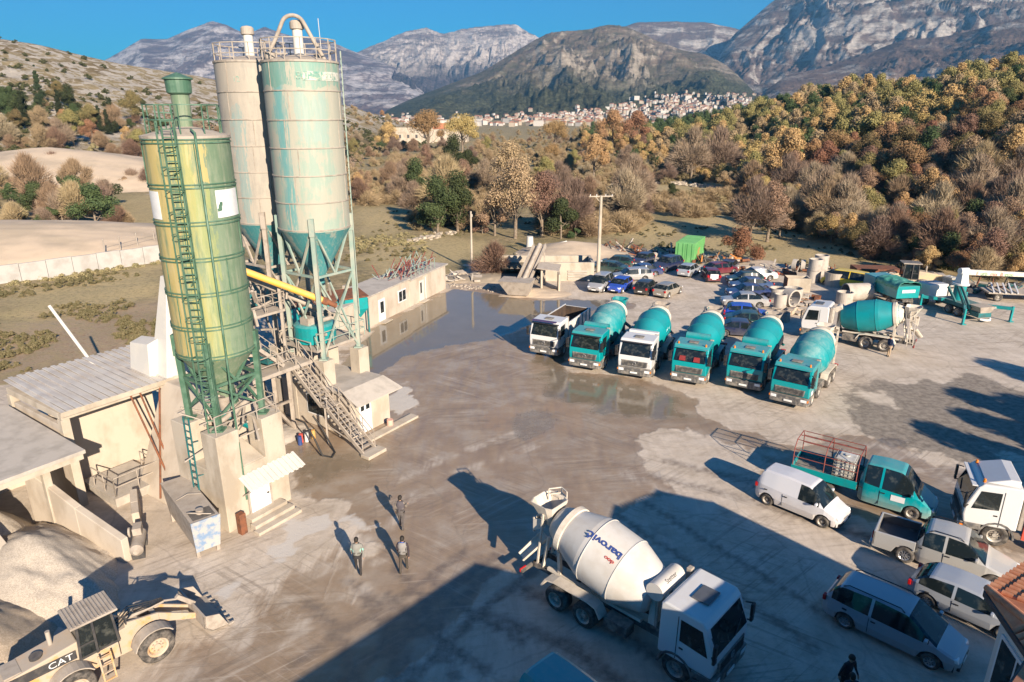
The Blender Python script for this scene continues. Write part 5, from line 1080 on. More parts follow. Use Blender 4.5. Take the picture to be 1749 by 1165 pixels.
def car(name, label, cat, kind, pm, group=None, glass_sides=3, rim=None, spokes=5, rack=False, wr=.31, side_from=None, trim=None, hi=True):
    c = CARS[kind]; L_, W_, H = c['L'], c['W'], c['H']; t = thing(name, label, cat, (0, 0, 0), 0, group)
    NX = 46; xs = sorted(set([L_*i/NX for i in range(NX+1)]+[c['x0'], c['x1'], c['x2'], c['x3'], .03, L_-.03, .12, L_-.12]+[c['x1']+.1, c['x1']+.16, (c['x1']+c['x2'])/2-.05, (c['x1']+c['x2'])/2+.05, c['x2']-.08]))
    hw = W_/2; sill = .24
    def topz(x):       # centre line
        pts = [(0, .62), (.05, .72), (.2, .80), (c['x0']-.02, c['hz']), (c['x0'], c['hz']+.01), (c['x1'], H-.05), ((c['x1']+c['x2'])/2, H), (c['x2'], H-.06), (c['x3'], c['bz']+.02), (L_-.1, c['bz']-.05), (L_, c['bz']-.28)]
        xs_ = np.clip(x+np.linspace(-.16, .16, 7), 0, L_); return float(np.interp(xs_, [p[0] for p in pts], [p[1] for p in pts]).mean())
    def belt(x): return min(topz(x)-.0, float(np.interp(x, [0, .2, c['x0'], c['x3'], L_], [.60, .74, c['hz']-.04, c['bz']-.03, c['bz']-.26])))
    def width(x): return hw*float(np.interp(np.clip(x+np.linspace(-.12, .12, 5), 0, L_), [0, .06, .16, .5, 1.2, L_-1, L_-.3, L_-.08, L_], [.55, .76, .86, .95, 1, 1, .95, .88, .72]).mean())
    def bottom(x):
        z = float(np.interp(x, [0, .1, L_-.1, L_], [.30, .22, .24, .32]))
        for ax in (c['fa'], c['ra']):
            r = wr+.065
            if abs(x-ax) < r: z = max(z, wr+math.sqrt(r*r-(x-ax)**2))
        return z
    rows = []
    for x in xs:
        w = width(x); zt, zb, zo = topz(x), belt(x), bottom(x); gh = max(0, zt-zb); ins = .30*gh
        cab = gh > .06
        zm = min(max(zo+.02, .55), zb-.04); zt2 = zt-(.07 if cab else .03); 
        wt = (w-ins-.02) if cab else w*.86
        row = [(w*.93, zo), (w, max(zm, zo+.005)), (w*.985, zb), (wt, zt2-.0), (wt-.12 if cab else w*.6, zt-.015), (0, zt)]
        if not cab: row[2] = (w*.96, zb-.03 if zb-.03 > row[1][1] else row[1][1]+.01); row[3] = (w*.86, zt-.03)
        rows.append((x, row))
    body, side, front, rear = MB(), {1: MB(), -1: MB()}, MB(), MB()
    for m in (body, front, rear, side[1], side[-1]): m.smooth = True
    x1, x2 = c['x1'], c['x2']
    pill = [(c['x1']+c['x2'])/2-.05, (c['x1']+c['x2'])/2+.05]
    for (xa, ra), (xb, rb) in zip(rows, rows[1:]):
        xm = (xa+xb)/2
        for s in (1, -1):
            for j in range(5):
                q = [(-xa, s*ra[j][0], ra[j][1]), (-xb, s*rb[j][0], rb[j][1]), (-xb, s*rb[j+1][0], rb[j+1][1]), (-xa, s*ra[j+1][0], ra[j+1][1])]
                tgt = body
                if j == 2 and c['x0']+.28 < xm < c['x3']-.22 and topz(xm)-belt(xm) > .14 and not (pill[0] < xm < pill[1]) and xm < (side_from or 99): tgt = side[s]
                if j >= 3 and c['x0']+.02 < xm < x1-.0: tgt = front
                if j >= 3 and x2+.0 < xm < c['x3']-.03: tgt = rear
                tgt.add(q, [(0, 1, 2, 3) if s == -1 else (3, 2, 1, 0)])
    for i, (x, r_) in ((0, rows[0]), (-1, rows[-1])):
        pts = [(-x, p[0], p[1]) for p in r_]+[(-x, -p[0], p[1]) for p in r_[::-1]]
        body.add(pts, [tuple(range(len(pts))) if i == 0 else tuple(range(len(pts)-1, -1, -1))], False)
    body.build('body', pm, t); front.build('windscreen', M['glass'], t); rear.build('rear_window', M['glass'], t)
    for s in (1, -1):
        if side[s].f: side[s].build('side_window', M['glass'], t)
    b = MB(); b.box(-L_+.15, -.15, -hw*.8, hw*.8, .2, .55); b.build('underbody', M['black'], t)
    for ax in (c['fa'], c['ra']):
        for s in (1, -1): wheel(t, -ax, s*(hw-.13), wr, .2, s, rim or M['alloy'], n=20, spokes=spokes)
    for s in (1, -1):
        b = MB(); b.hexa([(-.30, s*.58*hw/.89-.16, .60), (-.04, s*.58*hw/.89-.14, .60), (-.04, s*.58*hw/.89+.14, .60), (-.30, s*.58*hw/.89+.2, .60), (-.36, s*.58*hw/.89-.16, .75), (-.10, s*.58*hw/.89-.14, .73), (-.10, s*.58*hw/.89+.14, .73), (-.36, s*.58*hw/.89+.2, .75)]); b.build('headlight', M['lamp'], t, .02)
        b = MB(); b.cbox((-L_+.04, s*(hw*.78), c['bz']-.18), (.12, .2, .22)); b.build('tail_light', M['tail'], t, .02)
        b = MB(); b.cbox((-c['x0']-.32, s*(hw+.08), c['hz']+.13), (.12, .2, .13)); b.build('mirror', pm, t, .03)
    b = MB(); b.cbox((-.035, 0, .34), (.1, W_*.72, .12)); b.build('bumper_trim', trim or M['black'], t, .02)
    b = MB(); b.cbox((-.03, 0, .56), (.06, .5, .1)); b.build('grille', M['black'], t, .01)
    b = MB(); b.cbox((.02, 0, .42), (.02, .46, .1)); b.cbox((-L_-.005, 0, .6 if kind in ('sedan', 'minivan') else .5), (.02, .46, .1)); b.build('number_plate', M['plate'], t)
    if rack:
        for s in (1, -1): b = MB(); b.tube([(-x1-.15, s*(hw-.27), H-.1), (-x1-.3, s*(hw-.28), H+.02), (-x2+.3, s*(hw-.28), H+.02), (-x2+.1, s*(hw-.27), H-.1)], .02, 5); b.build('roof_rail', M['black'], t)
    if hi:
        for s in (1, -1):
            b = MB(); xm = (c['x1']+c['x2'])/2; w_ = hw+.004
            b.box(-xm-.01, -xm+.008, min(s*(w_-.03), s*w_), max(s*(w_-.03), s*w_), .34, c['hz']-.06)
            for hx in (xm-.15, xm+.85): b.box(-hx-.08, -hx+.08, min(s*(w_-.02), s*(w_+.02)), max(s*(w_-.02), s*(w_+.02)), c['hz']-.16, c['hz']-.12)
            b.build('door_seam', M['black'], t)
    return t
def cp(n, c, dust=.22, metal=.0): return paint(n, c, dust, .28, metal=metal)
P = {'silver': cp('silver_paint', (.42, .42, .42), .2, .3), 'blue': cp('bright_blue_paint', (.01, .06, .40), .08), 'navy': cp('navy_paint', (.012, .02, .06), .12), 'bluegrey': cp('blue_grey_paint', (.03, .07, .17), .15), 'dkgreen': cp('dark_green_paint', (.008, .045, .045), .12), 'black': cp('black_paint', (.01, .01, .012), .12), 'champ': cp('champagne_paint', (.34, .31, .26), .2, .3), 'maroon': cp('maroon_paint', (.12, .005, .02), .1), 'yellow': cp('yellow_van_paint', (.70, .50, .03), .1), 'white': cp('car_white_paint', (.6, .6, .6), .15), 'darkblue': cp('dark_blue_paint', (.01, .03, .12), .1), 'whitevan': cp('white_van_paint', (.62, .62, .64), .3), 'ltblue': cp('pale_silver_blue_paint', (.36, .39, .43), .15, .2), 'pickup': cp('silver_pickup_paint', (.50, .49, .46), .25, .3)}
def pc(t, c, heading, ctr=True):
    """c: ground point of the car's centre"""
    Lc = [CARS[k]['L'] for k in CARS]; L_ = t.get('_l', 4.5); h = R(heading); t.location = (c[0]+math.cos(h)*L_/2, c[1]+math.sin(h)*L_/2, 0); t.rotation_euler.z = h; return t
def mk(name, label, cat, kind, col, u, v, hd, group='cars parked at the back of the yard', **k):
    t = car(name, label, cat, kind, P[col], group, hi=False, **k); L_ = CARS[kind]['L']; c = G(u, v, .5); h = R(hd)
    t.location = (c.x+math.cos(h)*L_/2, c.y+math.sin(h)*L_/2, 0); t.rotation_euler.z = h; return t
mk('minivan', 'silver minivan facing out of the lot beside the shallow pool', 'car', 'minivan', 'silver', 1026, 486, 244)
mk('parked_car', 'bright blue hatchback facing the mixer trucks', 'car', 'hatch', 'blue', 1059, 488, 240)
mk('parked_car', 'black hatchback with its tail to the camera beside the bright blue one', 'car', 'hatch', 'black', 1103, 491, 62)
mk('parked_car', 'champagne hatchback with its tail to the camera and a wet patch beside it', 'car', 'hatch', 'champ', 1141, 496, 50)
mk('parked_car', 'silver estate car parked side on behind the bright blue hatchback', 'car', 'wagon', 'silver', 1080, 471, 186)
mk('parked_car', 'dark blue saloon mostly hidden behind the silver estate car', 'car', 'sedan', 'darkblue', 1098, 463, 186)
mk('parked_car', 'dark green saloon beside the concrete wall, front one of two', 'car', 'sedan', 'dkgreen', 1041, 458, 150)
mk('parked_car', 'dark green hatchback parked behind the other green one', 'car', 'hatch', 'dkgreen', 1054, 448, 160)
mk('parked_car', 'navy car with its nose to the camera beside the scrap heap', 'car', 'hatch', 'navy', 1099, 444, 235)
mk('off_roader', 'dark off-roader parked nose first in front of the green container', 'car', 'suv', 'navy', 1140, 454, 222)
mk('parked_car', 'small silver car with its tail to the camera beside the container', 'car', 'hatch', 'ltblue', 1177, 462, 55)
tt = mk('parked_car', 'maroon hatchback with open tailgate showing a white load', 'car', 'hatch', 'maroon', 1214, 470, 85)
b = MB(); b.cbox((-4.1, 0, .82), (.05, .9, .5)); b.build('white_load', M['pvc'], tt, .05)
mk('parked_car', 'dark red car in the shade between the maroon and navy ones', 'car', 'hatch', 'maroon', 1232, 460, 20)
mk('parked_car', 'navy hatchback standing behind the dark red car by the rusty bush', 'car', 'hatch', 'navy', 1246, 455, 60)
mk('parked_car', 'white rear saloon heading the side-on row, farthest from the camera', 'car', 'sedan', 'white', 1292, 470, 183)
mk('parked_car', 'dark teal car second in the side-on row from the scrap side', 'car', 'hatch', 'dkgreen', 1272, 477, 182)
mk('parked_car', 'dark blue saloon between the teal car and the blue-grey one', 'car', 'sedan', 'bluegrey', 1282, 487, 181)
mk('parked_car', 'blue-grey saloon parked right behind the silver saloon', 'car', 'sedan', 'darkblue', 1278, 499, 180)
mk('parked_car', 'silver saloon parked side on in the middle of the row', 'car', 'sedan', 'silver', 1272, 514, 172)
mk('parked_car', 'royal blue hatchback facing the pipes beside the silver saloon', 'car', 'hatch', 'blue', 1274, 535, -12)
mk('parked_car', 'dark teal saloon squeezed between the royal blue and black cars', 'car', 'sedan', 'dkgreen', 1281, 548, -14)
mk('parked_car', 'black saloon with pale wheels closest to the mixer trucks', 'car', 'sedan', 'navy', 1265, 563, -14)
mk('delivery_van', 'yellow van with its tail to the camera between pipe rings', 'van', 'panel', 'yellow', 1443, 482, 137, group=None, glass_sides=0, side_from=0)
# foreground cars
def fg(t, rear, front, kind):
    c = CARS[kind]; rear, front = Vector(rear), Vector(front); d = (front-rear).normalized(); p = front+d*c['fa']; t.location = (p.x, p.y, 0); t.rotation_euler.z = math.atan2(d.y, d.x)
fg(car('delivery_van', 'small white panel van with dusty sills parked before the teal flatbed', 'van', 'van', P['whitevan'], None, rim=M['rim'], spokes=0, side_from=1.95, wr=.31), (13.2, 30.0), (15.05, 28.1), 'van')
fg(car('parked_car', 'silver hatchback parked between pickup and minivan, half in shade', 'car', 'hatch', P['ltblue'], None, spokes=9, wr=.31), (16.85, 22.6), (18.6, 20.85), 'hatch')
fg(car('minivan', 'silver minivan with roof rails standing wholly in shade', 'car', 'minivan', P['ltblue'], None, spokes=8, rack=True, wr=.32), (13.15, 21.55), (15.15, 19.6), 'minivan')
CARS['roofvan'] = dict(CARS['panel']); tt = car('delivery_van', 'white van roof corner cut off by the bottom edge beside the white truck', 'van', 'panel', P['white'], None, spokes=0, side_from=1.9); tt.location = (8.9, 11.6, 0); tt.rotation_euler.z = R(-46)
CARS['tealvan'] = dict(CARS['panel'], H=2.0, W=2.0); tt = car('delivery_van', 'teal van roof cut off by the bottom picture edge in the shade', 'van', 'tealvan', cp('teal_van_paint', (.0, .26, .29)), None, spokes=0, side_from=1.9); c = G(952, 1150, 1.95); h = R(-48); tt.location = (c.x+math.cos(h)*3.9, c.y+math.sin(h)*3.9, 0); tt.rotation_euler.z = h
# pickup
def pickup():
    t = thing('pickup_truck', 'silver double cab pickup with empty dark bed and black roof rails', 'pickup'); pm = P['pickup']; hw = .95; L_ = 5.3
    CARS['pk'] = dict(L=3.75, W=1.9, H=1.82, hz=1.12, x0=1.25, x1=1.95, x2=3.45, x3=3.74, bz=1.1, fa=.9, ra=9)
    c = car('tmp', 'x', 'x', 'pk', pm, None, spokes=0, rack=True, wr=.38, hi=True)
    for ch in list(c.children): ch.parent = t
    bpy.data.objects.remove(c)
    for ch in list(t.children):
        if ch.name.startswith('tail_light'): bpy.data.objects.remove(ch)
    for ch in [x for x in t.children if x.name.startswith('wheel')][2:]:
        for g in list(ch.children): bpy.data.objects.remove(g)
        bpy.data.objects.remove(ch)
    for s in (1, -1): wheel(t, -4.05, s*(hw-.13), .38, .24, s, M['alloy'], n=24, spokes=9)
    b = MB()
    for s in (1, -1):
        xs = [3.72+.07*i for i in range(24)]
        pts = []; r = .46
        low = [(-x, (.38+math.sqrt(r*r-(x-4.05)**2)) if abs(x-4.05) < r else .36) for x in xs]
        y0, y1 = sorted((s*(hw-.09), s*hw)); b.xprism([(-3.72, 1.14)]+low+[(-xs[-1], 1.12)], y0, y1)
    b.box(-5.33, -5.24, -hw, hw, .45, 1.12); b.box(-5.24, -3.72, -hw+.09, hw-.09, .62, .7); b.build('load_bed', pm, t, .02)
    b = MB(); b.box(-5.24, -3.73, -hw+.1, hw-.1, .7, .72); b.box(-5.235, -3.73, -hw+.09, -hw+.11, .7, 1.1); b.box(-5.235, -3.73, hw-.11, hw-.09, .7, 1.1); b.box(-3.76, -3.735, -hw+.1, hw-.1, .7, 1.1); b.build('bed_liner', simple('bed_liner', (.06, .06, .065), .7), t)
    b = MB(); b.box(-5.45, -5.3, -.9, .9, .42, .55); b.build('rear_bumper', M['alloy'], t, .03)
    for s in (1, -1): b = MB(); b.cbox((-5.34, s*.85, .9), (.06, .14, .34)); b.build('tail_light', M['tail'], t)
    return t
t = pickup(); h = R(-37); t.location = (19.95+math.cos(h)*.9, 23.75+math.sin(h)*.9, 0); t.rotation_euler.z = h
# double cab flatbed
t = thing('flatbed_truck', 'teal double cab flatbed truck with a red tubular cage over its bed', 'flatbed truck'); CARS['dc'] = dict(L=3.35, W=1.95, H=2.25, hz=1.15, x0=.72, x1=1.5, x2=3.28, x3=3.34, bz=1.3, fa=.95, ra=9)
pm = paint('teal_flatbed_paint', (.0, .27, .30), .3); c = car('tmp', 'x', 'x', 'dc', pm, None, spokes=0, wr=.34, rim=M['rim'])
for ch in list(c.children): ch.parent = t
bpy.data.objects.remove(c)
for ch in list(t.children):
    if ch.name.startswith('tail_light'): bpy.data.objects.remove(ch)
for ch in [x for x in t.children if x.name.startswith('wheel')][2:]:
    for g in list(ch.children): bpy.data.objects.remove(g)
    bpy.data.objects.remove(ch)
for s in (1, -1): wheel(t, -4.75, s*.8, .34, .36, s, M['rim'], n=24)
b = MB(); b.box(-6.4, -3.0, -.4, .4, .45, .62); b.build('chassis', M['chassis'], t)
b = MB(); b.box(-6.5, -3.42, -1.0, 1.0, .82, .92); b.build('bed_floor', M['chassis'], t)
for nm, bx in (('side_board', (-6.5, -3.42, -1.04, -1.0)), ('side_board', (-6.5, -3.42, 1.0, 1.04)), ('tail_board', (-6.54, -6.5, -1.04, 1.04))):
    b = MB(); b.box(*bx, .8, 1.22); b.build(nm, M['teal'], t)
b = MB()
ribs = [(0, .0, 1.2), (0, .0, 2.15)]
for x in (-6.48, -5.0, -3.48):
    b.tube([(x, -1.0, 1.2), (x, -.98, 2.1), (x, -.62, 2.5), (x, .62, 2.5), (x, .98, 2.1), (x, 1.0, 1.2)], .025, 5)
for (y, z) in ((-.99, 1.7), (-.98, 2.1), (-.62, 2.5), (0, 2.5), (.62, 2.5), (.98, 2.1), (.99, 1.7)): b.tube([(-6.48, y, z), (-3.48, y, z)], .022, 5)
b.build('cage', M['red'], t)
b = MB(); b.box(-1.9, -1.3, -.985, -.975, .75, 1.05); b.build('door_sticker', M['pvc'], t)
h = R(-36); t.location = (19.55+math.cos(h)*.95, 28.95+math.sin(h)*.95, 0); t.rotation_euler.z = h; DC = t
def ibc(label, loc, rz, group=None, s=1.0):
    o = thing('liquid_tank', label, 'tank container', loc, rz, group)
    b = MB(); b.box(-.46, .46, -.56, .56, .14, 1.08); b.cyl((0, 0, 1.08), (0, 0, 1.14), .12, .12, 12); b.build('tank', simple('milky_plastic', (.55, .55, .52), .5, c2=(.4, .38, .33), scale=2), o, .06)
    b = MB()
    for k in range(6): z = .18+k*.18; [b.bar(p, q, .025) for p, q in (((-.5, -.6, z), (.5, -.6, z)), ((.5, -.6, z), (.5, .6, z)), ((.5, .6, z), (-.5, .6, z)), ((-.5, .6, z), (-.5, -.6, z)))]
    for k in range(6):
        x = -.5+k*.2; b.bar((x, -.6, .1), (x, -.6, 1.1), .02); b.bar((x, .6, .1), (x, .6, 1.1), .02)
    for k in range(7): y = -.6+k*.2; b.bar((-.5, y, .1), (-.5, y, 1.1), .02); b.bar((.5, y, .1), (.5, y, 1.1), .02)
    b.build('cage', M['rim'], o); b = MB(); b.box(-.5, .5, -.6, .6, 0, .1); b.build('pallet', M['dark'], o); return o
hv = Vector((math.cos(h), math.sin(h), 0)); pz = Vector(t.location)-hv*4.15
ibc('grey caged plastic tank standing on the teal flatbed', (pz.x, pz.y, .93), h)
# rear truck with green tarp
t = thing('tarp_truck', 'teal truck with a crumpled green tarpaulin over its load, tail to camera', 'truck', G(1546, 528), R(98))
b = MB(); b.box(0, 3.2, -1.2, 1.2, 1.1, 2.3); b.build('load_box', M['teal'], t, .02)
tv = simple('green_tarpaulin', (.05, .25, .18), .55, c2=(.12, .36, .28), scale=2.5, bump=.5)
xs = np.linspace(-.1, 3.3, 30); ys = np.linspace(-1.3, 1.3, 18); Xh, Yh = np.meshgrid(xs, ys); Zh = 2.35+.35*(1-(np.abs(Yh)/1.3)**4)+(fbm(Xh*1.7, Yh*2, 3)-.5)*.3-np.where(np.abs(Yh) > 1.22, .3, 0)
o_ = grid_mesh('tarpaulin', Xh, Yh, Zh, tv); o_.parent = t; sm_ = o_.modifiers.new('thickness', 'SOLIDIFY'); sm_.thickness = .02
b = MB(); b.box(-.05, -.02, -.7, .7, 1.65, 1.95); b.build('name_plate', M['pvc'], t)
b = MB(); b.box(0, 5.2, -.45, .45, .7, .95); b.build('chassis', M['chassis'], t)
b = MB(); b.box(3.45, 5.3, -1.2, 1.2, .9, 2.5); b.build('cab', M['p_cab'], t, .08)
for x in (1.0, 4.3):
    for s in (1, -1): wheel(t, x, s*.98, .5, .4, s)
# ---------------- people ----------------
SK = simple('skin', (.42, .24, .16), .6); SHOE = simple('shoe_leather', (.05, .045, .04), .6)
def person(label, loc, heading, jacket, trousers, hair=(.02, .015, .01), stride=.22, arms=((.08, 1.12, .12), (-.08, 1.12, .02)), sleeve=None, lean=0., collar=None, vest=None, band=None):
    s = stride
    V = [((0, 0, .95), .135, 't'), ((0, 0, .93), .13, 't'), ((lean*.3, 0, 1.1), .125, 'j'), ((lean*.7, 0, 1.33), .145, 'j'), ((lean, 0, 1.47), .075, 'j'), ((lean*1.1+.005, 0, 1.54), .052, 's'), ((lean*1.2+.02, 0, 1.62), .082, 's'), ((lean*1.25+.02, 0, 1.71), .078, 's')]
    E_ = [(0, 1), (0, 2), (2, 3), (3, 4), (4, 5), (5, 6), (6, 7)]
    def add(p, r, z, par): V.append((p, r, z)); E_.append((par, len(V)-1)); return len(V)-1
    add((lean*1.2+.11, 0, 1.625), .018, 's', 6)
    for sg, st in ((1, s), (-1, -s)):
        h_ = add((0, sg*.10, .88), .098, 't', 1); k_ = add((st*.55+.03, sg*.105, .50), .068, 't', h_); a_ = add((st-.02, sg*.11, .11), .05, 't', k_); add((st-.05, sg*.11, .05), .042, 'f', a_); add((st+.13, sg*.12, .035), .036, 'f', a_)
    for i, sg in enumerate((1, -1)):
        ex, ez, wx = arms[i]
        sh = add((lean*.9, sg*.19, 1.41), .066, 'v', 3); el = add((lean+ex*.5-.03, sg*.26, 1.13), .046, 'v', sh); wr = add((lean+ex*1.6, sg*(.27-abs(wx)*.1), .88+wx), .032, 'v', el); pa = add((lean+ex*1.6+.03, sg*(.27-abs(wx)*.1), .81+wx*1.1), .034, 's', wr)
        for j in range(4):
            f1 = add((lean+ex*1.6+.01+.018*j, sg*.265, .755+wx*1.1), .0095, 's', pa); add((lean+ex*1.6+.03+.018*j, sg*.25, (.70, .69, .695, .71)[j]+wx*1.1), .008, 's', f1)
        add((lean+ex*1.6+.075, sg*.25, .775+wx*1.1), .011, 's', pa)
    me = bpy.data.meshes.new('sk'); me.from_pydata([v[0] for v in V], E_, []); ob = bpy.data.objects.new('sk', me); COL.objects.link(ob)
    md = ob.modifiers.new('s', 'SKIN'); md.use_smooth_shade = True
    for i, v in enumerate(V): me.skin_vertices[0].data[i].radius = (v[1], v[1]*(1.25 if v[2] in 'jt' and i in (0, 1, 2, 3) else 1)); 
    me.skin_vertices[0].data[0].use_root = True
    sb = ob.modifiers.new('b', 'SUBSURF'); sb.levels = 1; sb.render_levels = 1
    dg = bpy.context.evaluated_depsgraph_get(); dg.update(); m2 = bpy.data.meshes.new_from_object(ob.evaluated_get(dg)); bpy.data.objects.remove(ob)
    mats = [simple('jacket_cloth', jacket, .85, scale=9), simple('trouser_cloth', trousers, .85, scale=9), SK, SHOE, simple('sleeve_cloth', sleeve or jacket, .85, scale=9), simple('band_cloth', band or collar or jacket, .8)]
    m2.materials.clear()
    for m in mats: m2.materials.append(m)
    co = np.array([v[0] for v in V]); zn = {'j': 0, 't': 1, 's': 2, 'f': 3, 'v': 4}
    # sample bones
    pts, zs = [], []
    for a, b in E_:
        for f in (0, .25, .5, .75, 1): pts.append(co[a]*(1-f)+co[b]*f); zs.append(zn[V[b][2] if f > .3 else V[a][2]])
    pts = np.array(pts)
    for p in m2.polygons:
        c = np.array(p.center); z = zs[int(np.argmin(((pts-c)**2).sum(1)))]
        if c[2] > 1.50 and abs(c[1]) < .16: z = 2
        if z == 0 and (c[2] < .98): z = 1
        if band and z in (0, 4) and 1.20 < c[2] < 1.27: z = 5
        if collar and 1.42 < c[2] < 1.52 and abs(c[1]) < .14: z = 5
        p.material_index = z; p.use_smooth = True
    o = bpy.data.objects.new('person', m2); COL.objects.link(o); tag(o, label, 'person'); o.location = loc; o.rotation_euler.z = R(heading)
    b = MB(); b.smooth = True; b.M = Matrix.Translation((lean*1.25+.005, 0, 1.675)) @ Matrix.Diagonal((1.12, .95, 1.05, 1)); b.lathe([(.10*math.cos(R(a)), .10*math.sin(R(a))) for a in range(-25, 91, 16)], 16); b.M = Matrix.Translation((lean*1.25-.035, 0, 1.635)); b.lathe([(.085*math.cos(R(a)), .095*math.sin(R(a))) for a in range(-40, 91, 18)], 14); b.build('hair', simple('hair', hair, .7), o)
    if vest: b = MB(); b.smooth = True; b.M = Matrix.Translation((lean*.5, 0, 0)) @ Matrix.Diagonal((.85, 1.15, 1, 1)); b.lathe([(.155, 1.0), (.165, 1.15), (.185, 1.32), (.15, 1.44), (.10, 1.49)], 18); b.build('vest', simple('vest_cloth', vest, .85), o)
    return o
person('person in grey striped work jacket and black trousers walking nearest the loader', G(613, 979), 96, (.20, .20, .18), (.025, .022, .022), band=(.25, .5, .42), vest=(.22, .22, .20))
person('person in grey vest with bright blue collar and dark sleeves, walking away', G(690, 977), 88, (.22, .21, .20), (.06, .05, .04), sleeve=(.04, .03, .035), collar=(.02, .12, .5), vest=(.24, .23, .22), stride=-.18)
person('person in dark grey overalls with one arm raised, ahead of the other two', G(686, 903), 84, (.10, .09, .09), (.085, .075, .07), sleeve=(.22, .19, .16), vest=(.085, .075, .085), arms=((.05, 1.12, .0), (.22, 1.12, .34)), stride=.2)
person('person in navy jacket and beige trousers standing by the rear wheels of a mixer truck', G(1517, 609), 200, (.015, .035, .09), (.40, .30, .20), stride=.05, lean=.06)
person('person in dark jacket standing in the shade near the bottom edge', G(1452, 1117, 1.72)-Vector((0, 0, 1.72)), -70, (.02, .02, .025), (.02, .02, .02), stride=.05, lean=.08)
person('person in dark blue jacket in the shade at the bottom edge, nearer the camera', G(1457, 1152, 1.72)-Vector((0, 0, 1.72)), 95, (.03, .045, .07), (.02, .02, .025), stride=.05)

# ---------------- wheel loaders ----------------
def loader(name, label, cat, body_m, loc, hd, s=1.0, text=None, dustm=None):
    t = thing(name, label, cat, loc, R(hd)); t.scale = (s, s, s); D = dustm or M['dusty']
    for x in (0, -3.2):
        for sg in (1, -1): wheel(t, x, sg*1.02, .76, .6, sg, body_m, n=30)
    b = MB(); b.hexa([(-5.6, -.62, .95), (-2.7, -.62, .95), (-2.7, .62, .95), (-5.6, .62, .95), (-5.5, -.6, 2.1), (-2.7, -.62, 2.45), (-2.7, .62, 2.45), (-5.5, .6, 2.1)]); b.build('engine_hood', body_m, t, .05)
    b = MB(); b.box(-6.0, -5.5, -1.1, 1.1, .7, 1.5); b.build('counterweight', D, t, .06)
    b = MB(); b.cyl((-4.1, -.1, 2.2), (-4.1, -.1, 2.38), .24, .24, 18); b.build('air_intake', M['dark'], t)
    b = MB(); b.cyl((-3.5, .2, 2.3), (-3.5, .2, 3.0), .09, .09, 12); b.build('exhaust', D, t)
    b = MB(); b.box(-5.3, -4.7, -.5, .5, 2.1, 2.22); b.build('hood_grille', D, t)
    b = MB(); b.box(-3.0, -1.3, -.7, .7, .8, 1.55); b.build('cab_base', body_m, t, .03)
    b = MB(); cx0, cx1 = -2.75, -1.25
    b.hexa([(cx0, -.68, 1.6), (cx1, -.62, 1.6), (cx1, .62, 1.6), (cx0, .68, 1.6), (cx0+.1, -.7, 3.2), (cx1-.1, -.66, 3.2), (cx1-.1, .66, 3.2), (cx0+.1, .7, 3.2)]); cb = b.build('cab_glass', M['glass'], t, .02)
    b = MB()
    for (x, y) in ((cx0, .68), (cx0, -.68), (cx1, .63), (cx1, -.63), (-2.1, .69), (-2.1, -.69)): b.bar((x, y*1.02, 1.55), (x+(.1 if x < -2.2 else (-.1 if x > -2 else 0)), y*1.04, 3.2), .09)
    for y in (-.7, .7): b.bar((cx0, y, 2.2), (-2.1, y, 2.2), .05); b.bar((cx0, y*1.0, 1.6), (cx1, y*.9, 1.6), .08)
    b.build('cab_frame', M['dark'], t)
    b = MB(); n = 12
    b.box(cx0-.15, cx1+.15, -.85, .85, 3.2, 3.3)
    for k in range(n): x = cx0-.1+1.7*k/n; b.box(x, x+.07, -.8, .8, 3.3, 3.33)
    b.build('cab_roof', D, t, .02)
    for sg in (1, -1):
        b = MB(); b.bar((cx1, sg*.7, 2.9), (cx1+.25, sg*1.15, 2.9), .04); b.cbox((cx1+.25, sg*1.18, 2.8), (.05, .2, .35)); b.build('mirror', M['dark'], t)
        b = MB(); b.bar((-2.2, sg*1.25, .35), (-2.2, sg*1.05, 1.6), .06); b.bar((-1.75, sg*1.25, .35), (-1.75, sg*1.05, 1.6), .06)
        for z in (.4, .75, 1.1, 1.45): b.bar((-2.2, sg*(1.25-.16*(z-.35)), z), (-1.75, sg*(1.25-.16*(z-.35)), z), .09, .04)
        b.build('access_ladder', body_m, t)
        for x in (0, -3.2):
            b = MB(); pts = [(x+.88*math.cos(R(a)), .76+.88*math.sin(R(a))) for a in range(35, 166, 13)]; out = [(x+.93*math.cos(R(a)), .76+.93*math.sin(R(a))) for a in range(165, 34, -13)]; y0, y1 = sorted((sg*.68, sg*1.32)); b.xprism(pts+out, y0, y1); b.build('fender', D, t)
        b = MB(); b.hexa([(-.9, sg*.42-.06, 1.7), (.5, sg*.42-.06, 1.35), (.5, sg*.42+.06, 1.35), (-.9, sg*.42+.06, 1.7), (-.9, sg*.42-.06, 2.15), (.5, sg*.42-.06, 1.85), (.5, sg*.42+.06, 1.85), (-.9, sg*.42+.06, 2.15)]); b.hexa([(.5, sg*.42-.06, 1.35), (2.1, sg*.42-.06, .55), (2.1, sg*.42+.06, .55), (.5, sg*.42+.06, 1.35), (.5, sg*.42-.06, 1.85), (2.1, sg*.42-.06, .85), (2.1, sg*.42+.06, .85), (.5, sg*.42+.06, 1.85)]); b.build('boom_arm', body_m, t, .02)
        b = MB(); b.cyl((-.8, sg*.25, 1.2), (.4, sg*.25, 1.45), .09, .09, 10); b.build('lift_cylinder', D, t)
    b = MB(); b.cyl((-.7, 0, 2.0), (.9, 0, 2.0), .1, .1, 10); b.cyl((.9, 0, 2.0), (1.5, 0, 1.75), .05, .05, 8); b.bar((1.5, 0, 1.9), (2.2, 0, 1.1), .16, .2); b.cbox((.4, 0, 1.6), (.2, .85, .2)); b.build('tilt_cylinder', D, t)
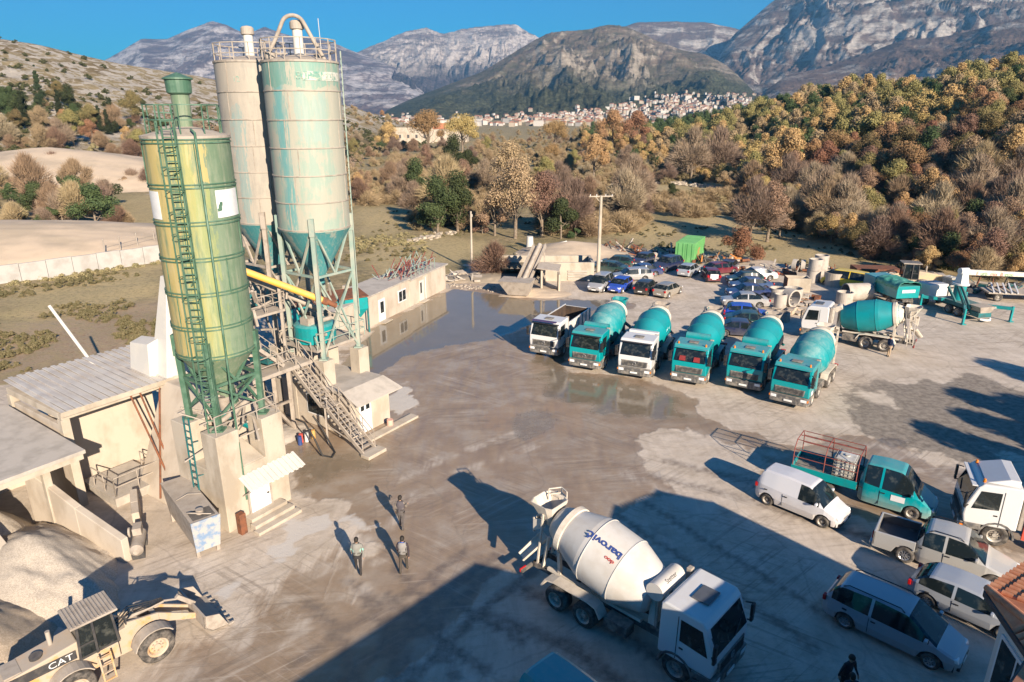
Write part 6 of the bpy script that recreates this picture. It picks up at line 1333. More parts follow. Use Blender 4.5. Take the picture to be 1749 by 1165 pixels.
    b = MB(); b.hexa([(-1.3, -.45, .6), (.5, -.45, .6), (.5, .45, .6), (-1.3, .45, .6), (-1.2, -.5, 1.9), (-.3, -.5, 2.0), (-.3, .5, 2.0), (-1.2, .5, 1.9)]); b.build('front_frame', body_m, t, .03)
    b = MB(); random.seed(4)
    for k in range(4): b.tube([(-1.1, -.3+.2*k, 1.9), (-.5, -.35+.22*k, 2.35), (.3, -.2+.15*k, 2.15), (.9, -.1+.08*k, 2.1)], .025, 5)
    b.build('hydraulic_hose', M['hose'], t)
    b = MB(); pr = [(2.05, 1.2), (2.0, .55), (2.3, .22), (3.15, .12), (3.15, .15), (2.35, .28), (2.08, .58), (2.13, 1.2)]
    b.xprism(pr[::-1], -1.45, 1.45)
    for y in (-1.45, 1.42): b.xprism([(2.05, 1.2), (2.0, .55), (2.3, .2), (3.1, .14), (2.75, .95)][::-1], y, y+.04)
    b.box(3.1, 3.22, -1.47, 1.47, .1, .14); b.build('bucket', D, t)
    b = MB()
    for k in range(8): y = -1.4+.4*k; b.box(3.15, 3.36, y-.05, y+.05, .1, .16)
    b.build('bucket_tooth', M['dusty'], t)
    if text:
        b = MB(); b.box(-5.2, -2.85, -.66, -.60, 1.72, 2.12); b.build('dark_panel', M['dark'], t)
        vs, fs = text_mesh(text, .40); b = MB(); b.add([(-3.42+x*1.15, -.668, 1.92+y) for x, y, _ in vs], fs, False); b.build('lettering', M['pvc'], t)
    return t
M['loader'] = simple('dusty_yellow_paint', (.52, .28, .09), .75, c2=(.40, .33, .25), scale=1.5, dust=.85, dustc=(.42, .36, .29), c2thr=(.34, .50), detail=8)
loader('wheel_loader', 'dusty yellow wheel loader with raised empty bucket beside the gravel bays', 'wheel loader', M['loader'], G(269.5, 1105, .6)+Vector((-.731, .682, 0))*1.0-Vector((0, 0, .6)), 47, s=.79, text='CAT')
M['loader2'] = simple('faded_loader_paint', (.55, .42, .24), .75, c2=(.44, .35, .26), scale=1.6, dust=.5)
c = G(1512, 497); loader('wheel_loader', 'old beige wheel loader standing at the field edge beside the yellow van', 'wheel loader', M['loader2'], c, 165)

# ---------------- concrete pump ----------------
t = thing('concrete_pump', 'teal concrete pump truck with white lettered boom and spread outriggers', 'concrete pump', G(1668, 546), R(100)); t.scale = (.86,)*3
b = MB(); b.box(-.6, 7.5, -.5, .5, .7, 1.1); b.box(1.0, 4.5, -1.1, 1.1, 1.1, 1.5); b.build('frame', M['tealdark'], t)
b = MB(); b.cyl((3.0, 0, 1.5), (3.0, 0, 3.2), .62, .62, 22); b.build('pedestal', M['teal'], t)
b = MB(); b.cyl((3.0, 0, 3.2), (3.0, 0, 3.4), .85, .85, 22); b.hexa([(2.5, -.5, 3.4), (3.5, -.5, 3.4), (3.5, .5, 3.4), (2.5, .5, 3.4), (2.7, -.35, 4.7), (3.3, -.35, 4.7), (3.3, .35, 4.7), (2.7, .35, 4.7)]); b.cyl((3.0, -.5, 4.75), (3.0, .5, 4.75), .35, .35, 16); b.build('turret', M['p_white'], t, .02)
b = MB(); b.hexa([(2.8, -11, 3.55), (3.2, -11, 3.55), (3.2, .3, 4.35), (2.8, .3, 4.35), (2.8, -11, 4.0), (3.2, -11, 4.0), (3.2, .3, 4.95), (2.8, .3, 4.95)]); bo = b.build('boom', M['cream'], t, .03)
cg, cr_ = simple('green_lettering', (.05, .30, .12), .5), simple('orange_red_lettering', (.55, .09, .05), .5)
def bt(x0): return lambda x, y: (2.775, x0-x, 4.55+y*.9+(x0-x)*.075)
for i, (s_, x0, m_) in enumerate((('E', -1.6, cr_), ('uro', -2.45, cg), ('mix', -3.75, cr_), ('B', -4.75, cr_), ('eton', -5.75, cg))): letters('lettering', s_, .62, bt(x0), m_, bo)
for sg, ang_ in ((1, 30), (-1, -18), (1, 120), (-1, -100)):
    b = MB(); a = Vector((1.0 if abs(ang_) < 60 else 3.6, sg*.9, 1.35)); 
    e_ = a+Vector((-math.cos(R(abs(ang_)-20))*2.3 if abs(ang_) < 60 else 1.4, sg*2.0, .1)); b.bar(a, e_, .26, .34); b.bar(e_+Vector((0, 0, .25)), e_-Vector((0, 0, 1.4)), .2); b.cbox((e_.x, e_.y, .04), (.5, .5, .08)); b.build('outrigger', M['teal'], t)
b = MB(); b.hexa([(-.9, -.6, 1.0), (.3, -.6, 1.0), (.3, .6, 1.0), (-.9, .6, 1.0), (-1.1, -.95, 1.7), (.4, -.95, 1.7), (.4, .95, 1.7), (-1.1, .95, 1.7)]); b.build('hopper', M['dusty'], t)
b = MB(); b.box(-.9, .2, -.8, .8, .5, 1.0); b.build('pump_body', M['tealdark'], t, .03)
b = MB(); b.tube([(-1.0, -.6, .4), (-1.3, -.3, .3), (-1.35, .1, .3), (-1.0, .6, .35)], .12, 8); b.build('pipe_bend', M['pvc'], t)
b = MB()
for (p, q) in (((.2, .9, 1.2), (1.5, 1.3, 3.4)), ((.6, 1.1, 1.1), (1.8, 1.5, 3.3)), ((2.2, 1.0, 1.4), (3.2, 1.4, 3.0))): b.bar(p, q, .22)
b.build('folded_leg', M['tealdark'], t)
for x in (1.6, 2.9, 6.6):
    for sg in (1, -1): wheel(t, x, sg*.98, .5, .4, sg)
b = MB(); b.box(5.9, 7.9, -1.2, 1.2, .9, 2.5); b.build('cab', M['p_white'], t, .08)
wv = [((1.0, -2.95+.0*k, 1.55)) for k in range(1)]
vs, fs = text_mesh('WEBER', .3); b = MB(); b.add([(-.55+.0*x, -1.15-x*1.0, 1.42+y) for x, y, _ in vs], fs, False); b.build('lettering', M['pvc'], t)
ibc('upper white caged tank on the stack beside the concrete pump', (G(1617, 508).x, G(1617, 508).y, 1.15), R(15), 'stacked caged tanks')
ibc('lower white caged tank under another beside the concrete pump', G(1617, 508), R(12), 'stacked caged tanks')
t = thing('flat_trailer', 'low flat trailer with pale beams stacked across it at the picture edge', 'trailer', G(1725, 512), R(-12))
b = MB(); b.box(-2.6, 5, -1.2, 1.2, .8, .95); b.build('deck', M['dusty'], t)
for k in range(5): b = MB(); b.bar((-2.2+k*.55, -1.3, 1.0), (-1.4+k*.55, 1.6, 1.35), .12); b.build('beam', M['pvc'], t)
for x in (-1.6, 3.6):
    for sg in (1, -1): wheel(t, x, sg*.95, .42, .3, sg)

# ---------------- container and scrap yard things ----------------
t = thing('green_container', 'bright green shipping container with a rust patch on its side', 'container', G(1152, 447.5), R(-27))
b = MB(); b.box(0, 2.44, 0, 6.06, .05, 2.6); ncol = 22
for k in range(ncol): y = .15+5.8*k/ncol; b.box(2.44, 2.475, y, y+.13, .2, 2.45); b.box(-.035, 0, y, y+.13, .2, 2.45)
for k in range(20): y = .15+5.8*k/20; b.box(.1, 2.34, y, y+.14, 2.6, 2.63)
gm = simple('bright_green_paint', (.13, .36, .12), .5, c2=(.16, .41, .15), scale=1, dust=.1); b.build('body', gm, t)
b = MB()
for x in (.35, .95, 1.5, 2.1): b.cyl((x, -.05, .15), (x, -.05, 2.5), .025, .025, 6)
b.build('lock_rod', simple('dark_green_rod', (.03, .2, .05), .5), t)
b = MB(); b.box(0, 1.2, -.03, 0, .12, 2.5); b.box(1.24, 2.44, -.03, 0, .12, 2.5); b.build('door', gm, t, .01)
b = MB(); b.box(2.476, 2.49, 1.8, 3.0, .7, 1.7); b.build('rust_patch', simple('orange_rust', (.42, .16, .06), .9, c2=(.12, .36, .10), scale=2), t)
def ring_pipe(label, u, v, Rr, h, horiz=None, m=None, z=0, th=.1, group='concrete pipe rings lying about'):
    b = MB(); prof = [(Rr-th, 0), (Rr, 0), (Rr, h), (Rr-th, h), (Rr-th, 0)]
    c = G(u, v)
    if horiz is not None: b.M = Matrix.Rotation(R(horiz), 4, 'Z') @ Matrix.Translation((-h/2, 0, Rr)) @ Matrix.Rotation(R(90), 4, 'Y')
    b.lathe(prof, 28, False); o = b.build('pipe_ring', m or M['conc2']); o.location = (c.x, c.y, z)
    return tag(o, label, 'concrete ring', group)
ring_pipe('large concrete ring with an orange inner rim in front of the yellow van', 1425, 487, 1.2, 1.5, m=M['conc'])
ring_pipe('concrete ring carrying another one at the field edge, lower of the two', 1388, 481, .75, 1.3)
ring_pipe('concrete ring stacked on another at the field edge', 1389, 481, .75, 1.3, z=1.33)
ring_pipe('tall concrete ring behind the stacked pair', 1400, 468, .8, 2.3)
ring_pipe('concrete ring standing on its own beside the silver saloon', 1327, 509, .85, 1.1)
ring_pipe('narrow upright concrete ring beside the lying one', 1331, 527, .6, 1.5)
ring_pipe('short thick concrete ring lying on its side with its dark mouth to the camera', 1349, 523, .9, 1.0, horiz=-62, th=.16)
ring_pipe('wide concrete ring standing behind the lying ring', 1353, 511, .95, 1.2)
ring_pipe('long grey concrete pipe lying on its side behind the white mixer cab', 1462, 513, .9, 2.6, horiz=5)
ring_pipe('short upright grey ring in front of the long lying pipe', 1441, 518, .8, 1.2)
ring_pipe('small upright ring between the royal blue car and the white mixer cab', 1333, 547, .8, .8, m=M['dusty'])
ring_pipe('tilted concrete ring in the debris at the field edge', 1357, 462, .7, .5, horiz=-40)
ring_pipe('second tilted ring in the debris beside the stacked pair', 1370, 463, .7, .5, horiz=-20)
t = thing('concrete_box', 'rectangular concrete chamber with a rusty open side beside the rings', 'concrete chamber', G(1360, 496), R(-8))
b = MB(); b.box(-1.2, 1.2, -.8, -.65, 0, 1.5); b.box(-1.2, 1.2, .65, .8, 0, 1.5); b.box(1.05, 1.2, -.65, .65, 0, 1.5); b.box(-1.2, 1.05, -.65, .65, 0, .15); b.build('shell', M['conc'], t); b = MB(); b.box(-1.24, -1.2, -.8, .8, 0, 1.5); b.build('side_plate', M['rust'], t)
t = tag(MB().box(-2.4, 2.4, -1.2, 1.2, .3, 1.5).build('rusty_container', M['rust'], None, .03), 'low rusty steel skip behind the yellow van', 'skip'); t.location = G(1492, 478); t.rotation_euler.z = R(-8)
random.seed(31)
def scrap(name, label, u, v, w, d, n, mats, h=1.0, cat='scrap', seed=0):
    rr = random.Random(seed+int(u)); t = thing(name, label, cat, G(u, v)); mbs = [MB() for _ in mats]
    for k in range(n):
        b = mbs[rr.randrange(len(mats))]; p = Vector((rr.uniform(-w, w), rr.uniform(-d, d), rr.uniform(0, .3*h)))
        if rr.random() < .55: b.bar(p, p+Vector((rr.uniform(-1.6, 1.6), rr.uniform(-1, 1), rr.uniform(0, h))), rr.uniform(.05, .18))
        else: b.at(p+Vector((0, 0, .2)), rr.random()*3, rr.uniform(-.4, .4)).cbox((0, 0, 0), (rr.uniform(.3, 1.2), rr.uniform(.2, .9), rr.uniform(.1, .5)))
        b.M = Matrix()
    for b, m in zip(mbs, mats):
        if b.f: tag(b.build('piece_heap', m, t), kind='stuff')
    return t
scrap('scrap_heap', 'rusty machine scrap with pale hooks beside the sand heap', 1055, 432, 2.6, 1.6, 26, [M['rust'], M['dusty'], M['dark']], 1.6)
scrap('scrap_heap', 'dark tangled scrap between the navy car and the green container', 1125, 437, 3.5, 1.4, 34, [M['dark'], M['rust'], M['conc2']], 1.5)
scrap('scrap_heap', 'orange and brown scrap pieces to the right of the green container', 1222, 448, 3.8, 1.6, 46, [M['rust'], simple('orange_frames', (.5, .2, .05), .8), M['dusty'], M['dark']], 1.1)
scrap('scrap_heap', 'mixed broken timber and pipe debris along the field edge', 1330, 462, 6.5, 2.0, 60, [M['dusty'], M['conc2'], M['rust'], M['dark']], .8)
scrap('scrap_heap', 'pile of pale broken stone and wire between the rings and the mixer truck', 1372, 516, 1.8, 1.8, 30, [M['dusty'], M['conc2'], M['rust']], .5)
scrap('scrap_heap', 'tan cardboard and rubble litter beside the white mixer cab', 1358, 535, 2.0, .9, 22, [M['sand'], M['dusty']], .4)
scrap('scrap_heap', 'dark machinery and beams behind the concrete pump', 1690, 500, 4.5, 1.6, 46, [M['tealdark'], M['dark'], M['dusty'], M['rust']], 1.6)
scrap('scrap_heap', 'flat rusty sheets lying by the side-on row of cars', 1318, 472, 2.5, 1.0, 16, [M['rust']], .3)
scrap('scrap_heap', 'pale grid frame and stones by the end of the site building', 785, 478, 2.6, 1.6, 30, [M['dusty'], M['conc2']], .9)

# wash-out plant
t = thing('settling_tank', 'pale concrete settling tank wall holding dark water behind the pool', 'concrete tank', (0, 0, 0))
b = MB(); b.box(3.6, 9.4, 76.6, 76.9, 0, 2.15); b.box(9.1, 9.4, 76.9, 80.6, 0, 2.15); b.box(-1.5, 9.4, 80.6, 80.9, 0, 2.15); b.box(-1.5, -1.2, 78.2, 80.6, 0, 1.9); b.build('wall', M['conc'], t)
b = MB(); b.box(-1.2, 9.1, 76.95, 80.6, 1.3, 1.34); b.build('water', simple('dark_still_water', (.03, .03, .025), .05), t)
b = MB()
for k in range(4): b.box(6.4+.0*k, 8.6, 76.5, 76.56, .15+.3*k, .35+.3*k)
b.build('grey_panel', M['conc2'], t)
t = thing('gravel_washer', 'dusty inclined gravel washing conveyor standing in the shallow pool', 'washing machine', (0, 0, 0))
b = MB(); b.hexa([G(868, 489, 1.9), G(900, 494, 1.9), G(893, 499, .0), G(880, 497, .0), G(868, 489, 2.0), G(900, 494, 2.0), G(905, 485, 2.1), G(876, 480, 2.1)])
b.M = Matrix(); b = MB(); c = Vector((.6, 70, 0)); b.at(c, R(-15)); b.hexa([(-.9, -.6, .2), (1.2, -.6, .2), (1.2, .8, .2), (-.9, .8, .2), (-1.9, -1.1, 1.7), (1.6, -1.1, 1.7), (1.6, 1.4, 1.7), (-1.9, 1.4, 1.7)]); b.build('feed_hopper', M['dusty'], t)
b = MB(); a_, e_ = Vector((1.2, 70.8, 1.2)), Vector((3.1, 75.4, 4.2)); b.bar(a_, e_, 1.3, .12)
d_ = Vector((.66, 0, 0)); b.bar(a_-d_+Vector((0, 0, .2)), e_-d_+Vector((0, 0, .2)), .1, .5); b.bar(a_+d_+Vector((0, 0, .2)), e_+d_+Vector((0, 0, .2)), .1, .5); b.build('trough', M['dusty'], t)
b = MB(); b.cyl(a_+Vector((0, 0, .25)), e_+Vector((0, 0, .25)), .25, .25, 12); b.build('screw', M['dusty'], t)
b = MB(); b.bar((2.4, 75, 0), (2.5, 75.2, 3.6), .16); b.bar((3.7, 75, 0), (3.6, 75.2, 3.6), .16); b.bar((1.9, 73, 0), (2.0, 73, 2.4), .14); b.build('leg', M['dusty'], t)
b = MB(); b.box(3.1, 3.3, 71.6, 73.6, 0, 2.4); b.box(5.0, 5.2, 71.6, 73.6, 0, 1.9); b.build('pier', M['conc'], t)
b = MB(); b.slab([(2.6, 71.2, 2.7), (5.0, 71.2, 2.4), (5.4, 73.6, 2.6), (3.0, 73.6, 2.9)], .08); b.build('cover', M['dusty'], t)
heap('silt', 'brown silt bank around the gravel washing machine', (2.2, 71), 4.2, 2.2, .6, M['sand'], 8, 0, 50, amp=1.)
heap('sand', 'low sand heap behind the settling tank', G(975, 432), 8.5, 6, 1.7, M['sand'], 9, 0, 60)
heap('mud', 'grey mud bank between the site building and the flooded yard', G(845, 476), 7.5, 3.2, .8, simple('grey_mud', (.24, .20, .15), .9, c2=(.33, .27, .2), scale=.5, bump=.4), 10, R(10), 60, amp=1)
def pole(label, base, h, r, arm=0):
    t = thing('utility_pole', label, 'pole', base); b = MB(); b.cyl((0, 0, 0), (0, 0, h), r, r*.65, 10); b.build('shaft', M['conc'], t)
    if arm: b = MB(); b.bar((-arm, 0, h-.1), (arm, 0, h-.05), .12); b.bar((-.6, 0, h-.15), (0, 0, h-.8), .06); b.build('crossarm', M['conc'], t); b = MB(); [b.cyl((x, 0, h-.05), (x, 0, h+.15), .05, .04, 6) for x in (-arm*.9, -.5, .5, arm*.9)]; b.build('insulator', M['pvc'], t)
    else: b = MB(); b.cbox((.12, 0, h-.5), (.2, .12, .3)); b.build('bracket', M['dusty'], t)
pole('tall concrete pole with a wide crossarm standing by the parked cars', G(1021, 478), 9.6, .24, 1.35)
pole('slim bare concrete pole at the edge of the flooded yard', G(806, 462), 7.2, .16)
o_ = MB().cyl(Vector((-25.2, 40.9, 0)), Vector((-28.9, 41.1, 7)), .12, .10, 10).build('leaning_post', M['white'], None); tag(o_, 'pale post leaning out behind the ribbed shed roof', 'post')
o_ = MB().cyl(G(905, 424), G(905, 424)+Vector((0, 0, 1.7)), .55, .45, 14).build('stone_marker', M['white'], None, .1); tag(o_, 'pale rounded upright stone marker beyond the pond', 'stone')
o_ = MB().cyl(G(925, 427, .6), G(968, 412, 1.6), .2, .1, 8).build('fallen_trunk', M['white'], None); tag(o_, 'bare pale tree trunk fallen across the end of the pond', 'log')
# retaining wall left
WA_, WB_ = G(-60, 497), G(320, 441); d_ = (WB_-WA_); nW = 9; t = thing('boundary_wall', 'long white concrete boundary wall before the quarry sand', 'wall', WA_, math.atan2(d_.y, d_.x)); Lw = d_.length
for k in range(nW):
    b = MB(); b.box(Lw*k/nW+.02, Lw*(k+1)/nW-.02, 0, .3, 0, 2.15+(.05 if k % 2 else 0)); b.build('panel', M['wallwhite'] if 'wallwhite' in M else M.setdefault('wallwhite', simple('white_wall_concrete', (.40, .385, .36), .9, c2=(.33, .31, .285), scale=.7, detail=8)), t, .02)
t = thing('wire_fence', 'thin wire fence with grey posts behind the boundary wall', 'fence', (0, 0, 0))
fp = [G(u, v, 2.0)+Vector((0, 0, -2)) for u, v in [(178, 424), (205, 419), (234, 413), (263, 407), (292, 401)]]
for p in fp: b = MB(); b.cyl(p, p+Vector((0, 0, 3.2)), .07, .07, 6); b.build('post', M['dusty'], t)
b = MB(); [b.bar(p+Vector((0, 0, z)), q+Vector((0, 0, z)), .03) for p, q in zip(fp, fp[1:]) for z in (1.2, 2.0, 2.8)]; b.build('wire', M['dusty'], t)
heap('quarry_sand', 'broad peach coloured sand heap far beyond the shrubs', G(95, 314), 60, 28, 9.5, M['sand'], 12, R(5), 100, 1.3, 'sand heap', amp=.35)
heap('quarry_sand', 'flat spread of pale quarry sand right behind the boundary wall', G(-60, 436), 40, 15, 4.6, M['sand'], 14, R(20), 100, 1.6, 'sand heap', amp=.3)
# stones round the pond and dry stone walls
def stones(label, line, n, s, w, seed=1, m=None):
    rr = random.Random(seed); b = MB(); P_ = [G(*p) for p in line]
    for k in range(n):
        f = rr.random()*(len(P_)-1); i = int(f); p = P_[i].lerp(P_[i+1], f-i)+Vector((rr.uniform(-w, w), rr.uniform(-w, w), 0)); q = rr.uniform(.5, 1.2)*s
        vs = [(p.x+rr.uniform(.7, 1)*q*math.cos(a), p.y+rr.uniform(.7, 1)*q*math.sin(a), z*q) for z, rs in ((-.2, 1), (.6, .8)) for a in [i_*math.pi/3+z for i_ in range(6)]]; vs = vs[:6]+[((v[0]-p.x)*.7+p.x, (v[1]-p.y)*.7+p.y, v[2]) for v in vs[6:]]
        b.add(vs, [(0, 1, 7, 6), (1, 2, 8, 7), (2, 3, 9, 8), (3, 4, 10, 9), (4, 5, 11, 10), (5, 0, 6, 11), (6, 7, 8, 9, 10, 11)], False)
    return tag(b.build('rubble', m or M['conc']), label, 'rubble', kind='stuff')
stones('row of pale stones edging the pond', [(800, 478), (838, 455), (868, 443), (900, 430), (930, 428), (955, 436)], 150, .32, .5, 1)
stones('pale rubble line of an old dry stone wall across the meadow', [(985, 316), (1060, 316), (1140, 312), (1200, 311)], 160, .5, .8, 2)
stones('heap of whitish stones at the end of the dry stone wall', [(1140, 311), (1240, 322), (1320, 326)], 160, .6, 2.2, 3)
stones('scattered pale stones under the oaks by the pond', [(700, 412), (740, 405), (770, 398)], 60, .5, 1.5, 4)
stones('loose debris and mud lumps along the edge of the silt banks', [(775, 488), (830, 492), (880, 502), (940, 500)], 160, .2, .9, 5, M['dusty'])

# ---------------- town ----------------
wm = [simple('town_wall_%s' % n, c_, .9) for n, c_ in (('cream', (.40, .34, .27)), ('white', (.52, .49, .45)))]; rm_ = simple('town_roof_tile', (.33, .16, .11), .9, c2=(.26, .14, .10), scale=.2); rm2 = simple('town_flat_roof', (.42, .39, .36), .9)
protos = []
for k, (l, w, h, rh, wmi, rmi) in enumerate([(11, 9, 6.5, 2.6, 1, rm_), (14, 10, 8, 2.8, 0, rm_), (10, 10, 8.5, .3, 1, rm2), (22, 12, 10, .3, 1, rm2), (16, 9, 6, 2.4, 0, rm_)]):
    b = MB(); b.box(-l/2, l/2, -w/2, w/2, -4, h); b.mi = 1
    b.add([(-l/2-.5, -w/2-.5, h), (l/2+.5, -w/2-.5, h), (l/2+.5, w/2+.5, h), (-l/2-.5, w/2+.5, h), (-l/2+1, 0, h+rh), (l/2-1, 0, h+rh)], [(0, 1, 5, 4), (2, 3, 4, 5), (1, 2, 5), (3, 0, 4), (3, 2, 1, 0)], False)
    o = b.build('town_house', [wm[wmi], rmi]); protos.append(o)
rr = random.Random(77); spots = []
def town_dens(u, v):
    d = 0
    if 640 < u < 1300:
        ctr = np.interp(u, [640, 800, 950, 1050, 1150, 1280], [203, 205, 200, 193, 180, 172]); sp = np.interp(u, [640, 800, 1000, 1150, 1280], [8, 6, 9, 15, 13]); d = math.exp(-((v-ctr)/sp)**2)*np.interp(u, [640, 720, 790, 1000, 1150, 1300], [.6, .9, .6, 1.2, 1.3, .5])
        if 760 < u < 830: d *= .5
        d *= 1 if v > 158 else 0
    return d
tries = 0
while len(spots) < 820 and tries < 90000:
    tries += 1; u = rr.uniform(640, 1300); v = rr.uniform(108, 222)
    if rr.random() > town_dens(u, v): continue
    a, k = ray(u, v); Ys = np.linspace(900, 3300, 400); zr = H0+k*Ys; zt = np.maximum(R3.h(np.full(400, a), Ys), 0.0)
    hit = np.where(zr <= zt+6)[0]
    if len(hit) == 0 or Ys[hit[0]] <= 905: continue
    Yh_ = Ys[hit[0]]; spots.append((a*Yh_, Yh_, float(zt[hit[0]])))
spots.sort(key=lambda s: s[1])
used = [False]*5; big = MB(); G2 = 'white and red roofed houses of the town under the hill'
for i, (x, y, z) in enumerate(spots):
    k = rr.choices(range(5), [5, 4, 3, 1, 3])[0]; o = protos[k]; rz = rr.random()*3.14; sc_ = rr.uniform(.42, .8)
    if i < 295:
        if used[k]: o = o.copy(); COL.objects.link(o)
        used[k] = True; o.location = (x, y, z); o.rotation_euler.z = rz; o.scale = (sc_,)*3
        tag(o, ['white house of the distant town with a red hipped roof', 'cream house of the distant town with a red hipped roof', 'white flat roofed block of the distant town', 'long white flat roofed building of the distant town', 'low cream house of the distant town with a long red roof'][k], 'house', G2)
        o.hide_render = False
    else:
        big.at((x, y, z), rz); me = protos[k].data; mi0 = [0, 2, 0, 0, 2]
        big.add([tuple(Vector(v.co)*sc_) for v in me.vertices], [tuple(p.vertices) for p in me.polygons], False)
        base_i = [(1, 0), (0, 0), (1, 2), (1, 2), (0, 0)][k]
        n_ = len(me.polygons); big.m[-n_:] = [({1: 0, 0: 1}[base_i[0]] if p.material_index == 0 else (2 if k in (0, 1, 4) else 3)) for p in me.polygons]
big.M = Matrix(); tag(big.build('town', [wm[1], wm[0], rm_, rm2]), 'smaller and farther houses filling out the distant town', 'houses', kind='stuff')
t = thing('long_house', 'long low house with an orange tiled roof beyond the field trees', 'house', G(762, 242), R(-4))
b = MB(); b.box(-14, 14, -5, 5, 0, 8.0); b.build('wall', M['plaster'], t); b = MB(); b.add([(-14.6, -5.6, 8.0), (14.6, -5.6, 8.0), (14.6, 5.6, 8.0), (-14.6, 5.6, 8.0), (-12.5, 0, 11.4), (12.5, 0, 11.4)], [(0, 1, 5, 4), (2, 3, 4, 5), (1, 2, 5), (3, 0, 4), (3, 2, 1, 0)], False); b.build('roof', simple('orange_tile_roof', (.50, .20, .10), .8), t)
t = thing('stone_ruin', 'pale stone ruin beside the long orange roofed house', 'ruin', G(707, 244), R(8)); b = MB(); b.box(-12, 12, -5, -4.4, 0, 7.5); b.box(-12, 12, 4.4, 5, 0, 9); b.box(-12, -11.4, -4.4, 4.4, 0, 8.5); b.box(11.4, 12, -4.4, 4.4, 0, 7); b.build('wall', M['conc'], t); b = MB(); [b.box(x, x+1.4, -5.1, -5.0, 3, 5) for x in (-9, -4, 1, 6)]; b.build('window_opening', M['dark'], t)
# ---------------- trees ----------------
def leafmat(name, cols, tr=.25):
    t = NT(name); n = t.noise(t.coord(), 1.1, 3, .6); oi = t.node('ShaderNodeObjectInfo').outputs['Random']
    g = t.node('ShaderNodeNewGeometry').outputs['Random Per Island']
    c = t.mix(t.ramp(g, [(.1, .2), (.9, .8)]), cols[0], cols[1]); c = t.mix(t.math('MULTIPLY', t.ramp(n, [(.4, 0), (.6, 1)]), .6), c, cols[2])
    hs = t.node('ShaderNodeHueSaturation'); t.link(c, hs.inputs['Color']); t.link(t.math('ADD', .60, t.math('MULTIPLY', oi, .62)), hs.inputs['Value']); t.link(t.math('ADD', .475, t.math('MULTIPLY', oi, .05)), hs.inputs['Hue'])
    hs.inputs['Saturation'].default_value = .84; t.col(hs.outputs[0]); t.rough(.8); t.b.inputs['Specular IOR Level'].default_value = .2
    return t.m
LM = {'orange': leafmat('rust_orange_leaves', ((.38, .18, .06), (.46, .25, .08), (.29, .15, .06))),
      'gold': leafmat('golden_leaves', ((.40, .235, .06), (.34, .20, .06), (.26, .165, .05))),
      'olive': leafmat('olive_yellow_leaves', ((.22, .175, .045), (.30, .205, .06), (.14, .125, .04))),
      'green': leafmat('dark_evergreen_leaves', ((.055, .085, .022), (.085, .11, .03), (.03, .05, .018))),
      'brown': leafmat('withered_brown_leaves', ((.32, .19, .095), (.40, .25, .13), (.23, .14, .08))),
      'twig': leafmat('bare_twigs', ((.30, .19, .095), (.38, .25, .135), (.23, .15, .08))),
      'twigm': leafmat('mauve_bare_twigs', ((.31, .22, .14), (.26, .175, .11), (.36, .26, .17))),
      'scrub': leafmat('khaki_scrub_leaves', ((.27, .20, .09), (.33, .24, .12), (.17, .14, .055))),
      'cyp': leafmat('cypress_needles', ((.03, .045, .015), (.045, .06, .02), (.02, .03, .012)))}
BARK = simple('tree_bark', (.16, .12, .085), .95, c2=(.24, .20, .15), scale=4)
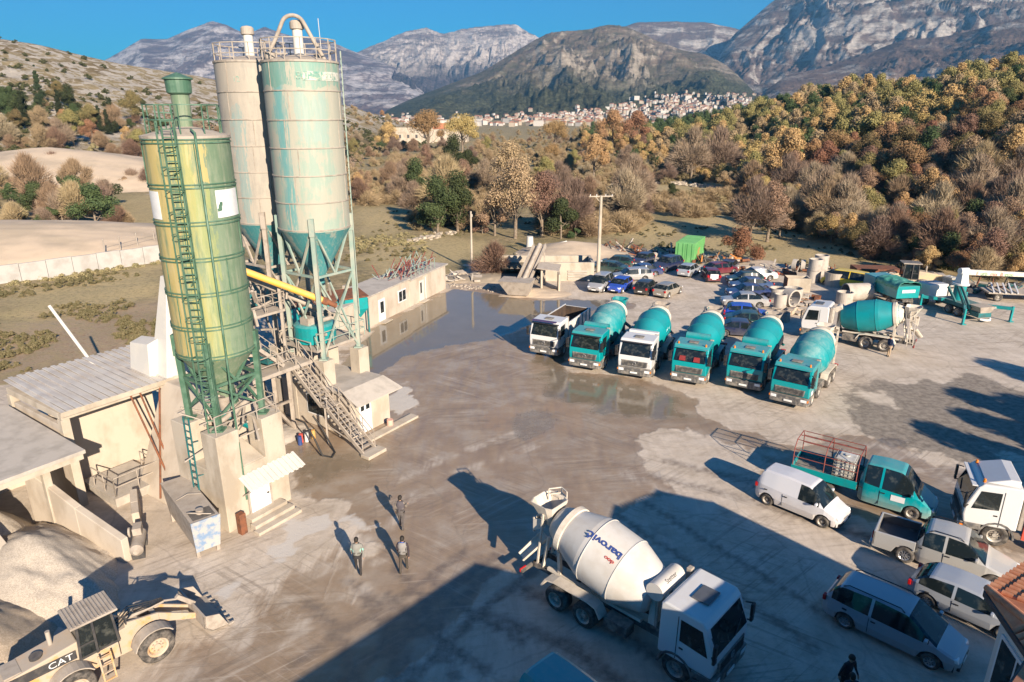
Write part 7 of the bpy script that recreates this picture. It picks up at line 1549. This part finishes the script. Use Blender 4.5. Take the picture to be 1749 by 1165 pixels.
def crown_mesh(name, m, h, rad, n, leaf, seed, shape='round', base=.3, lobes=9, twigs=False, trunk=True):
    rr = np.random.RandomState(seed); rn = random.Random(seed)
    if not twigs: n = int(n*1.7); leaf *= .70
    else: n = int(n*1.25)
    L_ = []
    for k in range(lobes):
        a = rn.random()*6.28; f = rn.random()**.6
        if shape == 'cone': zz = base+(1-base)*rn.random(); rr_ = (1-(zz-base)/(1-base))*.5+.12; c = Vector((math.cos(a)*rad*rr_*.5, math.sin(a)*rad*rr_*.5, zz*h*.93)); s = rad*rr_
        else:
            zz = base+(1-base)*(.15+.75*rn.random()); prof = math.sin(min(1, (zz-base)/(1-base)*1.15+.12)*math.pi)**.6 if shape == 'round' else 1
            c = Vector((math.cos(a)*rad*.74*f*prof, math.sin(a)*rad*.74*f*prof, zz*h)); s = rad*rn.uniform(.2, .44)
        L_.append((c, s))
    k = rr.randint(0, lobes, n); C = np.array([l[0] for l in L_])[k]; S = np.array([l[1] for l in L_])[k]
    d = rr.normal(size=(n, 3)); d /= np.linalg.norm(d, axis=1)[:, None]; rad_ = rr.rand(n)**.45
    P_ = C+d*(S*rad_)[:, None]*np.array([1, 1, .8]); P_[:, 2] = np.maximum(P_[:, 2], h*.04)
    nrm = d+rr.normal(size=(n, 3))*.55; nrm /= np.linalg.norm(nrm, axis=1)[:, None]
    t1 = np.cross(nrm, rr.normal(size=(n, 3))); t1 /= np.linalg.norm(t1, axis=1)[:, None]; t2 = np.cross(nrm, t1)
    if twigs:
        ctr = np.array([0, 0, h*.25]); out = P_-ctr; out /= np.linalg.norm(out, axis=1)[:, None]; out = out+rr.normal(size=(n, 3))*.35; out /= np.linalg.norm(out, axis=1)[:, None]
        sd_ = np.cross(out, rr.normal(size=(n, 3))); sd_ /= np.linalg.norm(sd_, axis=1)[:, None]
        ln = leaf*(3+4*rr.rand(n))[:, None]; w = leaf*.16
        V = np.stack([P_-sd_*w, P_+sd_*w, P_+out*ln], 1).reshape(-1, 3); F = np.arange(n*3).reshape(-1, 3)
    else:
        s = leaf*(.6+.8*rr.rand(n))[:, None]
        V = np.stack([P_-t1*s, P_-t2*s*.7, P_+t1*s, P_+t2*s*.7], 1).reshape(-1, 3); F = np.arange(n*4).reshape(-1, 4)
    me = bpy.data.meshes.new(name); kf = F.shape[1]
    tb = MB()
    if trunk:
        tr_ = max(.09, h*.022); tb.tube([(0, 0, -.4), (rn.uniform(-.1, .1)*h*.1, 0, h*.25), (rn.uniform(-.2, .2), rn.uniform(-.2, .2), h*.55)], [tr_*1.3, tr_, tr_*.5], 7)
        for c, s in L_: tb.tube([(0, 0, h*rn.uniform(.12, .4)), Vector((c.x*.5, c.y*.5, c.z*.62)), c], [tr_*.5, tr_*.33, tr_*.1], 5)
    return V, F, tb
def mkmesh(name, V, F, m):
    kf = F.shape[1]; me = bpy.data.meshes.new(name); me.vertices.add(len(V)); me.vertices.foreach_set('co', V.astype(np.float32).ravel()); me.loops.add(F.size); me.loops.foreach_set('vertex_index', F.astype(np.int32).ravel()); me.polygons.add(len(F)); me.polygons.foreach_set('loop_start', (np.arange(len(F))*kf).astype(np.int32)); me.update(calc_edges=True); me.materials.append(m); return me
KINDS = {}
def proto(key, m, h, rad, n, leaf, seed, mix=None, **kw):
    V, F, tb = crown_mesh(key, m, h, rad, n, leaf, seed, **kw); me = mkmesh(key+'_crown', V, F, LM[m])
    tm = bpy.data.meshes.new(key+'_trunk'); tm.from_pydata(tb.v, [], tb.f); tm.materials.append(BARK); tm.polygons.foreach_set('use_smooth', [True]*len(tm.polygons))
    KINDS[key] = (me, tm, h)
cnt = {'n': 0}
def tree(name, key, loc, s, label, cat, group, parts=True, rz=None):
    me, tm, h = KINDS[key]; cnt['n'] += 1
    rz = random.random()*6.28 if rz is None else rz
    if parts:
        t = bpy.data.objects.new(name, None); COL.objects.link(t); t.location = loc; t.rotation_euler.z = rz; t.scale = (s, s, s*random.uniform(.9, 1.1)); tag(t, label, cat, group)
        a = bpy.data.objects.new('crown', me); b = bpy.data.objects.new('trunk', tm); COL.objects.link(a); COL.objects.link(b); a.parent = t; b.parent = t; return t
    a = bpy.data.objects.new(name, me); COL.objects.link(a); a.location = loc; a.rotation_euler.z = rz; a.scale = (s, s, s*random.uniform(.9, 1.1)); return tag(a, label, cat, group)
proto('oakA', 'orange', 9, 4.3, 7000, .15, 1, lobes=16); proto('oakB', 'gold', 9, 4.6, 7000, .15, 2, lobes=16); proto('oakC', 'olive', 9.5, 4.6, 7500, .15, 3, lobes=18)
proto('oakD', 'brown', 9, 4.4, 5200, .14, 4, lobes=18); proto('oakE', 'brown', 7, 3.2, 4200, .12, 14, lobes=12, base=.15)
proto('everA', 'green', 7.5, 3.6, 7500, .16, 5, lobes=14, base=.12); proto('everB', 'green', 5, 3.0, 5200, .13, 6, lobes=10, base=.05)
proto('bareA', 'twig', 7.5, 3.8, 5200, .22, 7, lobes=16, base=.2, twigs=True); proto('bareB', 'twigm', 8.5, 4.6, 6500, .22, 8, lobes=18, base=.2, twigs=True)
proto('shrubA', 'twig', 3.4, 2.3, 3400, .16, 9, lobes=9, base=.05, twigs=True); proto('shrubB', 'scrub', 3.0, 2.2, 3600, .10, 10, lobes=9, base=.05); proto('shrubC', 'brown', 3.2, 2.2, 3200, .10, 11, lobes=9, base=.05); proto('shrubD', 'twigm', 3.2, 2.4, 3400, .15, 16, lobes=9, base=.05, twigs=True)
proto('bushG', 'green', 2.6, 1.9, 3000, .10, 12, lobes=8, base=.05); proto('cyp', 'cyp', 13, 2.6, 7000, .16, 13, shape='cone', base=.02, lobes=22)
NM = {'oakA': ('autumn_oak', 'tree', 'rust orange leaved oak'), 'oakB': ('autumn_oak', 'tree', 'golden leaved oak'), 'oakC': ('autumn_oak', 'tree', 'olive yellow leaved oak'), 'oakD': ('autumn_oak', 'tree', 'oak with withered brown leaves'), 'oakE': ('autumn_oak', 'tree', 'small oak with withered brown leaves'), 'everA': ('evergreen_tree', 'tree', 'dark green broad evergreen'), 'everB': ('evergreen_tree', 'tree', 'low dark evergreen'), 'bareA': ('bare_tree', 'tree', 'bare brown twiggy tree'), 'bareB': ('bare_tree', 'tree', 'bare mauve grey twiggy tree'), 'shrubA': ('bare_shrub', 'shrub', 'bare brown shrub'), 'shrubB': ('scrub_bush', 'shrub', 'khaki scrub bush'), 'shrubC': ('scrub_bush', 'shrub', 'brown leaved scrub bush'), 'shrubD': ('bare_shrub', 'shrub', 'bare mauve shrub'), 'bushG': ('green_bush', 'shrub', 'small dark green bush'), 'cyp': ('cypress', 'tree', 'dark cypress')}
random.seed(12)
def gz(x, y): return hill_z(x, y)
# 1. trees one can single out in the middle ground
for key, u, v, s, lab in [
 ('oakD', 880, 408, 1.25, 'large oak with withered brown leaves beyond the pond, left of two'), ('oakD', 925, 402, 1.15, 'large oak with withered brown leaves beyond the pond, right of two'), ('oakE', 845, 402, 1.1, 'smaller brown oak at the left foot of the two pond oaks'), ('everB', 958, 408, 1.2, 'dark evergreen bush at the right foot of the pond oaks'),
 ('everA', 748, 400, 1.15, 'dark green olive tree in front of the reed field'), ('everA', 782, 395, 1.2, 'dark green tree between the olive tree and the slim pole'), ('bareA', 765, 372, 1.4, 'bare grey tree rising behind the dark green trees'), ('everA', 712, 345, 1.1, 'bright green tree standing behind the reed field'), ('bareB', 690, 345, .8, 'mauve bare shrub beside the bright green tree'),
 ('everA', 776, 300, 1.5, 'ivy clad dark tree, left of two in the far meadow'), ('everB', 800, 300, 1.6, 'ivy clad dark tree, right of two in the far meadow'), ('oakA', 1014, 308, 1.55, 'orange oak standing alone in the meadow'), ('oakD', 870, 350, 1.3, 'reddish brown oak behind the pond oaks'),
 ('oakA', 665, 262, 1.7, 'orange oak beside the stone ruin'), ('oakB', 732, 262, 2.1, 'golden oak before the long house, left one'), ('oakB', 790, 262, 2.1, 'golden oak before the long house, right one'), ('oakB', 948, 255, 1.8, 'golden oak far out in the field'), ('oakA', 1045, 262, 2.3, 'broad orange oak at the edge of the wood, left one'), ('oakA', 1085, 262, 2.3, 'broad orange oak at the edge of the wood, right one'),
 ('bareB', 1180, 308, 1.5, 'big mauve bare tree at the meadow edge, left one'), ('bareB', 1225, 305, 1.6, 'big mauve bare tree at the meadow edge, right one'), ('oakA', 1340, 330, 1.6, 'large orange oak in front of the wooded hill'), ('oakD', 1310, 412, 1.05, 'withered brown oak behind the concrete rings'), ('bareB', 1280, 412, .95, 'mauve bare tree beside the withered oak'), ('everB', 1145, 345, .8, 'green bush by the dry stone wall'),
 ('bushG', 185, 352, 2.3, 'dark green bush in the hedge before the sand heap'), ('everB', 135, 372, 1.5, 'ivy green bush standing behind the boundary wall'), ('everB', 165, 390, 1.6, 'dark green bush above the wire fence'), ('everA', 60, 282, 1.4, 'dark pine in the clump at the foot of the rocky hill'), ('oakA', 165, 288, 1.0, 'orange oak in the clump below the rocky hill'), ('oakC', 135, 290, 1.1, 'golden green oak in the clump below the rocky hill'), ('oakA', 226, 285, .8, 'small orange bush by the sand heap'),
 ('shrubA', 845, 470, 1.1, 'twiggy bush behind the site building')]:
    c = G(u, v); c.z = gz(c.x, c.y); nm, cat, _ = NM[key]; tree(nm, key, c, s, lab, cat, None)
LM['rusty'] = leafmat('rusty_leaves', ((.20, .07, .025), (.30, .11, .04), (.13, .05, .02))); proto('rusty', 'rusty', 3.4, 3.2, 6000, .10, 44, lobes=14, base=.05)
NM['rusty'] = ('rusty_bush', 'shrub', ''); c = G(1262, 446); tree('rusty_bush', 'rusty', c, 1.15, 'rust red bush mound behind the parked cars right of the green container', 'shrub', None)
# 2. shadow casting cypresses just outside the right edge
proto('col', 'cyp', 11, 2.3, 9000, .2, 33, base=.02, lobes=34)
for i, (x, y, h) in enumerate([(38.1, 16.2, 1), (41.7, 18.1, 1), (43.5, 21.6, 1), (49.5, 27.6, 1), (45, 15.5, 1.05), (47.5, 18.5, 1.1), (51, 23, 1.1)]): 
    x -= 1.6; y += .8; tt = tree('cypress', 'col', (x, y, 0), h, 'dark cypress standing out of view beyond the picture edge', 'tree', 'cypresses beyond the picture edge'); tt.scale = (1.55, 1.55, h)
# 3. scattered individuals, by zone
def scatter(n, zone, keys, w, smin, smax, where, group, minv=None, key_v=None, parts=False, seed=0, avoid=()):
    rr = random.Random(seed); out = 0; tries = 0
    while out < n and tries < n*40:
        tries += 1; u = rr.uniform(*zone[0]); v = rr.uniform(*zone[1]); c = G(u, v)
        if len(zone) > 2 and not inpoly(u, v, zone[2]): continue
        if any(inpoly(u, v, a) for a in avoid): continue
        key = rr.choices(keys, w)[0]; nm, cat, d = NM[key]; c.z = gz(c.x, c.y)-.1
        tree(nm, key, c, rr.uniform(smin, smax), d+' '+where, cat, group, parts); out += 1
def inpoly(x, y, P_):
    c = False
    for k in range(len(P_)):
        (ax, ay), (bx, by) = P_[k], P_[(k+1) % len(P_)]
        if (ay > y) != (by > y) and x < (bx-ax)*(y-ay)/(by-ay)+ax: c = not c
    return c
CLEAR = [[(600, 350), (705, 352), (712, 398), (690, 410), (600, 410)], [(600, 405), (830, 400), (900, 430), (770, 470), (600, 480)], [(1040, 405), (1240, 365), (1290, 385), (1430, 405), (1600, 470), (1250, 440), (1040, 428)], [(1000, 314), (1290, 314), (1280, 334), (1080, 340)], [(205, 325), (300, 325), (310, 400), (215, 400)], [(0, 398), (320, 398), (320, 700), (0, 700)], [(690, 236), (820, 236), (820, 250), (690, 250)], [(600, 285), (700, 285), (700, 300), (600, 300)]]
scatter(290, ((590, 1300), (228, 345)), ['bareA', 'bareB', 'shrubA', 'shrubC', 'oakD', 'oakA', 'oakB', 'everB', 'shrubB', 'oakC', 'shrubD'], [5, 3, 6, 4, 1.5, 1, .9, .7, 5, .9, 4], .42, .95, 'in the rough field', 'trees and shrubs of the rough field', seed=1, avoid=CLEAR)
scatter(95, ((590, 1700), (330, 408)), ['shrubA', 'shrubB', 'shrubC', 'shrubD', 'bareA', 'bareB', 'bushG'], [4, 4, 2, 3, 3, 2, 1], .7, 1.1, 'in the hedges of the near meadow', 'hedge shrubs of the near meadow', seed=2, avoid=CLEAR, parts=True)
scatter(70, ((1250, 1900), (400, 470), [(1250, 395), (1900, 380), (1900, 470), (1560, 474), (1440, 420)]), ['bareA', 'shrubA', 'shrubD', 'shrubB', 'bareB', 'oakE'], [4, 3, 3, 3, 3, 2], .5, 1.0, 'in the scrub belt beside the yard', 'scrub belt beside the yard', seed=3, parts=True)
scatter(60, ((-60, 300), (305, 392)), ['shrubA', 'shrubD', 'shrubC', 'bushG', 'bareA', 'shrubB', 'everB'], [5, 4, 2, 3, 2, 3, 1], .9, 1.5, 'before the sand heap', 'shrubs before the sand heap', seed=4, avoid=[[(205, 325), (300, 325), (310, 400), (215, 400)]], parts=True)
scatter(75, ((-60, 430), (268, 297)), ['shrubA', 'oakA', 'everA', 'bareA', 'oakC', 'shrubB', 'bareB', 'everB'], [4, 1.5, 2, 4, 1, 3, 3, 1], .8, 1.3, 'at the foot of the rocky hill', 'trees at the foot of the rocky hill', seed=5)
scatter(16, ((15, 215), (272, 284)), ['cyp', 'everA'], [1, 2], .8, 1.2, 'in the dark clump below the rocky hill', 'dark pines below the rocky hill', seed=8)
# wooded hill: nearest 290 as things, the rest one mass
rr = random.Random(5); pts = []
for _ in range(9000):
    a = rr.uniform(.10, 1.15); yf = np.interp(a, HR.a, HR.yf); yr = np.interp(a, HR.a, HR.yr); t_ = rr.uniform(-.1, 1.12); y = yf+(yr-yf)*t_
    x = a*y; keep = True
    r0 = 3.1 if y < 200 else 4.6
    for (px, py) in pts[-900:]:
        if (px-x)**2+(py-y)**2 < r0*r0: keep = False; break
    if keep: pts.append((x, y))
    if len(pts) > 1500: break
pts.sort(key=lambda p: p[1]*1.0-.1*p[0])
lowk = (['bareA', 'bareB', 'oakA', 'oakD', 'oakB', 'everA', 'oakC'], [2.4, 2, 3, 3.5, 1.5, 2.2, 1.2]); hik = (['oakC', 'oakB', 'oakA', 'everA', 'oakD'], [4, 2, 3, 3.6, 2])
massV = {}
nind = 0
for (x, y) in pts:
    a = x/y; yf = np.interp(a, HR.a, HR.yf); yr = np.interp(a, HR.a, HR.yr); t_ = (y-yf)/(yr-yf)
    if a > .86 and nind > 9e9: continue
    w = lowk if rr.random() > sstep(.15, .55, np.array(t_)) else hik
    key = rr.choices(*w)[0]
    if t_ > .5 and rr.random() < float(sstep(330, 420, np.array(y))): key = 'everA'
    s = rr.uniform(.6, 1.15)*(1.0 if y < 300 else 1.2)*(.62+.38*float(sstep(-.1, .25, np.array(t_)))); z = gz(x, y)-.2
    inview = a < .80
    if nind < 290 and inview:
        nm, cat, d = NM[key]; tree(nm, key, (x, y, z), s, d+' on the wooded hill', 'tree', 'trees of the wooded hill', False); nind += 1
    else: massV.setdefault(key, []).append((x, y, z, s))
allV, allF, mats, mi = [], [], [], []
off = 0
for key, L_ in massV.items():
    me = KINDS[key][0]; nv = len(me.vertices); co = np.zeros(nv*3, np.float32); me.vertices.foreach_get('co', co); co = co.reshape(-1, 3); kf = 4 if len(me.polygons)*4 == nv else 3
    if kf == 3: continue
    step = 3; q = co.reshape(-1, kf, 3)[::step]; cen = q.mean(1, keepdims=True); q = cen+(q-cen)*1.65
    mats.append(me.materials[0])
    for (x, y, z, s) in L_:
        th = rr.random()*6.28; c_, s_ = math.cos(th), math.sin(th); Q = q.reshape(-1, 3)*s; Q = np.stack([Q[:, 0]*c_-Q[:, 1]*s_+x, Q[:, 0]*s_+Q[:, 1]*c_+y, Q[:, 2]+z], 1)
        allV.append(Q); allF.append(np.arange(len(Q)).reshape(-1, 4)+off); off += len(Q); mi += [len(mats)-1]*(len(Q)//4)
V = np.concatenate(allV); F = np.concatenate(allF); me = mkmesh('woodland', V, F, mats[0])
for m in mats[1:]: me.materials.append(m)
me.polygons.foreach_set('material_index', np.array(mi, np.int32))
o = bpy.data.objects.new('woodland', me); COL.objects.link(o); tag(o, 'mass of smaller trees covering the rest of the wooded hill', 'woodland', kind='stuff')
# maquis on the rocky hill and brush in the fields, as one mass each
def brush(name, label, pts, key, sz, m2=None, step=6, grow=2.3):
    me = KINDS[key][0]; nv = len(me.vertices); co = np.zeros(nv*3, np.float32); me.vertices.foreach_get('co', co); kf = 4 if len(me.polygons)*4 == nv else 3
    q = co.reshape(-1, kf, 3)[::step]; cen = q.mean(1, keepdims=True); q = (cen+(q-cen)*grow).reshape(-1, 3); out = []
    for (x, y, z) in pts:
        s = rr.uniform(*sz); th = rr.random()*6.28; c_, s_ = math.cos(th), math.sin(th); out.append(np.stack([(q[:, 0]*c_-q[:, 1]*s_)*s+x, (q[:, 0]*s_+q[:, 1]*c_)*s+y, q[:, 2]*s*.8+z], 1))
    V = np.concatenate(out); me = mkmesh(name, V, np.arange(len(V)).reshape(-1, kf), m2 or LM[NMAT[key]]); o = bpy.data.objects.new(name, me); COL.objects.link(o); return tag(o, label, 'shrubs', kind='stuff')
NMAT = {'bushG': 'green', 'shrubB': 'scrub', 'shrubA': 'twig', 'shrubD': 'twigm', 'shrubC': 'brown'}
mp = []
while len(mp) < 900:
    a = rr.uniform(-.85, -.12); yf = np.interp(a, HL.a, HL.yf); yr = np.interp(a, HL.a, HL.yr); t_ = rr.random()**1.15*.99; y = yf+(yr-yf)*t_
    den = .25+.75*float(sstep(.66, .30, np.array(t_)))*(.4+.6*rr.random()); den *= .35 if float(fbm(np.array([a*9]), np.array([y/60]), 3)[0]) < .46 else 1
    if rr.random() > den: continue
    mp.append((a*y, y, gz(a*y, y)-.2))
brush('maquis', 'dark green maquis bushes dotting the rocky hillside', mp, 'bushG', (.7, 1.5), leafmat('maquis_leaves', ((.08, .085, .025), (.12, .115, .04), (.05, .06, .02))), 8, 2.6)
def fieldpts(n, zone, avoid, thr=.5):
    o = []
    while len(o) < n:
        u = rr.uniform(*zone[0]); v = rr.uniform(*zone[1]); c = G(u, v)
        if any(inpoly(u, v, a) for a in avoid): continue
        if float(fbm(np.array([c.x/14.]), np.array([c.y/14.]), 3)[0]) < thr: continue
        o.append((c.x, c.y, gz(c.x, c.y)-.3))
    return o
brush('undergrowth', 'brown undergrowth and brambles of the rough field', fieldpts(1700, ((590, 1320), (222, 345)), CLEAR, .42), 'shrubC', (.45, 1.0), LM['scrub'], 5, 2.2)
brush('undergrowth', 'bare thorny undergrowth between the field trees', fieldpts(1300, ((590, 1400), (222, 400)), CLEAR, .45), 'shrubA', (.6, 1.1), LM['twig'], 3, 1.5)
brush('undergrowth', 'brown undergrowth at the foot of the rocky hill', fieldpts(380, ((-80, 620), (262, 300)), [[(0, 262), (260, 262), (260, 320), (0, 320)], [(600, 285), (700, 285), (700, 300), (600, 300)]], .4), 'shrubC', (.6, 1.2), LM['twigm'], 5, 2.2)
brush('undergrowth', 'low brambles along the boundary wall and behind the site building', [(G(u, v).x, G(u, v).y, -.5) for u, v in [(rr.uniform(100, 290), rr.uniform(0, 1)) for _ in range(0)]]+[(p.x+rr.uniform(-1.2, 1.2), p.y+rr.uniform(-1, 1)-1.2, -.9) for p in [WA_.lerp(WB_, .2+.8*rr.random()) for _ in range(70)]]+[(G(u, v).x, G(u, v).y, -.8) for u, v in [(rr.uniform(605, 730), rr.uniform(400, 428)) for _ in range(60)]], 'shrubC', (.35, .6), LM['scrub'], 4, 1.8)
tf = []
while len(tf) < 1500:
    if rr.random() < .5: u, v = rr.uniform(-150, 300), rr.uniform(455, 640)
    else: u, v = rr.uniform(590, 1700), rr.uniform(345, 470)
    c = G(u, v); x = np.array([[c.x]]); y = np.array([[c.y]])
    if float(poly_sd(x, y, YARD)[0, 0]) > -1.5 or float(poly_sd(x, y, POND)[0, 0]) > -1: continue
    if float(fbm(x/6., y/6., 3)[0, 0]) < .5: continue
    tf.append((c.x, c.y, -.12))
brush('grass_tufts', 'dry grass tufts and weeds over the meadows', tf, 'shrubB', (.10, .24), leafmat('weed_blades', ((.19, .17, .06), (.27, .22, .10), (.12, .12, .04))), 6, 3.0)
# haze
b = MB(); b.box(-6000, 8000, -60, 8200, -3, 1700); hz = b.build('haze', None or simple('haze_air', (1, 1, 1)))
hm = bpy.data.materials.new('haze_volume'); hm.use_nodes = True; n = hm.node_tree.nodes; n.remove(n['Principled BSDF']); pv = n.new('ShaderNodeVolumePrincipled'); pv.inputs['Density'].default_value = .000075; pv.inputs['Color'].default_value = (.26, .62, 1, 1); pv.inputs['Anisotropy'].default_value = .1
hm.node_tree.links.new(pv.outputs[0], n['Material Output'].inputs['Volume']); hz.data.materials.clear(); hz.data.materials.append(hm); hz.data.polygons.foreach_set('material_index', [0]*6); tag(hz, kind='stuff')
